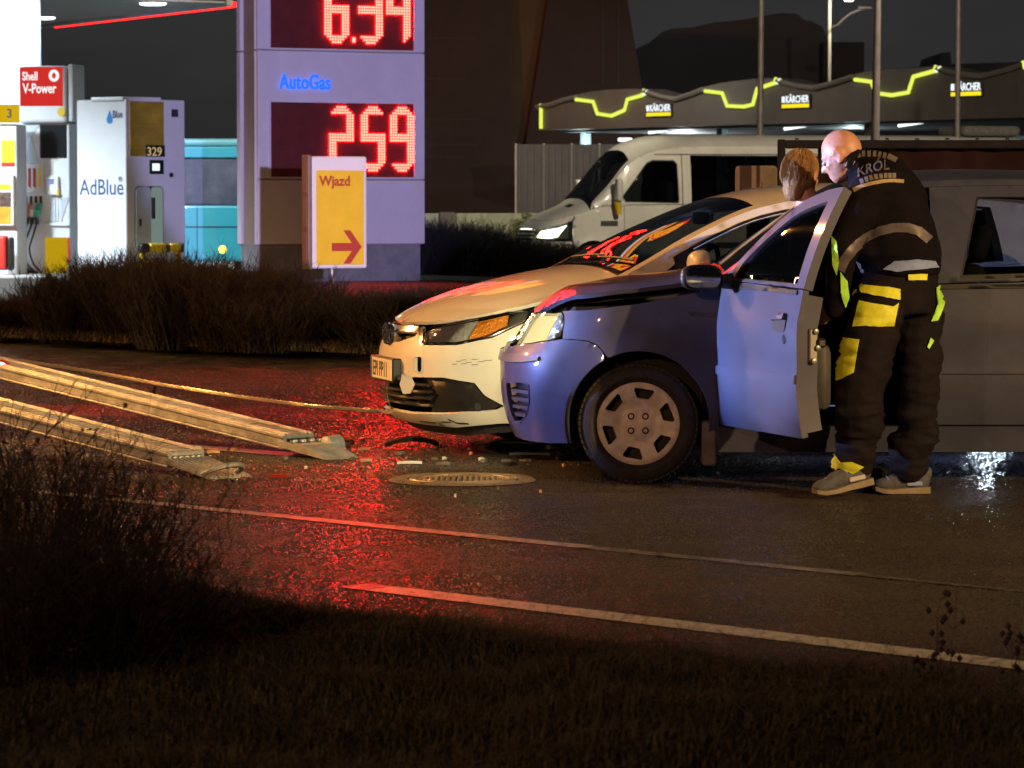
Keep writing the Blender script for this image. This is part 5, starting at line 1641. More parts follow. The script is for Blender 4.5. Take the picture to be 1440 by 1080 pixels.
# ================================================================== white minibus
def minibus():
    root = thing('minibus', 'long white minibus with a lit headlamp passing behind the hedge', 'van', (0.15, 58.3, -.05), R(16))
    xf = pchip([(.25, .10), (.45, .03), (.6, 0), (.8, .03), (.95, .09), (1.08, .2), (1.2, .35), (1.5, .5)])
    W = pchip([(0, .93), (.7, .97), (1.5, .99), (9.4, .99)])
    q = pchip([(.2, .95), (.5, 1.0), (1.0, 1.0), (1.4, .985), (1.9, .96), (2.4, .92)])
    hw = lambda x, z: W(x) * q(z)
    x0, L = .75, 9.3
    SN = (x0 + hw(x0, .5)) * .8
    zs = pchip([(0, 1.10), (SN * .5, 1.11), (SN, 1.20), (SN + .35, 1.33), (SN + 1.0, 1.36), (SN + 9, 1.38)])
    zc = pchip([(.2, 1.11), (.5, 1.25), (.85, 1.40), (1.25, 1.85), (1.62, 2.26), (1.85, 2.42), (2.3, 2.54), (3.2, 2.57), (8.8, 2.57), (9.15, 2.5), (9.3, 2.2)])
    edge = Edge([(.95, .95, 1.33), (1.25, .92, 1.60), (1.65, .89, 2.05), (2.0, .87, 2.24), (2.6, .86, 2.34), (4, .86, 2.36), (8.8, .86, 2.36), (9.1, .87, 2.3), (9.3, .9, 1.5)])
    xr = pchip([(.1, 9.25), (1.0, 9.3), (2.4, 9.2)])
    arches = [(1.0, .36, .40), (5.2, .36, .40)]
    b = Body(root, L, x0, xf, hw, zs, zc, edge, xr, tail=.25, arches=arches, n=2.9, p=3.2)
    paint, g = MT['vanwhite'], .006
    base = lambda x: b.zsh(b.sx(x, 1.3))
    for sg in (-1, 1):
        lampo = [(b.sy(.50, .80), .78), (b.sy(.84, .78), .76), (b.sx(.42, .85), .80), (b.sx(.62, 1.08), 1.06), (b.sx(.45, 1.02), 1.0), (b.sy(.6, .95), .93)]
        bump = [(0, .28), (b.sy(.7, .3), .26)] + b.X([(.5, .28), (.6, .28)]) + b.X(arc(1.0, .36, .40, 192, 150, 8)) + b.X([(.62, .74)]) + [(b.sx(.42, .80), .745), (b.sy(.84, .75), .74), (b.sy(.5, .74), .74), (0, .74)]
        b.p_low('front_bumper', bump, MT['trim'] if False else paint, (), sg, step=.07)
        b.p_low('grille', [(0, .76), (b.sy(.46, .76), .76), (b.sy(.52, .92), .93), (0, .95)], MT['black'], (), sg, step=.07, off=-.01)
        for z in (.80, .86, .92):
            b.p_low('grille_bar', [(0, z), (b.sy(.47, z), z), (b.sy(.47, z), z + .02), (0, z + .02)], paint, (), sg, off=.004, thick=.015)
        hl = b.p_low('headlight', lampo, MT['lens'], (), sg, thick=0, off=.004)
        cx, cz = sum(p[0] for p in lampo) / 6, sum(p[1] for p in lampo) / 6
        b.p_low('lamp_glow', [(cx + (p[0] - cx) * .8, cz + (p[1] - cz) * .75) for p in lampo], emit('van_headlamp', (1, .92, .7), 6.0), (), sg, parent=hl, off=-.012, thick=0)
        b.p_low('nose_panel', [(0, .965), (b.sy(.54, .96), .955), (b.sx(.45, 1.03), 1.025), (b.sx(.62, 1.09), 1.09)] + b.shoulder(b.sx(.66, 1.2), 0, g, 14), paint, (), sg, step=.07)
        fen = b.X([(.64, .75)]) + b.X(arc(1.0, .36, .40, 147, -10, 18)) + b.X([(1.50, .3), (1.53, .3), (1.53, .9)]) + b.shoulder(b.sx(1.53, 1.3), b.sx(.68, 1.2), g, 10) + b.X([(.64, 1.06)])
        fe = b.p_low('front_fender', fen, paint, (), sg, step=.08)
        b.p_low('side_marker', b.X([(1.12, 1.0), (1.42, 1.0), (1.42, 1.09), (1.12, 1.09)]), MT['trim'], (), sg, parent=fe, off=.006, thick=.01)
        dr = b.p_low('front_door', b.X([(1.54, .42), (2.58, .42)]) + b.shoulder(b.sx(2.58, 1.3), b.sx(1.54, 1.3), g, 8), paint, (), sg, step=.1)
        b.p_low('door_handle', b.X([(2.30, 1.12), (2.52, 1.12), (2.52, 1.17), (2.30, 1.17)]), MT['black'], (), sg, parent=dr, off=.03, thick=.03)
        b.p_low('side_panel', b.X([(2.595, .42)]) + b.X([(4.78, .42)]) + b.X(arc(5.2, .36, .40, 172, 8, 16)) + b.X([(8.98, .42)]) + b.shoulder(b.sx(8.98, 1.3), b.sx(2.595, 1.3), g, 12), paint, (), sg, step=.14)
        b.p_low('side_rail', b.X([(2.6, .62), (4.75, .62), (4.75, .72), (2.6, .72)]), MT['trim'], (), sg, off=.012, thick=.02, step=.2)
        b.p_low('sill', b.X([(1.45, .26), (4.8, .26), (4.8, .41), (1.45, .41)]), MT['trim'], (), sg, step=.2)
        e = b.SN + b.LS + b.ST
        sr = b.sx(8.99, .5)
        b.p_low('rear_panel', [(sr, .3), (e, .3), (e, 1.36), (sr, 1.36)], paint, (), sg, step=.15)
        # side greenhouse
        fz = lambda x: b.edge(x)[1]
        xs = [1.0 + 7.98 * k / 50 for k in range(51)]
        frame = [(x, base(x) + g) for x in xs] + [(x, fz(x) - .004) for x in xs[::-1]]
        w1 = [(1.56, base(1.56) + .05), (2.50, base(2.5) + .02), (2.52, base(2.5) + .06), (2.50, 2.06), (2.44, 2.12), (2.06, 2.12), (1.95, 2.07), (1.50, base(1.5) + .14)]
        w2 = [(2.74, base(2.74) + .02), (8.85, base(8.85) + .02), (8.85, 2.20), (2.74, 2.20)]
        b.p_side('side_frame', frame, paint, [w1, w2], sg, step=.09)
        b.p_side('door_window', w1, MT['glass'], (), sg, off=-.015, thick=0, step=.1)
        b.p_side('window_rim', w1, MT['black'], [[(2.05 + (p[0] - 2.05) * .97, 1.72 + (p[1] - 1.72) * .955) for p in w1]], sg, off=.004, thick=.01, step=.1)
        for k in range(6):
            xa, xb = 2.74 + k * 1.018, 2.74 + k * 1.018 + 1.008
            b.p_side('side_window', [(xa, base(xa) + .02), (xb, base(xb) + .02), (xb, 2.20), (xa, 2.20)], MT['glassd'], (), sg, off=.002, thick=.01, step=.15)
        # door cut and roof seam
        b.p_side('door_seam', [(2.575, base(2.58)), (2.59, base(2.58)), (2.59, 2.22), (2.575, 2.22)], MT['black'], (), sg, off=.004, thick=.006)
        b.p_side('roof_seam', [(2.1, 2.205), (8.9, 2.235), (8.9, 2.25), (2.1, 2.22)], MT['trim'], (), sg, off=.006, thick=.008, step=.2)
        for x in (1.0, 5.2):
            wheel(root, x, sg * .86, .345, .22, 'alloy', sg)
            arch_liner(root, x, sg * .95, .41, .36, sg).build('wheel_housing', MT['under'], root)
        m = MB().rbox((1.33, sg * 1.16 - .09, 1.42), (1.44, sg * 1.16 + .09, 1.80), .04, 3)
        m.tube([(1.40, sg * 1.1, 1.46), (1.46, sg * 1.0, 1.36), (1.50, sg * .93, 1.32)], [.03, .035, .04], 8)
        mo = m.build('wing_mirror', paint, root, smooth=True)
        MB().tube([(1.37, sg * 1.13, 1.42), (1.40, sg * 1.12, 1.2)], [.06, .045], 8).build('mirror_arm', MT['signyellow'] if sg < 0 else MT['black'], mo, smooth=True)
    b.p_top('hood', top_poly(b, .21, .93, .006, 16), paint, (), thick=.02, step=.08)
    vent = [(.70, -.5), (.80, -.5), (.80, -.2), (.70, -.2)]
    b.p_top('hood_vent', vent, MT['black'], (), off=.006, thick=.008)
    b.p_top('cowl', top_poly(b, .935, .99, .03, 4), MT['black'], (), off=-.006)
    b.p_top('windscreen', top_poly(b, .98, 1.66, .07, 16), MT['glass'], (), thick=0, step=.08)
    for sg in (-1, 1):
        st = [.95 + .74 * k / 14 for k in range(15)]
        b.p_top('windscreen_pillar', [(x, sg * (b.we(x)[0] - .068)) for x in st] + [(x, sg * b.we(x)[0]) for x in st[::-1]], paint, (), thick=.03)
    b.p_top('roof', top_poly(b, 1.665, 9.2, 0, 60), paint, (), thick=.02, step=.14)
    MB().rbox((1.1, -.9, .7), (1.5, .9, 1.34), .08, 2).build('dashboard', MT['dark'], root)
    MB().box((1.0, -.85, .4), (9.0, .85, .45)).build('floor_pan', MT['under'], root)
    for y in (-.5, .5):
        s_ = MB().rbox((1.95, y - .25, .6), (2.4, y + .25, 1.0), .06, 2)
        s_.rbox((2.38, y - .25, .9), (2.52, y + .25, 1.75), .06, 2)
        s_.build('front_seat', MT['seat'], root)
    MB().rbox((2.62, -.86, .45), (2.68, .86, 2.2), .02, 1).build('bulkhead', MT['dark'], root)
    ac = MB().rbox((7.9, -.6, 2.56), (9.0, .6, 2.74), .08, 3).build('roof_unit', MT['mud'], root)
    wt = mat('faint_letter', (.45, .45, .42), .5)
    return root
minibus()

# ================================================================== car wash
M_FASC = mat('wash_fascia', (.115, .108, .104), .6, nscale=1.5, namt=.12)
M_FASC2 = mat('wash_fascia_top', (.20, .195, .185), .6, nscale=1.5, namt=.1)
M_LIME = emit('lime_led', (.70, .78, .10), 1.25)
M_WLED = emit('white_led', (.9, 1, 1), 2.2)
def carwash():
    YA, YB = 82.0, 68.0
    A, B = at(757, 182, YA), at(1440, 165, YB)
    A.z = B.z = 0
    d = (B - A)
    Ln = d.length
    rz = math.atan2(d.y, d.x)
    root = thing('car_wash', 'car wash hall with a wavy lit fascia and three small brand boards', 'car wash', A, rz)
    # local x along the fascia for a photo column
    def lx(x):
        k = (x - 720) / FPX
        # (A + u t).x = k (A + u t).y
        ux, uy = d.x / Ln, d.y / Ln
        return (k * A.y - A.x) / (ux - k * uy)
    def P(x, y):
        t = lx(x)
        Yw = A.y + d.y / Ln * t
        return (t, px(x, y, Yw).z)
    tops = [(757, 147), (775, 144), (795, 137), (812, 133), (830, 129), (855, 126), (885, 125), (907, 125), (930, 132), (950, 136), (972, 129), (990, 122), (1010, 117), (1040, 113), (1070, 110), (1094, 110), (1120, 117), (1145, 120), (1172, 113), (1200, 104), (1220, 100), (1250, 98), (1290, 95), (1318, 93), (1345, 99), (1380, 103), (1410, 96), (1440, 86), (1470, 84), (1520, 82)]
    bots = [(1520, 163), (757, 183)]
    MB().prism([P(*p) for p in tops + bots], 0, .6).build('fascia', M_FASC, root)
    for a, b_ in ((907, 990), (1094, 1200), (1318, 1440), (757, 812)):
        pts = [P(x, y) for x, y in tops if a <= x <= b_]
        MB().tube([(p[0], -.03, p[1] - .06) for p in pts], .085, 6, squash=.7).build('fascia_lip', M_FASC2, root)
    runs = [[(763, 146), (763, 181)], [(812, 140), (836, 143), (842, 160), (862, 163), (880, 155), (884, 140), (905, 134), (908, 126)],
            [(993, 128), (1017, 131), (1024, 149), (1048, 150), (1060, 147), (1066, 125), (1090, 117), (1093, 110)],
            [(1203, 112), (1226, 115), (1232, 131), (1255, 134), (1278, 130), (1285, 108), (1314, 100), (1317, 93)], [(1439, 86), (1441, 95), (1470, 98)]]
    for r_ in runs:
        MB().tube([(P(*p)[0], -.05, P(*p)[1]) for p in r_], .046, 6).build('light_strip', M_LIME, root, smooth=True)
    for x in (907, 1093, 1317):
        y = {907: 130, 1093: 114, 1317: 97}[x]
        p = P(x + 3, y)
        MB().tube([(p[0] - .06, -.06, p[1] - .04), (p[0] + .08, -.06, p[1] + .02)], .045, 6).build('lamp_end', emit('white_end', (.8, .9, .7), 1.2), root)
    W_ = emit('white_letter', (.9, .97, 1.0), 1.15)
    YL = emit('yellow_bar', (1.0, .78, .02), 1.1)
    for x0, y0, x1 in ((911, 157, 945), (1101, 145, 1139), (1338, 128, 1380)):
        a = P(x0, y0)
        b_ = P(x1, y0)
        w = b_[0] - a[0]
        bd = MB().rbox((a[0] - .03, -.05, a[1] - .13), (b_[0] + .03, -.001, a[1] + .17), .01, 1).build('brand_board', mat('board_black', (.02, .02, .02), .5), root)
        bm = text_bm('KÄRCHER', .215, extrude=.004, bold=.004, sx=.9)
        mb = MB().bm(bm)
        xm = max(v[0] for v in mb.v)
        mb.v = [(v[0] / xm * w * .86 + w * .14, v[1], v[2]) for v in mb.v]
        t = mb.build('lettering', W_, bd)
        t.location = (a[0], -.056, a[1])
        MB().rbox((a[0], -.058, a[1] + .005), (a[0] + w * .11, -.05, a[1] + .14), .004, 1).build('mark', W_, bd)
        MB().box((a[0], -.058, a[1] - .11), (b_[0], -.05, a[1] - .03)).build('yellow_bar', YL, bd)
    # bay behind the fascia: roof, back wall of ribbed sheet, columns
    zb = P(757, 183)[1]
    zt = P(757, 150)[1]
    MB().box((0.02, .62, zb - .05), (Ln + 2, 7, zt)).build('roof', M_FASC, root)
    rib = MB()
    M_RIB = mat('ribbed_sheet', (.14, .14, .145), .55, nscale=2, namt=.15)
    wall = MB().box((-.9, 6.4, 0), (Ln + 2, 6.5, zb - .22)).build('back_wall', M_RIB, root)
    k = 0
    x = -.9
    while x < 5.0:
        MB().box((x, 6.36, 0), (x + .11, 6.402, zb - .23)).build('wall_rib', M_RIB, wall)
        x += .2
    M_CY = mat('pale_column', (.55, .68, .70), .5)
    for t in (.03, 5.4, 10.6):
        MB().rbox((t, 1.2, 0), (t + .2, 1.4, zb - .05), .02, 1).build('column', M_CY, root)
    cw = root.matrix_basis
    def loc(x, y, z):
        ca, sa = math.cos(rz), math.sin(rz)
        return Vector((A.x + x * ca - y * sa, A.y + x * sa + y * ca, z))
    MB().rbox((1.4 - 1.2, 2.2, zb - .25), (1.75 - 1.2, 2.4, zb - .17), .02, 1).build('bay_lamp', M_WLED, root)
    for t in (2.3, 7.4, 11.3):
        MB().tube([(t, 1.6, zb - .08), (t + .9, 1.5, zb - .02)], .035, 6).build('bay_lamp', M_WLED, root)
    lamp('bay_and_fill_light', 'POINT', loc(.5, .9, zb - .35), (.7, .95, 1.0), 26, .08)
    lamp('bay_and_fill_light', 'POINT', loc(1.0, 3.6, zb - .5), (.85, .95, 1.0), 260, .1)  # stronger lamp added to brighten the back wall
    lamp('bay_and_fill_light', 'POINT', loc(7.5, 3.5, zb - .4), (.7, .95, 1.0), 90, .1)
    lamp('bay_and_fill_light', 'SPOT', loc(6.0, -9, 7.5), (1, .82, .64), 1500, .2, loc(6.0, 0, 3.2), 95, .8)  # unseen spot out in front of the hall, aimed at the fascia
    for x0, y0, x1, y1 in ((1407, 160, 1419, 147), (1420, 147, 1433, 142)):
        a_, b_ = P(x0, y0), P(x1, y1)
        MB().rbox((a_[0], 1.0, a_[1]), (b_[0], 1.12, b_[1]), .03, 1).build('bay_lamp', emit('pale_lamp', (.75, 1.0, 1.0), .9), root)
    # horizontal cable rail and frames seen under the fascia
    for t0, t1, zz_ in ((3.0, 10, .28), (8.0, 13, .42)):
        MB().tube([(t0, 1.2, zb - zz_ + .1), (t1, 1.2, zb - zz_)], .04, 6).build('bay_rail', MT['galv'], root)
carwash()

# pale wall, big dark block, far masses
M_DARK = mat('dark_cladding', (.060, .036, .032), .8, nscale=.8, namt=.2)
M_BROWN = mat('brown_cladding', (.13, .075, .038), .8, nscale=.8, namt=.2)
def block():
    Y = 92.0
    s = FPX / Y
    root = thing('warehouse', 'huge dark windowless hall with slanting sides behind the pylon', 'building', at(735, 300, Y) * 1.0)
    root.location.z = 0
    X = lambda x: (x - 735) / s
    Z = lambda y: px(735, y, Y).z
    # slanting main block, with a brown bay between two dark bays; cladding courses are separate
    def bay(nm, p, y0, y1, m):
        MB().prism([(X(a), Z(b) if b < 350 else -.2) for a, b in p], y0, y1).build(nm, m, root)
    bay('dark_bay', [(560, 400), (570, -120), (706, -120), (722, 200), (728, 400)], 0, 18, M_DARK)
    bay('brown_bay', [(703, -120), (790, -120), (741, 205), (736, 400), (725, 400), (719, 200)], 1.2, 18, M_BROWN)
    bay('dark_gable', [(789, -120), (850, -120), (883, 0), (905, 128), (910, 400), (734, 400), (739, 205)], .6, 18, M_DARK)
    for y in (55, 112, 169, 205, 222):
        MB().box((X(592), -.04, Z(y)), (X(592 + 60 + (y % 37)), .01, Z(y) + .05)).build('cladding_joint', mat('joint_grey', (.07, .045, .04), .7), root)
    for x in (846, 868):
        MB().box((X(x), .54, Z(120)), (X(x) + .08, .62, Z(-60))).build('cladding_joint', mat('joint_dark', (.05, .04, .04), .7), root)
block()
def lowwall():
    A, B = at(594, 300, 62), at(735, 298, 62.7)
    d = Vector((B.x - A.x, B.y - A.y, 0))
    root = thing('concrete_wall', 'low pale concrete wall to the right of the pylon', 'wall', (A.x - .6, A.y - .2, 0), math.atan2(d.y, d.x))
    M_ = mat('mossy_concrete', (.30, .32, .25), .85, nscale=2.2, namt=.4, bscale=12, bamt=.3, stretch=(3, 3, .6))
    for k in range(3):
        MB().rbox((k * 1.3 + .01, 0, -.2), (k * 1.3 + 1.29, .15, A.z), .02, 1).build('wall_panel', M_, root)
    MB().rbox((.95, -.08, -.2), (1.25, -.005, A.z + .02), .02, 1).build('wall_pier', mat('pier', (.12, .11, .1), .85, nscale=4), root)
lowwall()
def sheet_fence():
    Y = 80.0
    s = FPX / Y
    A = at(726, 290, Y)
    zt = at(726, 203, Y).z
    root = thing('sheet_fence', 'tall grey ribbed sheet fence behind the nose of the minibus', 'fence', (A.x, Y, 0))
    M_ = mat('fence_sheet', (.085, .085, .088), .6, nscale=1.5, namt=.2)
    p0 = None
    for k in range(5):
        b = MB().box((.01, 0, -.1), (.64, .03, zt))
        for j in range(4):
            b.box((.03 + j * .155, -.03, -.08), (.10 + j * .155, .002, zt - .01))
        b.build('fence_sheet', M_, root, loc=(k * .65, 0, 0))
        MB().box((k * .65 - .03, .03, -.1), (k * .65 + .03, .09, zt + .02)).build('fence_post', MT['galv'], root)
sheet_fence()
def far():
    Y = 150.0
    s = FPX / Y
    root = thing('far_building', 'far dark building mass with a humped roofline below the night sky', 'building', (0, Y, 0))
    X = lambda x: (x - 720) / s
    Z = lambda y: px(720, y, Y).z
    M_ = mat('far_dark', (.30, .28, .29), .9, nscale=.3, namt=.15)
    p = [(870, 70), (893, 69), (912, 60), (930, 45), (945, 40), (975, 38), (1000, 32), (1040, 28), (1075, 22), (1095, 18), (1118, 19), (1130, 28), (1140, 30), (1155, 38), (1166, 63), (1190, 64), (1190, 420), (870, 420)]
    MB().prism([(X(a), Z(b) if b < 400 else 0) for a, b in p], 0, 12).build('hall', M_, root)
    MB().prism([(X(a), Z(b) if b < 400 else 0) for a, b in ((1150, 62), (1207, 62), (1207, 420), (1150, 420))], -2, 8).build('annex', mat('far_darker', (.20, .18, .185), .9), root)
    r2 = thing('far_building', 'lower dark rooftops above the far right of the car wash fascia', 'building', (0, Y + 10, 0))
    p = [(1180, 108), (1210, 103), (1260, 97), (1318, 90), (1322, 74), (1334, 73), (1336, 90), (1400, 88), (1480, 84), (1480, 420), (1180, 420)]
    s2 = FPX / (Y + 10)
    MB().prism([((a - 720) / s2, px(720, b, Y + 10).z if b < 400 else 0) for a, b in p], 0, 8).build('hall', M_, r2)
far()

# ================================================================== poles and the street lamp
def pole(name, label, cat, x0, y0, x1, ytop, Y, r0, r1, m, group=None):
    a = at(x0, y0, Y)
    b_ = at(x1, ytop, Y)
    root = thing(name, label, cat, (a.x, a.y, 0), 0, group)
    MB().tube([(0, 0, -.1), (b_.x - a.x, 0, b_.z)], [r0, r1], 12).build('shaft', m, root, smooth=True)
    return root, b_
M_POLE = mat('pole_grey', (.22, .20, .19), .5, metal=.3, nscale=4)
pole('lamp_pole', 'thin grey pole rising behind the minibus roof', 'pole', 1068, 180, 1071, -60, 60, .055, .05, M_POLE)
pole('lamp_pole', 'slim grey pole standing before the rightmost brand board', 'pole', 1346.5, 175, 1348.5, -60, 60, .05, .045, M_POLE)
pole('lamp_pole', 'thick tapering grey pole behind the man with bald head', 'pole', 1227, 290, 1235.5, -60, 46, .078, .04, M_POLE)
def streetlamp():
    Y = 110
    a = at(1166.5, 64, Y)
    root = thing('street_lamp', 'brightly lit white pole with a curved lamp arm above the far roofs', 'street lamp', (a.x, a.y, 0))
    z = lambda y: px(1166, y, Y).z
    s = FPX / Y
    MB().tube([(0, 0, 0), (0, 0, z(-40))], .055, 10).build('shaft', mat('lit_pole', (.7, .7, .62), .4), root, smooth=True)
    arm = MB().tube([((x - 1166.5) / s, -.3, z(y)) for x, y in ((1167, 39), (1176, 36), (1184, 28), (1194, 20), (1206, 15), (1222, 12))], .035, 6).build('arm', mat('arm_dark', (.05, .05, .05), .7), root, smooth=True)
    MB().rbox(((1205) / s - 1166.5 / s, -.45, z(14)), ((1224) / s - 1166.5 / s, -.15, z(10)), .04, 2).build('lamp_head', mat('head_dark', (.04, .04, .04), .7), root)
    MB().rbox((20 / s, -.4, z(2)), (32 / s, -.1, z(-6)), .04, 2).build('lamp_head', emit('lamp_glow', (1, .85, .6), 12), root)
    lamp('street_lamp_light', 'POINT', at(1191, 6, Y - 1.5), (1, .85, .6), 260, .2)
streetlamp()

# ================================================================== trailer frame with a tarpaulin, seen over the blue car
def trailer():
    Y = 24.0
    s = FPX / Y
    p = at(1094, 300, Y)
    root = thing('flatbed_trailer', 'dark trailer frame with a slack tarpaulin behind the blue car', 'trailer', (p.x, p.y, 0), R(-2))
    X = lambda x: (x - 1094) / s
    Z = lambda y: px(1094, y, Y).z
    M_F = mat('frame_dark', (.018, .018, .030), .8, spec=.08, nscale=6)
    MB().rbox((X(1093), -.03, .3), (X(1104), .03, Z(196)), .006, 1).build('corner_post', M_F, root)
    MB().rbox((X(1104), -.03, Z(209)), (X(1560), .03, Z(197)), .006, 1).build('top_rail', M_F, root)
    for k in range(9):
        MB().lathe([(0, .012), (.012, .01), (.014, 0)], 8, Matrix.Translation((X(1120 + k * 42), 0, Z(196.5)))).build('rivet', M_F, root)
    MB().rbox((X(1093), -.05, .45), (X(1560), 1.8, .6), .02, 1).build('deck', M_F, root)
    MB().tube([(X(1110), .05, Z(300)), (X(1110), .05, Z(215))], .012, 8).build('stay_rod', MT['galv'], root)
    vs, fs = [], []
    nx, nz = 90, 16
    for i in range(nx + 1):
        for j in range(nz + 1):
            u, v = i / nx, j / nz
            x = X(1150 + 400 * u)
            z = Z(205) + (.55 - Z(205)) * v
            vs.append((x, .06 + .05 * math.sin(u * 41 + v * 3 + 2 * noise.noise(Vector((u * 6, v * 2, 0)))) * (.3 + v) + .04 * noise.noise(Vector((u * 14 + v * 4, v * 3, 2))), z))
    for i in range(nx):
        for j in range(nz):
            a = i * (nz + 1) + j
            fs.append((a, a + nz + 1, a + nz + 2, a + 1))
    mesh('tarpaulin', vs, fs, mat('tarpaulin_cloth', (.022, .011, .016), .85, spec=.1, nscale=5), root, True)
    for x in (X(1290), X(1560)):
        MB().lathe([(0, .09), (.18, .1), (.31, .07), (.32, -.07), (.2, -.1)], 24, Matrix.Translation((x, .1, .32)) @ Matrix.Rotation(R(90), 4, 'X')).build('wheel', MT['tyre'], root, smooth=True)
    # pale panel hung on its front end
    q = at(1034, 300, Y + .4)
    r2 = thing('equipment_board', 'beige metal board with rounded corners left of the trailer post', 'board', (q.x, q.y, 0), R(-2))
    zz_ = lambda y: px(1034, y, Y + .4).z
    sc = FPX / (Y + .4)
    b1 = MB().prism(rrect(0, zz_(275), 59 / sc, zz_(233), .03, 3), 0, .03).build('board', mat('beige_metal', (.17, .145, .12), .5, nscale=6), r2)
    MB().prism(rrect(.01, zz_(273), 57 / sc, zz_(235.5), .025, 3), -.004, .0).build('board_face', mat('beige_face', (.14, .12, .10), .55, nscale=6), b1)
    MB().rbox((34 / sc, -.03, zz_(268)), (36.5 / sc, -.004, zz_(255)), .004, 1).build('clasp', MT['galv'], b1)
    MB().tube([(.1, .03, -.0), (.1, .03, zz_(270))], .02, 8).build('leg', M_F, r2)
    MB().tube([(.22, .03, -.0), (.22, .03, zz_(270))], .02, 8).build('leg', M_F, r2)
trailer()
# ================================================================== people
def ell(mb, c, r, M=None, n=14):
    bm = bmesh.new()
    bmesh.ops.create_uvsphere(bm, u_segments=n, v_segments=n // 2 + 2, radius=1)
    for v in bm.verts:
        v.co = Vector((c[0] + v.co.x * r[0], c[1] + v.co.y * r[1], c[2] + v.co.z * r[2]))
    mb.bm(bm, M)
def caps(mb, a, ra, b, rb, n=12):
    """tapered limb with round ends"""
    a, b = Vector(a), Vector(b)
    t = (b - a).normalized()
    pts, rad = [], []
    for k in range(4):
        w = math.pi / 2 * (1 - k / 4)
        pts.append(a - t * ra * math.sin(w)); rad.append(max(.001, ra * math.cos(w)))
    for k in range(1, 7):
        u = k / 7
        pts.append(a.lerp(b, u)); rad.append(ra + (rb - ra) * u)
    for k in range(5):
        w = math.pi / 2 * k / 4
        pts.append(b + t * rb * math.sin(w)); rad.append(max(.001, rb * math.cos(w)))
    mb.tube(pts, rad, n)
def spine(mb, rings, n=24):
    """elliptical rings (centre, half width x, half depth y)"""
    vs, fs = [], []
    for c, rx, ry in rings:
        for k in range(n):
            th = 2 * math.pi * k / n
            vs.append(Vector(c) + Vector((rx * math.cos(th), ry * math.sin(th), 0)))
    m = len(rings)
    for i in range(m - 1):
        for k in range(n):
            k2 = (k + 1) % n
            fs.append((i * n + k, i * n + k2, (i + 1) * n + k2, (i + 1) * n + k))
    fs += [tuple(range(n))[::-1], tuple((m - 1) * n + k for k in range(n))]
    mb.add(vs, fs)
def fuse(name, mb, voxel, m, parent, smooth_it=6, wrinkle=None):
    o = mb.build(name, m, None)
    r = o.modifiers.new('r', 'REMESH'); r.mode = 'VOXEL'; r.voxel_size = voxel
    s = o.modifiers.new('s', 'SMOOTH'); s.iterations = smooth_it; s.factor = .5
    me = bpy.data.meshes.new_from_object(o.evaluated_get(bpy.context.evaluated_depsgraph_get()))
    old = o.data
    o.modifiers.clear()
    o.data = me
    bpy.data.meshes.remove(old)
    me.name = name
    if not me.materials: me.materials.append(m)
    if wrinkle:
        ns = [v.normal.copy() for v in me.vertices]
        for v, n in zip(me.vertices, ns):
            v.co += n * wrinkle(v.co)
    me.polygons.foreach_set('use_smooth', [True] * len(me.polygons))
    o.parent = parent
    return o
def head(mb, c, f, up, neck_to, k=1.0):
    f = Vector(f).normalized()
    l = Vector(up).cross(f).normalized()
    u = f.cross(l)
    M = Matrix(((f.x, l.x, u.x, c[0]), (f.y, l.y, u.y, c[1]), (f.z, l.z, u.z, c[2]), (0, 0, 0, 1))) @ Matrix.Diagonal((k, k, k, 1))
    ell(mb, (-.012, 0, .022), (.098, .079, .098), M, 20)
    ell(mb, (.018, 0, -.035), (.072, .064, .082), M, 16)
    ell(mb, (.05, 0, -.085), (.040, .042, .03), M, 12)
    ell(mb, (.072, 0, .022), (.022, .055, .014), M, 12)
    caps(mb, M @ Vector((.083, 0, .010)), .010 * k, M @ Vector((.108, 0, -.028)), .015 * k, 8)
    for s in (-1, 1):
        ell(mb, (.094, s * .012, -.030), (.012, .010, .009), M, 8)
        ell(mb, (-.008, s * .082, -.008), (.021, .010, .036), M, 14)
        for t_ in range(9):
            a_ = R(-100 + 260 * t_ / 8)
            ell(mb, (-.010 - .019 * math.cos(a_) * 1.0, s * .092, -.004 + .033 * math.sin(a_)), (.008, .007, .008), M, 6)
        ell(mb, (.055, s * .042, -.025), (.024, .022, .022), M, 10)
    ell(mb, (.083, 0, -.062), (.012, .026, .007), M, 10)
    ell(mb, (.081, 0, -.073), (.012, .022, .007), M, 10)
    caps(mb, M @ Vector((-.025, 0, -.05)), .058 * k, neck_to, .066 * k)
    return M
def hand(mb, w, d, n, side=1, k=1.0):
    """wrist, pointing direction, palm normal; fingers curled"""
    w, d, n = Vector(w), Vector(d).normalized(), Vector(n).normalized()
    s = d.cross(n).normalized() * side
    ctr = w + d * .05 * k
    M = Matrix(((d.x, s.x, n.x, ctr.x), (d.y, s.y, n.y, ctr.y), (d.z, s.z, n.z, ctr.z), (0, 0, 0, 1)))
    ell(mb, (0, 0, 0), (.055 * k, .042 * k, .018 * k), M, 12)
    for i, ln in enumerate((.068, .078, .072, .056)):
        y = (.030 - .0205 * i) * k
        p = [M @ Vector((.042 * k, y, 0))]
        a = .25
        for j, f_ in enumerate((.45, .32, .23)):
            a += .35
            q = p[-1] + (d * math.cos(a) - n * math.sin(a)) * ln * f_ * k
            caps(mb, p[-1], (.0095 - .0008 * j) * k, q, (.0088 - .0008 * j) * k, 8)
            p.append(q)
    a0 = M @ Vector((-.015 * k, .034 * k, -.004))
    a1 = M @ Vector((.012 * k, .062 * k, -.014))
    a2 = M @ Vector((.040 * k, .070 * k, -.024))
    caps(mb, a0, .013 * k, a1, .011 * k, 8)
    caps(mb, a1, .0105 * k, a2, .009 * k, 8)
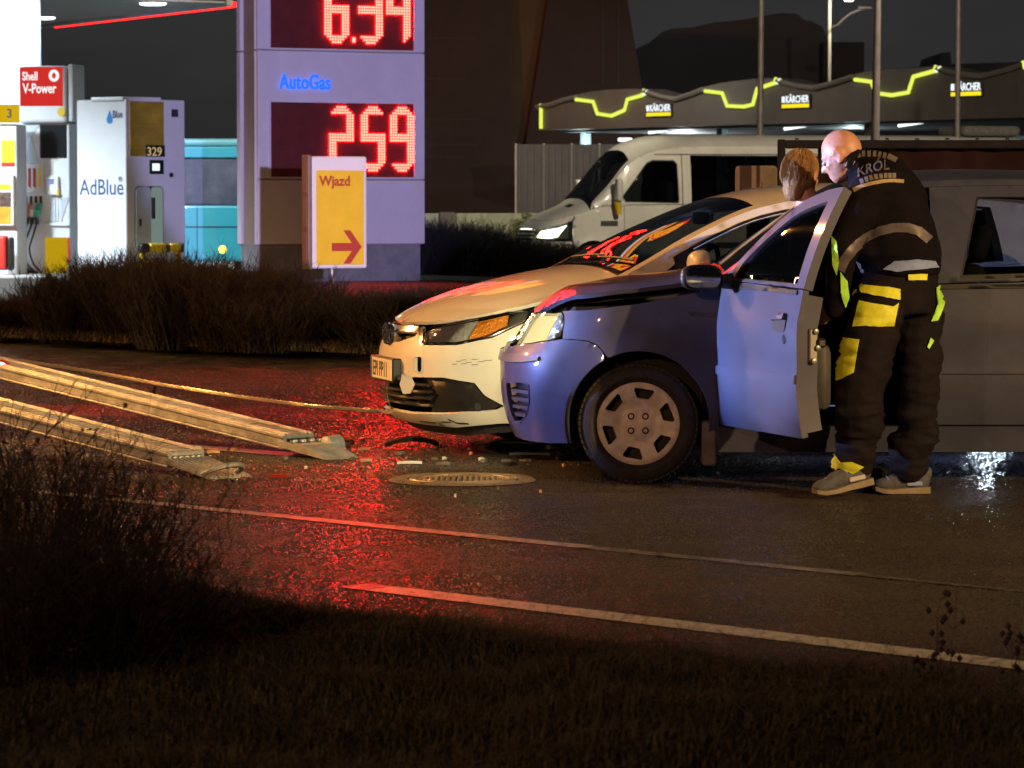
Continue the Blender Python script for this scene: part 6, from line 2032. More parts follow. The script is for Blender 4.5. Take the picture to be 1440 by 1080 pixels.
def folds(amp, fx, fz, seed):
    def f(p):
        a = noise.noise(Vector((p.x * fx, p.y * fx, p.z * fz + seed)))
        b = 1 - abs(noise.noise(Vector((p.x * fx * 1.3 + 5, p.y * fx * 1.3, p.z * fz * 1.9 + seed)))) * 2.4
        return amp * (a * .7 + max(-.4, b) * .45)
    return f
def shoe(parent, heel, toe, m_up, m_sole, m_acc, tilt=0.0, name='shoe'):
    heel, toe = Vector(heel), Vector(toe)
    d = toe - heel
    L_ = d.length
    rz = math.atan2(d.y, d.x)
    M = Matrix.Translation(heel) @ Matrix.Rotation(rz, 4, 'Z') @ Matrix.Rotation(-math.asin(d.z / L_), 4, 'Y')
    out = [(0, .0), (.01, .032), (.06, .040), (.14, .038), (.20, .046), (.25, .042), (.285, .025), (.30, 0), (.285, -.028), (.25, -.046), (.20, -.05), (.14, -.038), (.06, -.038), (.01, -.030)]
    k = L_ / .30
    so = MB()
    z0 = lambda x: .004 + (.022 * max(0, (x - .22) / .08) ** 2)
    th = lambda x: .030 - .010 * smooth(.08, .2, x)
    vs, n = [], len(out)
    for lev in (0, .4, 1):
        for x, y in out:
            g = (1.0 if lev < 1 else .94)
            vs.append(M @ Vector((x * k, y * g * k, z0(x) + th(x) * lev)))
    fs = [tuple(range(n))[::-1], tuple(2 * n + i for i in range(n))]
    for l in (0, 1):
        fs += [(l * n + i, l * n + (i + 1) % n, (l + 1) * n + (i + 1) % n, (l + 1) * n + i) for i in range(n)]
    so.add(vs, fs)
    up = MB()
    ell(up, (.235 * k, 0, .045), (.062 * k, .042 * k, .034), M)
    ell(up, (.16 * k, 0, .058), (.075 * k, .038 * k, .045), M)
    ell(up, (.07 * k, 0, .065), (.07 * k, .037 * k, .055), M)
    ell(up, (.055 * k, 0, .10), (.052 * k, .036 * k, .040), M)
    ell(up, (.10 * k, 0, .105), (.03 * k, .026 * k, .03), M)
    ell(up, (.005 * k, 0, .10), (.012 * k, .018 * k, .03), M)
    u = fuse(name, up, .008, m_up, parent, 5)
    so.build('sole', m_sole, u, smooth=30)
    ac = MB()
    for j in range(5):
        x = (.13 + .022 * j) * k
        zt = .103 - .25 * (x - .13 * k) - .0
        ac.tube([M @ Vector((x, -.026 * k, zt - .014)), M @ Vector((x + .008, 0, zt)), M @ Vector((x, .026 * k, zt - .014))], .004, 6)
    for s in (-1, 1):
        ac.rbox((.05 * k, s * .036 * k - .004, .04), (.13 * k, s * .036 * k + .004, .062), .004, 1, M)
    ac.build('lace', m_acc, u)
    return u

class Skin:
    """finds points on built surfaces, so that patches and print can be laid on the cloth"""
    def __init__(s, objs, loc):
        vs, fs = [], []
        for o in objs:
            b = len(vs)
            vs += [v.co + loc for v in o.data.vertices]
            fs += [tuple(b + i for i in p.vertices) for p in o.data.polygons]
        s.t = BVHTree.FromPolygons(vs, fs)
        s.loc = loc
    def hit(s, x, y, off):
        o = Vector((0, 0, HC))
        d = (px(x, y, 1.0) - o).normalized()
        h, n, i, q = s.t.ray_cast(o, d)
        if h is None:
            h, n, i, q = s.t.find_nearest(px(x, y, s.loc.y))
            d = (h - o).normalized()
        if n.dot(d) > 0: n = -n
        return h + n * off - s.loc, n
    def patch(s, name, poly, m, parent, off=.006, step=3.0, thick=.005, flat=False):
        F = fill2d(poly, (), step)
        V, T, loops = F
        P, N = [], []
        for a, b in V:
            p, n = s.hit(a, b, off)
            P.append(p); N.append(n)
        T = [tuple(int(i) for i in t) for t in T]
        fs = []
        for t in T:
            n = (P[t[1]] - P[t[0]]).cross(P[t[2]] - P[t[0]])
            fs.append(t if n.dot(N[t[0]]) > 0 else t[::-1])
        vs = list(P)
        for l in loops:
            b = len(vs)
            k = len(l)
            vs += [P[i].copy() for i in l] + [P[i] - N[i] * thick for i in l]
            fs += [(b + i, b + (i + 1) % k, b + k + (i + 1) % k, b + k + i) for i in range(k)]
        me = bpy.data.meshes.new(name)
        me.from_pydata(vs, [], fs)
        me.materials.append(m)
        me.polygons.foreach_set('use_smooth', [i < len(T) for i in range(len(fs))])
        o = bpy.data.objects.new(name, me)
        COL.objects.link(o)
        o.parent = parent
        return o
def ribbon(pts, w):
    P = [Vector(p) for p in pts]
    a, b = [], []
    for i, p in enumerate(P):
        t = (P[min(i + 1, len(P) - 1)] - P[max(i - 1, 0)]).normalized()
        n = Vector((-t.y, t.x)) * w / 2
        a.append(tuple(p + n)); b.append(tuple(p - n))
    return a + b[::-1]

M_SKIN = mat('skin', (.50, .27, .20), .45, nscale=30, namt=.12, bscale=90, bamt=.1)
M_NAVY = mat('black_workwear', (.0052, .0042, .0080), .85, spec=.12, nscale=12, namt=.35, bscale=180, bamt=.25)
M_TROU = mat('dark_trousers', (.0095, .0078, .0115), .85, spec=.15, nscale=9, namt=.35, bscale=180, bamt=.25)
M_HIV = mat('hi_vis_yellow', (.62, .68, .03), .6, nscale=14, namt=.25)
M_LIME = mat('hi_vis_lime', (.40, .85, .10), .6, nscale=14, namt=.2)
M_LIME.node_tree.nodes['Principled BSDF'].inputs['Emission Color'].default_value = (0, 0, 0, 1)
M_REFL = mat('reflective_tape', (.11, .10, .12), .45, metal=.2, nscale=20, namt=.15)
M_PRINT = mat('back_print', (.13, .11, .11), .6, nscale=30, namt=.3)
M_PRINTY = mat('back_print_yellow', (.30, .22, .09), .6, nscale=30, namt=.3)
M_SHIRT = mat('pale_shirt', (.20, .28, .58), .8, nscale=20, namt=.2)
M_SHOE = mat('grey_shoe', (.060, .068, .095), .8, nscale=40, namt=.4)
M_SOLE = mat('tan_sole', (.19, .155, .11), .7, nscale=20, namt=.2)
M_ACC = mat('shoe_trim', (.40, .40, .42), .6)

def man():
    Y0 = 15.86
    loc = Vector(((1240 - 720) * Y0 / FPX, Y0, 0))
    root = thing('person', 'bald man in black workwear with yellow pockets leaning in beside the open car door', 'person', loc)
    s = FPX / Y0
    def J(x, y, dy=0.0):
        p = px(x, y, Y0 + dy)
        return Vector((p.x - loc.x, dy, p.z))
    lh, lk, la = J(1236, 425, -.07), J(1207, 555, -.13), J(1198, 655, -.09)
    rh, rk, ra = J(1288, 425, .07), J(1291, 555, .06), J(1277, 655, .08)
    pel, wai, che, upb = J(1264, 400), J(1266, 368), J(1254, 300, .02), J(1240, 250, .03)
    nek, hc = J(1207, 232, .03), J(1183, 219, .03)
    lsh, lel, lwr = J(1222, 268, -.13), J(1186, 350, -.20), J(1172, 432, -.10)
    rsh, rel, rwr = J(1272, 275, .17), J(1294, 350, .20), J(1304, 430, .10)
    # body, one surface
    b = MB()
    M = head(b, hc, (-.80, .38, -.42), (-.25, .1, 1), nek)
    caps(b, nek, .065, upb, .10)
    caps(b, upb, .12, che, .13); caps(b, che, .13, wai, .125); caps(b, wai, .125, pel, .13)
    for h, k_, a in ((lh, lk, la), (rh, rk, ra)):
        caps(b, h, .085, k_, .058); caps(b, k_, .056, a, .038)
        caps(b, a, .036, a + Vector((-.03, 0, -.05)), .03)
    for a0, e, w in ((lsh, lel, lwr), (rsh, rel, rwr)):
        caps(b, a0, .055, e, .043); caps(b, e, .042, w, .029)
        caps(b, upb, .06, a0, .055)
    hand(b, lwr, (-.5, .5, -.5), (0, -1, -.2), 1)
    hand(b, rwr, (-.4, .3, -.7), (0, 1, -.2), -1)
    bod = fuse('body', b, .0095, M_SKIN, root, 3)
    for sg in (-1, 1):
        ey = MB()
        ell(ey, (.078, sg * .031, -.002), (.014, .014, .010), M)
        ey.build('eye', mat('eye_white', (.6, .58, .55), .2), root, smooth=True)
    # trousers
    t = MB()
    spine(t, [(J(1262, 440), .17, .14), (J(1263, 420), .185, .15), (J(1265, 395), .178, .145), (J(1267, 375), .165, .135), (J(1268, 368), .155, .13)])
    for h, k_, a, r in ((lh, lk, la, 1.04), (rh, rk, ra, .93)):
        mid = h.lerp(k_, .45) + Vector((.0, 0, 0))
        caps(t, h + Vector((0, 0, -.02)), .128, mid, .122 * r); caps(t, mid, .122 * r, k_, .108 * r)
        mc = k_.lerp(a, .5) + Vector((.018, 0, 0))
        caps(t, k_, .108 * r, mc, .100 * r); caps(t, mc, .100 * r, a + Vector((0, 0, .01)), .084)
        caps(t, a + Vector((.01, 0, .09)), .098, a + Vector((.005, 0, .0)), .078)
    fz = folds(.019, 5.5, 11, 2.0)
    fz2 = folds(.024, 6.0, 15, 7.0)
    tro = fuse('trousers', t, .012, M_TROU, root, 7, lambda p: fz(p) * (1 if p.z < .85 else .5) + (fz2(p) if p.z < .42 else 0))
    # jacket
    j = MB()
    spine(j, [(J(1268, 388), .165, .15), (J(1268, 375), .180, .155), (J(1265, 350, .0), .188, .165), (J(1259, 320, .01), .192, .18), (J(1252, 290, .02), .186, .19), (J(1246, 262, .03), .170, .185), (J(1240, 240, .03), .142, .155), (J(1232, 226, .03), .105, .11), (J(1228, 219, .03), .06, .06)])
    caps(j, J(1244, 250, .03), .12, J(1220, 238, .03), .092)
    caps(j, J(1222, 238, .03), .095, nek + Vector((.005, 0, -.012)), .083)
    caps(j, J(1258, 332), .175, J(1225, 345, -.03), .10)
    for a0, e, w in ((lsh, lel, lwr), (rsh, rel, rwr)):
        caps(j, J(1244, 262, (a0.y * .5)), .125, a0, .092)
        caps(j, a0, .092, e, .072); caps(j, e, .072, w, .052)
    jac = fuse('jacket', j, .012, M_NAVY, root, 9, folds(.016, 5.0, 7.0, 4.0))
    col = MB().tube([J(1192, 236, -.07), J(1196, 224, -.06), J(1204, 214, -.02), J(1213, 212, .04), J(1214, 216, .09)], [.016, .02, .022, .02, .016], 8)
    col.build('collar', M_NAVY, root, smooth=True)
    MB().tube([J(1189, 234, -.078), J(1194, 222, -.068), J(1203, 212, -.025), J(1212, 209, .03)], .004, 6).build('collar_piping', M_ACC, root, smooth=True)
    # shoes
    shoe(root, J(1228, 681, -.10), J(1143, 701, -.22), M_SHOE, M_SOLE, M_ACC)
    h2 = J(1309, 696, .09); h2.z = 0.0
    t2 = J(1226, 694, .07); t2.z = 0.0
    shoe(root, h2, t2, M_SHOE, M_SOLE, M_SHIRT)
    # things laid on the cloth
    S = Skin([tro], loc)
    S.patch('pocket_flap', [(1210, 402), (1266, 407), (1264, 422), (1212, 413)], M_HIV, root, .012)
    S.patch('back_pocket', [(1209, 424), (1255, 432), (1262, 426), (1256, 457), (1200, 460)], M_HIV, root, .010)
    S.patch('pocket_flap', [(1191, 412), (1205, 400), (1206, 411), (1193, 426)], M_HIV, root, .010)
    S.patch('thigh_pocket', [(1167, 473), (1209, 478), (1201, 525), (1179, 536), (1172, 528), (1176, 515), (1187, 497), (1172, 487)], M_HIV, root, .012)
    S.patch('ankle_band', [(1162, 648), (1169, 633), (1183, 650), (1198, 649), (1214, 656), (1199, 666), (1182, 658), (1171, 660)], M_HIV, root, .010)
    S.patch('belt_patch', [(1276, 379), (1302, 379), (1301, 394), (1277, 394)], M_HIV, root, .014)
    S.patch('side_pocket', [(1314, 404), (1328, 396), (1329, 405), (1322, 440), (1316, 451), (1308, 452), (1316, 427)], M_LIME, root, .014)
    S.patch('side_tab', [(1303, 489), (1307, 474), (1311, 479), (1306, 491)], M_LIME, root, .012)
    S2 = Skin([jac], loc)
    S2.patch('shirt_hem', [(1243, 379), (1258, 367), (1290, 364), (1313, 367), (1318, 375), (1300, 378), (1262, 382)], M_SHIRT, root, .012)
    S2.patch('reflective_band', ribbon([(1181, 380), (1188, 364), (1200, 349), (1216, 335), (1236, 325), (1256, 320), (1276, 320), (1292, 325), (1306, 338)], 13), M_REFL, root, .007)
    S2.patch('sleeve_flash', [(1171, 333), (1177, 340), (1180, 368), (1177, 386), (1172, 372)], M_LIME, root, .010)
    S2.patch('sleeve_flash', [(1182, 382), (1190, 394), (1192, 418), (1187, 432), (1182, 410)], M_LIME, root, .010)
    S2.patch('print_line', ribbon([(1200, 268), (1212, 262), (1226, 258), (1242, 255), (1256, 254), (1270, 255)], 5), M_PRINTY, root, .006, step=2.5)
    # small rows of print that cannot be read, as short strokes
    def strokes(pts, n, h, m, w=.55):
        P = [Vector(p) for p in pts]
        for k in range(n):
            u = (k + .5) / n * (len(P) - 1)
            i = min(int(u), len(P) - 2)
            c = P[i].lerp(P[i + 1], u - i)
            t_ = (P[i + 1] - P[i]).normalized()
            nn = Vector((-t_.y, t_.x))
            dx = (P[-1] - P[0]).length / n * w * .5
            S2.patch('print_stroke', [tuple(c - t_ * dx - nn * h / 2), tuple(c + t_ * dx - nn * h / 2), tuple(c + t_ * dx + nn * h / 2), tuple(c - t_ * dx + nn * h / 2)], m, root, .005, 6, .003)
    strokes([(1184, 230), (1196, 222), (1212, 217), (1232, 217), (1250, 221), (1260, 226)], 13, 7.5, M_PRINT, .8)
    strokes([(1209, 256), (1226, 250), (1244, 247), (1260, 247)], 8, 6.5, M_PRINT, .75)
    bm = text_bm('KRÓL', 20, extrude=0, bold=.25, sx=.86)
    bmesh.ops.triangulate(bm, faces=bm.faces)
    vs, fs = [], []
    bm.verts.index_update()
    for v in bm.verts:
        x = 1206 + v.co.x
        y = 250 - 11 * math.sin(min(1, max(0, v.co.x / 62)) * 1.9) - v.co.z
        p, n = S2.hit(x, y, .006)
        vs.append(p)
    fs = [[v.index for v in f.verts] for f in bm.faces]
    mesh('back_lettering', vs, fs, M_PRINT, root)
    return root
man_o = man()

def woman():
    Y0 = 16.28
    loc = Vector(((1195 - 720) * Y0 / FPX, Y0, 0))
    root = thing('person', 'person with tied auburn hair in dark clothes, mostly hidden behind the open car door', 'person', loc)
    def J(x, y, dy=0.0):
        p = px(x, y, Y0 + dy)
        return Vector((p.x - loc.x, dy, p.z))
    hc, nek = J(1129, 247, .03), J(1136, 283, .0)
    upb, che, wai, pel = J(1142, 306), J(1150, 345), J(1172, 395), J(1188, 430)
    hips = (J(1192, 440, -.06), J(1196, 440, .07))
    kn = (J(1196, 560, -.05), J(1204, 560, .06))
    an = (J(1207, 662, -.05), J(1213, 660, .05))
    sh = (J(1140, 312, -.14), J(1144, 312, .14))
    el = (J(1150, 375, -.17), J(1156, 375, .17))
    wr = (J(1172, 425, -.12), J(1176, 400, .12))
    b = MB()
    M = head(b, hc, (.62, .78, -.06), (.05, .05, 1), nek, .88)
    caps(b, nek, .055, upb, .08); caps(b, upb, .10, che, .11); caps(b, che, .11, wai, .10); caps(b, wai, .10, pel, .12)
    for i in (0, 1):
        caps(b, hips[i], .08, kn[i], .052); caps(b, kn[i], .05, an[i], .034); caps(b, an[i], .033, an[i] + Vector((.03, 0, -.05)), .028)
        caps(b, upb, .05, sh[i], .045); caps(b, sh[i], .045, el[i], .036); caps(b, el[i], .035, wr[i], .025)
    hand(b, wr[0], (.7, .3, -.3), (0, -1, 0), 1, .9)
    hand(b, wr[1], (.7, .1, -.3), (0, 1, 0), -1, .9)
    fuse('body', b, .0095, M_SKIN, root, 3)
    for sg in (-1, 1):
        ey = MB()
        ell(ey, (.074, sg * .029, -.002), (.013, .013, .010), M)
        ey.build('eye', mat('eye_white', (.6, .58, .55), .2), root, smooth=True)
    h = MB()
    ell(h, (-.022, 0, .030), (.104, .090, .104), M, 24)
    ell(h, (-.055, 0, -.03), (.078, .082, .085), M, 20)
    ell(h, (-.085, 0, -.085), (.05, .062, .06), M, 16)
    ell(h, (.03, 0, .075), (.06, .062, .04), M, 14)
    ell(h, (-.02, -.06, -.02), (.05, .03, .06), M, 14)
    ell(h, (-.02, .06, -.02), (.05, .03, .06), M, 14)
    def strands(p):
        q = M.inverted() @ p
        return .003 * noise.noise(Vector((q.x * 10, math.atan2(q.y, q.z + .2) * 34, q.z * 6))) + .0028 * noise.noise(Vector((q.x * 14, math.atan2(q.y, q.z + .2) * 95, q.z * 8)))
    fuse('hair', h, .0045, mat('auburn_hair', (.27, .155, .06), .55, spec=.3, nscale=60, namt=.4, stretch=(1, 1, .15)), root, 4, strands)
    rg = random.Random(8)
    hs = MB()
    for k in range(330):                       # loose strands over the hair
        th = rg.uniform(-2.75, 2.75)
        w0 = rg.uniform(.15, .5)
        pts, ra = [], []
        ln = rg.uniform(.65, 1.0)
        off = rg.uniform(1.02, 1.10)
        ph = rg.uniform(0, 6)
        for i in range(9):
            u = i / 8
            a_ = w0 + u * ln * 1.75
            t2 = th + .12 * math.sin(u * 5 + ph)
            v = Vector((-math.cos(t2) * math.sin(a_) * .104 - .022 - .02 * u * u, math.sin(t2) * math.sin(a_) * .090, .03 + math.cos(a_) * .104 - .055 * max(0, u - .55)))
            v = Vector((v.x, v.y, v.z)) * off
            pts.append(M @ v)
            ra.append(.0032 * (1 - .7 * u))
        hs.tube(pts, ra, 4)
    hs.build('hair_strands', bpy.data.materials['auburn_hair'], root, smooth=True)['kind'] = 'stuff'
    j = MB()
    spine(j, [(J(1188, 440), .15, .16), (J(1178, 412), .145, .15), (J(1166, 385), .15, .155), (J(1154, 350), .155, .165), (J(1147, 325), .14, .16), (J(1141, 306), .095, .11), (J(1138, 294), .06, .065)])
    for i in (0, 1):
        caps(j, J(1145, 318), .11, sh[i], .075); caps(j, sh[i], .072, el[i], .060); caps(j, el[i], .058, wr[i], .042)
    fuse('jacket', j, .013, M_NAVY, root, 7, folds(.008, 6, 9, 1.0))
    t = MB()
    caps(t, pel, .15, pel + Vector((0, 0, -.05)), .15)
    for i in (0, 1):
        caps(t, hips[i], .10, kn[i], .072); caps(t, kn[i], .07, an[i] + Vector((0, 0, .02)), .055)
    fuse('trousers', t, .013, M_NAVY, root, 7, folds(.008, 6, 14, 3.0))
    for i in (0, 1):
        hl = an[i] + Vector((-.05, 0, 0)); hl.z = 0
        to = an[i] + Vector((.19, -.02, 0)); to.z = 0
        shoe(root, hl, to, M_NAVY, MT['black'], MT['black'])
woman()
# ================================================================== recovery ramps, cable
M_RAMP = mat('ramp_aluminium', (.45, .49, .53), .5, metal=.35, nscale=9, namt=.35, bscale=50, bamt=.25, rvar=.1)
def ramp(label, tip, rise, L_, W, plate):
    """ramp whose far end lies up on the truck; local x runs up the ramp from the tip, y across"""
    u = Vector((-RD.x, -RD.y, 0))
    rz = math.atan2(u.y, u.x)
    root = thing('loading_ramp', label, 'ramp', (tip.x, tip.y, 0.0), rz)
    sl = math.asin(rise / L_)
    M = Matrix.Translation((0, 0, .02)) @ Matrix.Rotation(-sl, 4, 'Y')
    x0 = .34
    dk = MB()
    dk.rbox((x0, -W / 2, .035), (L_, W / 2, .055), .004, 1, M)
    dk.build('deck', M_RAMP, root)
    for y in (-W / 2, W / 2 - .03):
        MB().rbox((x0, y, -.012), (L_, y + .022, .064), .006, 1, M).build('side_rail', M_RAMP, root)
        MB().rbox((x0, y - .010, -.022), (L_, y + .032, -.010), .004, 1, M).build('rail_flange', M_RAMP, root)
    g = MB().rbox((0, -.004 - W * .36, 0), (.03, W * .36, .012), .003, 1)
    r0 = None
    k = 0
    x = x0 + .04
    while x < L_ - .05:
        if r0 is None:
            r0 = MB().rbox((-.006, -W * .40, 0), (.006, W * .40, .004), .0015, 1).build('tread_bar', M_RAMP, root)
            r0.location = M @ Vector((x, 0, .055)); r0.rotation_euler = (0, -sl, 0)
        else:
            c = r0.copy(); COL.objects.link(c); c.parent = root
            c.location = M @ Vector((x, 0, .055))
        x += .085
    for yy in (-.28, .28):
        MB().rbox((x0, W * yy - .008, .055), (L_, W * yy + .008, .064), .003, 1, M).build('deck_rib', M_RAMP, root)
    # hinged toe plate
    if plate:
        tp = MB()
        tp.prism([(-.02, .004), (x0, .075), (x0, .06), (-.02, -.004)], -W * .55, W * .55)
        t_ = tp.build('toe_plate', M_RAMP, root)
        for q in range(9):
            y = -W * .5 + W * q / 8
            MB().prism([(-.01, .012), (x0 - .01, .086), (x0 - .01, .074), (-.01, .002)], y - .007, y + .007).build('toe_ridge', M_RAMP, t_)
        lp = [Vector((-.02 - .10 * math.sin(t) , W * .30 + .11 * math.cos(t), .03 + .045 * math.sin(t))) for t in [math.pi * q / 14 for q in range(15)]]
        MB().tube(lp, .018, 8, squash=.8).build('toe_loop', M_RAMP, t_, smooth=True)
        MB().rbox((x0 - .02, -W * .57, .0), (x0 + .05, -W * .5, .10), .01, 1).build('hinge_lug', MT['black'], root)
        for q in range(6):
            MB().lathe([(0, .02), (.018, .016), (.02, 0)], 8, Matrix.Translation((x0 + .02, -W * .4 + W * .8 * q / 5, .075))).build('bolt', M_RAMP, root)
    else:
        tp = MB().prism([(-.03, .002), (x0 * .5, .07), (x0 + .03, .078), (x0 + .03, .05), (-.03, -.004)], -W * .52, W * .52)
        t_ = tp.build('toe_plate', M_RAMP, root)
        MB().lathe([(.018, -.05), (.05, -.045), (.055, .045), (.018, .05)], 18, Matrix.Translation((x0 * .62, -W * .60, .055)) @ Matrix.Rotation(R(90), 4, 'X')).build('toe_roller', M_RAMP, t_, smooth=30)
        MB().rbox((x0 * .85, -W * .56, .02), (x0 * 1.5, -W * .50, .09), .01, 1).build('hinge_lug', MT['black'], root)
        for q in range(7):
            MB().lathe([(0, .014), (.014, .012), (.016, 0)], 8, Matrix.Translation((x0 * .8 + .02 * (q % 2), -W * .42 + W * .84 * q / 6, .078))).build('bolt', MT['galv'], root)
    return root
tA, tB = pg(478, 645), pg(322, 672)
ramp('long aluminium ramp behind, its pointed toe on the road', tA, .43, 3.9, .22, False)
ramp('nearer aluminium ramp ending in a ridged toe plate with a loop', tB, .43, 3.9, .24, True)
mk = thing('marker_lamp', 'small white and red marker lamp on the truck at the picture edge', 'lamp', at(1, 520, 20.2))
MB().lathe([(0, .03), (.03, .028), (.045, 0), (.045, -.03)], 14, Matrix.Rotation(R(90), 4, 'X')).build('lens', emit('marker_glow', (.8, .75, 1.0), 5), mk, smooth=True)
MB().lathe([(.045, 0), (.06, -.01), (.06, -.04)], 14, Matrix.Rotation(R(90), 4, 'X')).build('rim', MT['signred'], mk)

def cable():
    pts = [at(-40, 497, 21.2), at(0, 503, 20.9), at(120, 521, 20.4), at(240, 543, 19.9), at(340, 558, 19.5), at(430, 570, 19.1), at(520, 577, 18.85), at(600, 582, 18.75)]
    P = []
    for i in range(len(pts) - 1):
        for k in range(22):
            P.append(pts[i].lerp(pts[i + 1], k / 22))
    P.append(pts[-1])
    root = thing('winch_cable', 'twisted steel winch cable stretched from the left to the white car', 'cable', P[0])
    M_C = mat('steel_rope', (.50, .46, .38), .4, metal=.6)
    for q in range(3):
        vs = []
        for i, p in enumerate(P):
            for h in (0, .5):
                pp = p if h == 0 or i == len(P) - 1 else p.lerp(P[i + 1], .5)
                a = (i + h) * 1.25 + q * 2 * math.pi / 3
                vs.append(pp - P[0] + Vector((math.cos(a) * .003, math.cos(a) * .003, math.sin(a) * .0068)))
        MB().tube(vs, .0052, 5).build('strand', M_C, root, smooth=True)
cable()

# ================================================================== manhole
def manhole():
    c = pg(650, 676)
    root = thing('manhole_cover', 'round ribbed iron manhole cover in the road before the front wheel', 'manhole cover', (c.x, c.y, .002))
    M_I = mat('cast_iron', (.30, .265, .20), .34, metal=.35, nscale=16, namt=.4, bscale=60, bamt=.3, rvar=.12)
    MB().lathe([(.27, .002), (.275, .010), (.345, .012), (.362, .002)], 56).build('frame_ring', M_I, root)
    cv = MB().lathe([(0, .004), (.262, .004), (.266, -.004)], 56).build('cover', mat('iron_dark', (.11, .095, .075), .5, metal=.3, nscale=20), root)
    MB().lathe([(.228, .004), (.232, .013), (.258, .013), (.262, .004)], 56).build('rim', M_I, cv)
    MB().lathe([(.176, .004), (.179, .011), (.19, .011), (.193, .004)], 48).build('rim', M_I, cv)
    for k in range(12):
        x = -.154 + .028 * k
        h = math.sqrt(max(0, .172 ** 2 - x * x))
        MB().rbox((x - .008, -h, .003), (x + .008, h, .013), .003, 1).build('rib', M_I, cv)
    for k in range(36):
        a = 2 * math.pi * k / 36
        MB().rbox((.199, -.008, .003), (.222, .008, .011), .003, 1, Matrix.Rotation(a, 4, 'Z')).build('stud', M_I, cv)
manhole()

# ================================================================== debris
rnd = random.Random(5)
def shard(name, label, cat, x, y, L_, W_, H_, m, rz=0, group=None, bend=0.0):
    p = pg(x, y)
    b = MB()
    n = 8
    vs, fs = [], []
    for i in range(n + 1):
        u = i / n - .5
        w = W_ * (1 - abs(u) * .9) * (1 + .3 * noise.noise(Vector((x * .1, u * 5, 0))))
        z = H_ * (1 - (2 * u) ** 2) * (bend if bend else .3)
        for k, (yy, zz) in enumerate(((-w / 2, 0), (-w / 2, .01 + H_ * .3), (w / 2, .01 + H_ * .45), (w / 2, 0))):
            vs.append((u * L_, yy + .12 * L_ * (2 * u) ** 2 * (1 if bend else 0), z + zz + .002))
    for i in range(n):
        for k in range(4):
            fs.append((4 * i + k, 4 * i + (k + 1) % 4, 4 * (i + 1) + (k + 1) % 4, 4 * (i + 1) + k))
    fs += [(0, 1, 2, 3), (4 * n + 3, 4 * n + 2, 4 * n + 1, 4 * n)]
    o = mesh(name, vs, fs, m)
    o.location = (p.x, p.y, 0)
    o.rotation_euler = (0, 0, rz)
    tag(o, label, cat, group)
    return o
shard('bumper_shard', 'curved black bumper shard on the red lit road', 'debris', 580, 630, .30, .05, .04, MT['black'], R(6), bend=.9)
shard('trim_strip', 'short dark trim strip lying left of the white car', 'debris', 486, 624, .10, .03, .02, MT['black'], R(-20))
shard('splash_guard', 'torn brown splash guard lying under the blue bumper', 'debris', 722, 628, .26, .12, .03, MT['mud'], R(-4))
shard('splash_guard', 'dark torn liner lying just before the front wheel', 'debris', 790, 634, .28, .14, .05, MT['black'], R(5))
shard('trim_strip', 'long pale plastic strip beside the manhole cover', 'debris', 576, 653, .13, .02, .008, MT['plate'], R(4))
shard('red_sliver', 'thin red lens sliver right of the ridged ramp toe', 'debris', 392, 672, .10, .015, .008, emit('wet_red', (.5, .03, .03), .4) if False else MT['signred'], R(-25))
shard('pipe_piece', 'thin dark rod lying under the front of the blue car', 'debris', 745, 641, .22, .018, .012, MT['trim'], R(-6))
for k, (x, y, w) in enumerate(((512, 634, .06), (563, 640, .06), (625, 647, .025), (662, 640, .02), (677, 648, .035), (785, 646, .035), (792, 657, .02), (743, 656, .015), (600, 626, .02), (515, 650, .06), (430, 660, .02), (700, 690, .015), (760, 694, .012), (815, 655, .015), (275, 632, .09), (300, 638, .07), (640, 700, .012), (660, 634, .03), (330, 634, .05), (402, 647, .03), (870, 660, .02), (1010, 668, .02), (690, 600, .02))):
    m = (MT['lampgrey'] if k % 2 else MT['white']) if k % 3 else mat('shard_orange', (.55, .35, .2), .4)
    shard('plastic_shard', 'small pale plastic shard on the wet road', 'debris', x, y, w, max(.012, w * .35), .010, m, rnd.uniform(-1.2, 1.2), 'plastic shards scattered on the road')

for k in range(28):
    x, y = rnd.gauss(640, 130), rnd.gauss(642, 16)
    if not (612 < y < 700 and 300 < x < 1000): continue
    m = (MT['black'], MT['mud'], MT['lampgrey'], MT['trim'], MT['mud'])[k % 5]
    w = rnd.choice((.012, .018, .03, .05, .08))
    shard('plastic_shard', 'small dark broken plastic shard on the wet road', 'debris', x, y, w, max(.008, w * rnd.uniform(.2, .6)), rnd.uniform(.004, .014), m, rnd.uniform(-1.5, 1.5), 'dark plastic shards on the road')
# ================================================================== bare shrubs
M_TWIG = mat('bare_twig', (.016, .011, .011), .8, nscale=30, namt=.4)
M_TWIGF = mat('dark_twig', (.024, .016, .013), .85, nscale=30, namt=.4)
M_DRY = mat('dry_leaf', (.040, .026, .016), .9)
def twig(V, F, p, d, L_, r, rng, segs=4, wob=.25, up=.1):
    """three sided wandering twig; returns its points"""
    pts = [p]
    for i in range(segs):
        d = (d + Vector((rng.uniform(-wob, wob), rng.uniform(-wob, wob), rng.uniform(-wob * .5, wob * .5) + up))).normalized()
        pts.append(pts[-1] + d * L_ / segs)
    a = d.orthogonal().normalized()
    b = d.cross(a)
    o = len(V)
    for i, q in enumerate(pts):
        rr = r * (1 - .75 * i / segs)
        for k in range(3):
            th = k * 2.0944
            V.append(q + a * math.cos(th) * rr + b * math.sin(th) * rr)
    for i in range(segs):
        for k in range(3):
            k2 = (k + 1) % 3
            F.append((o + 3 * i + k, o + 3 * i + k2, o + 3 * i + 3 + k2, o + 3 * i + 3 + k))
    return pts, d
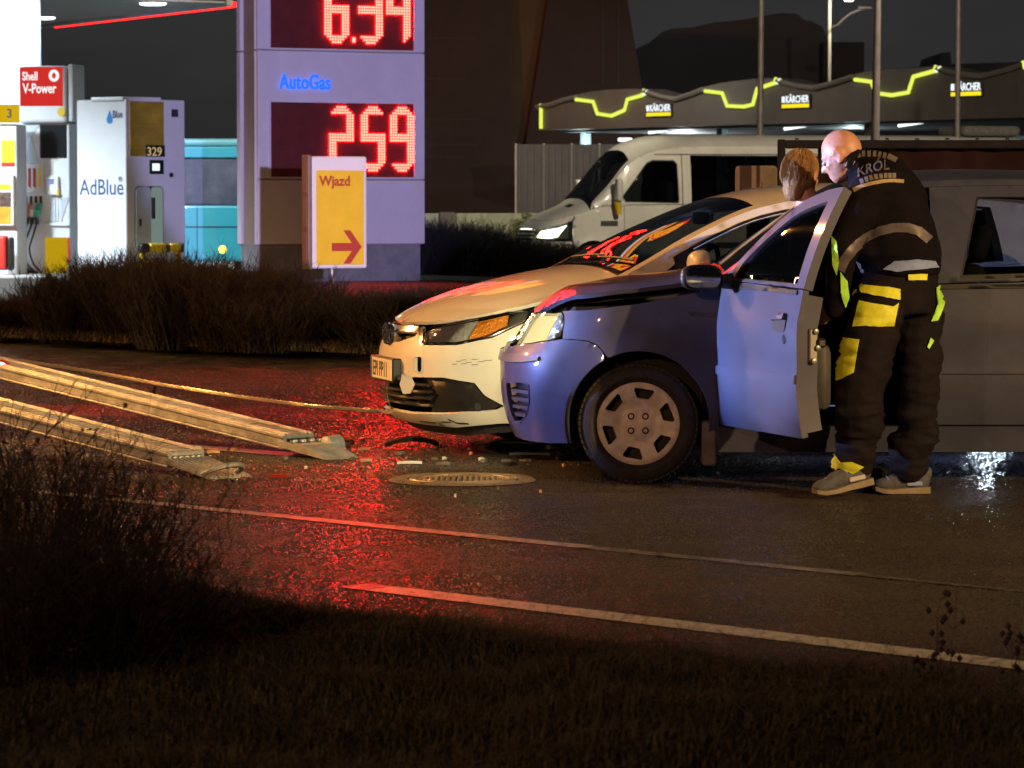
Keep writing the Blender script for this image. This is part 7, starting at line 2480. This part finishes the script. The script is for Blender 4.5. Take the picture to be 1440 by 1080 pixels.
def shrub_mesh(name, seed, h, rad, nst, nside, r0, m, leaves=0, third=True, lean=.55):
    rng = random.Random(seed)
    V, F = [], []
    tips = []
    for s_ in range(nst):
        a = rng.uniform(0, 6.283)
        q = rad * .55 * math.sqrt(rng.random())
        p = Vector((q * math.cos(a), q * math.sin(a), -.03))
        d = Vector((math.cos(a) * lean * rng.random(), math.sin(a) * lean * rng.random(), 1)).normalized()
        L_ = h * rng.uniform(.72, 1.0)
        pts, dd = twig(V, F, p, d, L_, r0 * rng.uniform(.7, 1.2), rng, 5, .22)
        for k in range(nside):
            i = rng.randint(1, 4)
            b = pts[i].lerp(pts[i + 1], rng.random())
            d2 = (dd + Vector((rng.uniform(-1, 1), rng.uniform(-1, 1), rng.uniform(-.1, .7)))).normalized()
            p2, d3 = twig(V, F, b, d2, L_ * rng.uniform(.18, .38), r0 * .6, rng, 3, .3, .15)
            tips.append(p2[-1])
            if third:
                for e in range(2):
                    b2 = p2[rng.randint(1, 2)]
                    twig(V, F, b2, (d3 + Vector((rng.uniform(-1, 1), rng.uniform(-1, 1), rng.uniform(0, .6)))).normalized(), L_ * rng.uniform(.08, .18), r0 * .42, rng, 2, .3, .1)
    me = bpy.data.meshes.new(name)
    me.from_pydata(V, [], F)
    me.materials.append(m)
    lv = None
    if leaves:
        LV, LF = [], []
        for k in range(leaves):
            t = rng.choice(tips)
            for e in range(rng.randint(1, 4)):
                c = t + Vector((rng.uniform(-.02, .02), rng.uniform(-.02, .02), rng.uniform(-.02, .02)))
                u = Vector((rng.uniform(-1, 1), rng.uniform(-1, 1), rng.uniform(-1, 1))).normalized()
                w = u.orthogonal().normalized()
                s = rng.uniform(.008, .016)
                o = len(LV)
                LV += [c - u * s, c + w * s * .6, c + u * s, c - w * s * .6]
                LF.append((o, o + 1, o + 2, o + 3))
        lv = bpy.data.meshes.new('dry_leaves')
        lv.from_pydata(LV, [], LF)
        lv.materials.append(M_DRY)
    return me, lv
def plant(name, label, cat, group, pair, loc, rz, sc):
    root = thing(name, label, cat, loc, rz, group)
    o = bpy.data.objects.new('twigs', pair[0]); COL.objects.link(o); o.parent = root; o.scale = sc
    tag(o, kind='stuff')
    if pair[1]:
        l = bpy.data.objects.new('dry_leaves', pair[1]); COL.objects.link(l); l.parent = root; l.scale = sc
        tag(l, kind='stuff')
    return root
HV = [shrub_mesh('hedge_twigs', 100 + k, 1.0, .78, 190, 11, .0065, M_TWIG, 0, True, .75) for k in range(3)]
rng = random.Random(11)
def hedge_top(x):
    return float(np.interp(x, [-40, 40, 88, 118, 150, 200, 300, 335, 350, 420, 520, 640], [416, 414, 402, 356, 350, 352, 354, 358, 402, 402, 399, 394]))
x = -30
i = 0
while x < 640:
    yb = np.interp(x, [0, 250, 520, 640], [466, 478, 489, 494]) + rng.uniform(-4, 3)
    p = pg(x, yb, .10)
    top_y = hedge_top(x)
    h = max(.3, (px(x, top_y, p.y).z - .1) * rng.uniform(.88, .98))
    if abs(x - 470) > 30:
      plant('bare_shrub', 'bare twiggy shrub in the low hedge along the far kerb', 'shrub', 'bare shrubs in the hedge along the far kerb', HV[i % 3], (p.x, p.y, far_z(p) - .02), rng.uniform(0, 6), (.85, .85, h))
    # a second rank behind
    p2 = p + Vector((.25, 1.1 + rng.uniform(-.2, .4), 0))
    plant('bare_shrub', 'bare twiggy shrub in the low hedge along the far kerb', 'shrub', 'bare shrubs in the hedge along the far kerb', HV[(i + 1) % 3], (p2.x, p2.y, far_z(p2) - .02), rng.uniform(0, 6), (.9, .9, h * rng.uniform(.75, 1.0)))
    x += 46 if x < 330 else 52
    i += 1
for k in range(13):
    p = at(590 + k * 24 + rng.uniform(-8, 8), 395, 45 + (k % 3) * 1.1)
    h = float(np.interp(k, [0, 4, 7, 12], [.66, .62, .5, .46])) * rng.uniform(.9, 1.1)
    plant('bare_shrub', 'bare bush in the row between the pylon and the white minibus', 'shrub', 'bare bushes between the pylon and the minibus', HV[k % 3], (p.x, p.y, far_z(p) - .05), rng.uniform(0, 6), (1.0, 1.0, h))
# leafy bush in front of the wall
def leafy():
    p = at(745, 300, 61)
    root = thing('leafy_bush', 'pale leafy evergreen bush lit beside the minibus nose', 'bush', (p.x, p.y, 0.2))
    r_ = random.Random(4)
    V, F = [], []
    for k in range(2600):
        a, b_ = r_.uniform(0, 6.283), r_.uniform(0, 1.5)
        rr = r_.uniform(.55, 1) * (.36 + .1 * noise.noise(Vector((a * 1.5, b_ * 3, 0))))
        c = Vector((rr * math.cos(a) * math.sin(b_) * 1.15, rr * math.sin(a) * math.sin(b_), .55 + rr * math.cos(b_) * 1.0))
        u = Vector((r_.uniform(-1, 1), r_.uniform(-1, 1), r_.uniform(-.4, 1))).normalized()
        w = u.orthogonal().normalized()
        s_ = r_.uniform(.02, .045)
        o = len(V)
        V += [c - u * s_, c + w * s_ * .5, c + u * s_, c - w * s_ * .5]
        F.append((o, o + 1, o + 2, o + 3))
    o = mesh('leaves', V, F, mat('pale_leaf', (.16, .17, .09), .5, nscale=9, namt=.5), root)
    tag(o, kind='stuff')
    V, F = [], []
    for k in range(14):
        a = r_.uniform(0, 6.28)
        twig(V, F, Vector((.05 * math.cos(a), .05 * math.sin(a), -.2)), Vector((.4 * math.cos(a), .4 * math.sin(a), 1)).normalized(), 1.0, .012, r_)
    mesh('stems', V, F, M_TWIG, root)
leafy()
# foreground shrubs on the near bank
FV = [shrub_mesh('bank_twigs', 300 + k, 1.0, .50, 62, 7, .0042, M_TWIGF, 60, True, .75) for k in range(3)]
labels = ['tall dark bare shrub at the very corner of the near bank', 'dense dark bare shrub nearest the ramps on the near bank', 'dark bare shrub spreading low towards the road edge', 'bare shrub low in front, over the grass of the near bank', 'dark bare shrub behind the tallest one on the near bank', 'small bare shrub trailing twigs over the red lit road', 'low bare shrub at the bottom corner of the near bank', 'thin bare shrub with dark seed heads against the ramps']
spots = [(-1.42, 9.25, .62, .9), (-1.22, 9.25, .50, .75), (-1.02, 9.2, .32, .6), (-1.18, 8.65, .44, .75), (-1.60, 9.9, .60, .9), (-1.05, 9.6, .26, .6), (-1.34, 8.35, .46, .8), (-1.34, 9.7, .52, .75)]
for k, (x, y, h, w) in enumerate(spots):
    plant('bare_shrub', labels[k], 'shrub', 'bare shrubs on the near bank', FV[k % 3], (x, y, near_z(Vector((x, y, 0)))), k * 1.3, (w * .9, w * .9, h))
# tall weeds at the other side of the bank
def weed(x, yb, yt, Y, label):
    r_ = random.Random(int(x))
    p = at(x, yb, Y)
    zt = at(x, yt, Y).z
    root = thing('dead_weed', label, 'weed', (p.x, p.y, near_z(p)), 0, 'dead weeds at the edge of the near bank')
    V, F = [], []
    for k in range(3):
        pts, d = twig(V, F, Vector((r_.uniform(-.02, .02), r_.uniform(-.02, .02), -.02)), Vector((r_.uniform(-.15, .15), 0, 1)).normalized(), (zt - p.z) * r_.uniform(.7, 1), .0022, r_, 6, .1)
        for e in range(5):
            q, _ = twig(V, F, pts[r_.randint(2, 6)], Vector((r_.uniform(-1, 1), r_.uniform(-1, 1), .4)).normalized(), .04, .0014, r_, 2)
            c = q[-1]
            o = len(V)
            s_ = .009
            V += [c + Vector((s_, 0, 0)), c + Vector((0, s_, 0)), c + Vector((-s_, 0, 0)), c + Vector((0, -s_, 0)), c + Vector((0, 0, s_ * 1.3)), c + Vector((0, 0, -s_ * 1.3))]
            F += [(o + a, o + (a + 1) % 4, o + 4) for a in range(4)] + [(o + (a + 1) % 4, o + a, o + 5) for a in range(4)]
    mesh('stalk', V, F, M_TWIGF, root)
weed(1328, 985, 812, 9.3, 'dead weed stalk with seed heads standing over the white edge line')
weed(1418, 985, 868, 9.2, 'shorter dead weed at the right hand end of the bank')
weed(1308, 1000, 905, 9.1, 'low dead weed tuft under the tall seed stalk')
# grass of the near bank, one mass
def grass():
    r_ = random.Random(9)
    V, F = [], []
    n = 0
    while n < 74000:
        y = r_.uniform(6.9, 12.4)
        x = r_.uniform(-.21, .21) * y
        p = Vector((x, y, 0))
        t, nn = tn(p)
        e = 7.36 + .12 * noise.noise(Vector((t * 1.1, 0, 0))) + .05 * noise.noise(Vector((t * 5, 1, 0)))
        if nn > e: continue
        n += 1
        cl = noise.noise(Vector((x * 2.2, y * 2.2, 5)))
        h = r_.uniform(.03, .085) * (1 + .9 * cl) + .012
        a = r_.uniform(0, 6.283)
        d = Vector((math.cos(a), math.sin(a), 0))
        w = Vector((-d.y, d.x, 0)) * r_.uniform(.0015, .0035)
        z = near_z(p) - .005
        b = Vector((x, y, z))
        m_ = b + d * h * .25 + Vector((0, 0, h * .7))
        tpt = b + d * h * r_.uniform(.5, 1.2) + Vector((0, 0, h * r_.uniform(.6, 1.0)))
        o = len(V)
        V += [b - w, b + w, m_ + w * .7, m_ - w * .7, tpt]
        F += [(o, o + 1, o + 2, o + 3), (o + 3, o + 2, o + 4)]
    for k in range(1500):                       # long bent stems between the short blades
        y = r_.uniform(7.6, 11.6)
        x = r_.uniform(-.17, .17) * y
        t, nn = tn(Vector((x, y, 0)))
        if nn > 7.3: continue
        z = near_z(Vector((x, y, 0)))
        a = r_.uniform(0, 6.283)
        twig(V, F, Vector((x, y, z - .01)), Vector((math.cos(a) * .6, math.sin(a) * .6, 1)).normalized(), r_.uniform(.10, .24), .0016, r_, 4, .35, -.12)
    o = mesh('grass', V, F, mat('dead_grass', (.038, .038, .019), .8, nscale=3, namt=.6))
    tag(o, kind='stuff')
    V, F = [], []
    for k in range(900):                        # fallen leaves
        y = r_.uniform(7.6, 12.6)
        x = r_.uniform(-.17, .17) * y
        t, nn = tn(Vector((x, y, 0)))
        if nn > 7.9: continue
        z = near_z(Vector((x, y, 0))) + (r_.uniform(.0, .04) if nn < 7.2 else .004)
        a, s_ = r_.uniform(0, 6.283), r_.uniform(.012, .028)
        u = Vector((math.cos(a), math.sin(a), r_.uniform(-.3, .3)))
        w = Vector((-math.sin(a), math.cos(a), r_.uniform(-.4, .4)))
        c = Vector((x, y, z))
        o = len(V)
        V += [c - u * s_, c - u * s_ * .2 + w * s_ * .55 + Vector((0, 0, s_ * .3)), c + u * s_, c - u * s_ * .1 - w * s_ * .55 + Vector((0, 0, s_ * .25))]
        F += [(o, o + 1, o + 2), (o, o + 2, o + 3)]
    o = mesh('fallen_leaves', V, F, mat('leaf_litter', (.075, .042, .02), .7, nscale=5, namt=.6))
    tag(o, kind='stuff')
    V, F = [], []
    for k in range(5200):                       # tufts along the far verge, below the hedge
        x = r_.uniform(-20, 640)
        yb = np.interp(x, [0, 250, 520, 640], [470, 482, 493, 497]) - abs(r_.gauss(0, 3))
        p = pg(x, yb, .1)
        h = r_.uniform(.03, .12)
        a = r_.uniform(0, 6.283)
        d = Vector((math.cos(a), math.sin(a), 0))
        w = Vector((-d.y, d.x, 0)) * r_.uniform(.004, .009)
        b = Vector((p.x, p.y, far_z(p) - .01))
        tpt = b + d * h * r_.uniform(.3, 1.6) + Vector((0, 0, h))
        o = len(V)
        V += [b - w, b + w, tpt]
        F.append((o, o + 1, o + 2))
    o = mesh('verge_grass', V, F, mat('pale_dead_grass', (.11, .095, .06), .8, nscale=3, namt=.6))
    tag(o, kind='stuff')
grass()
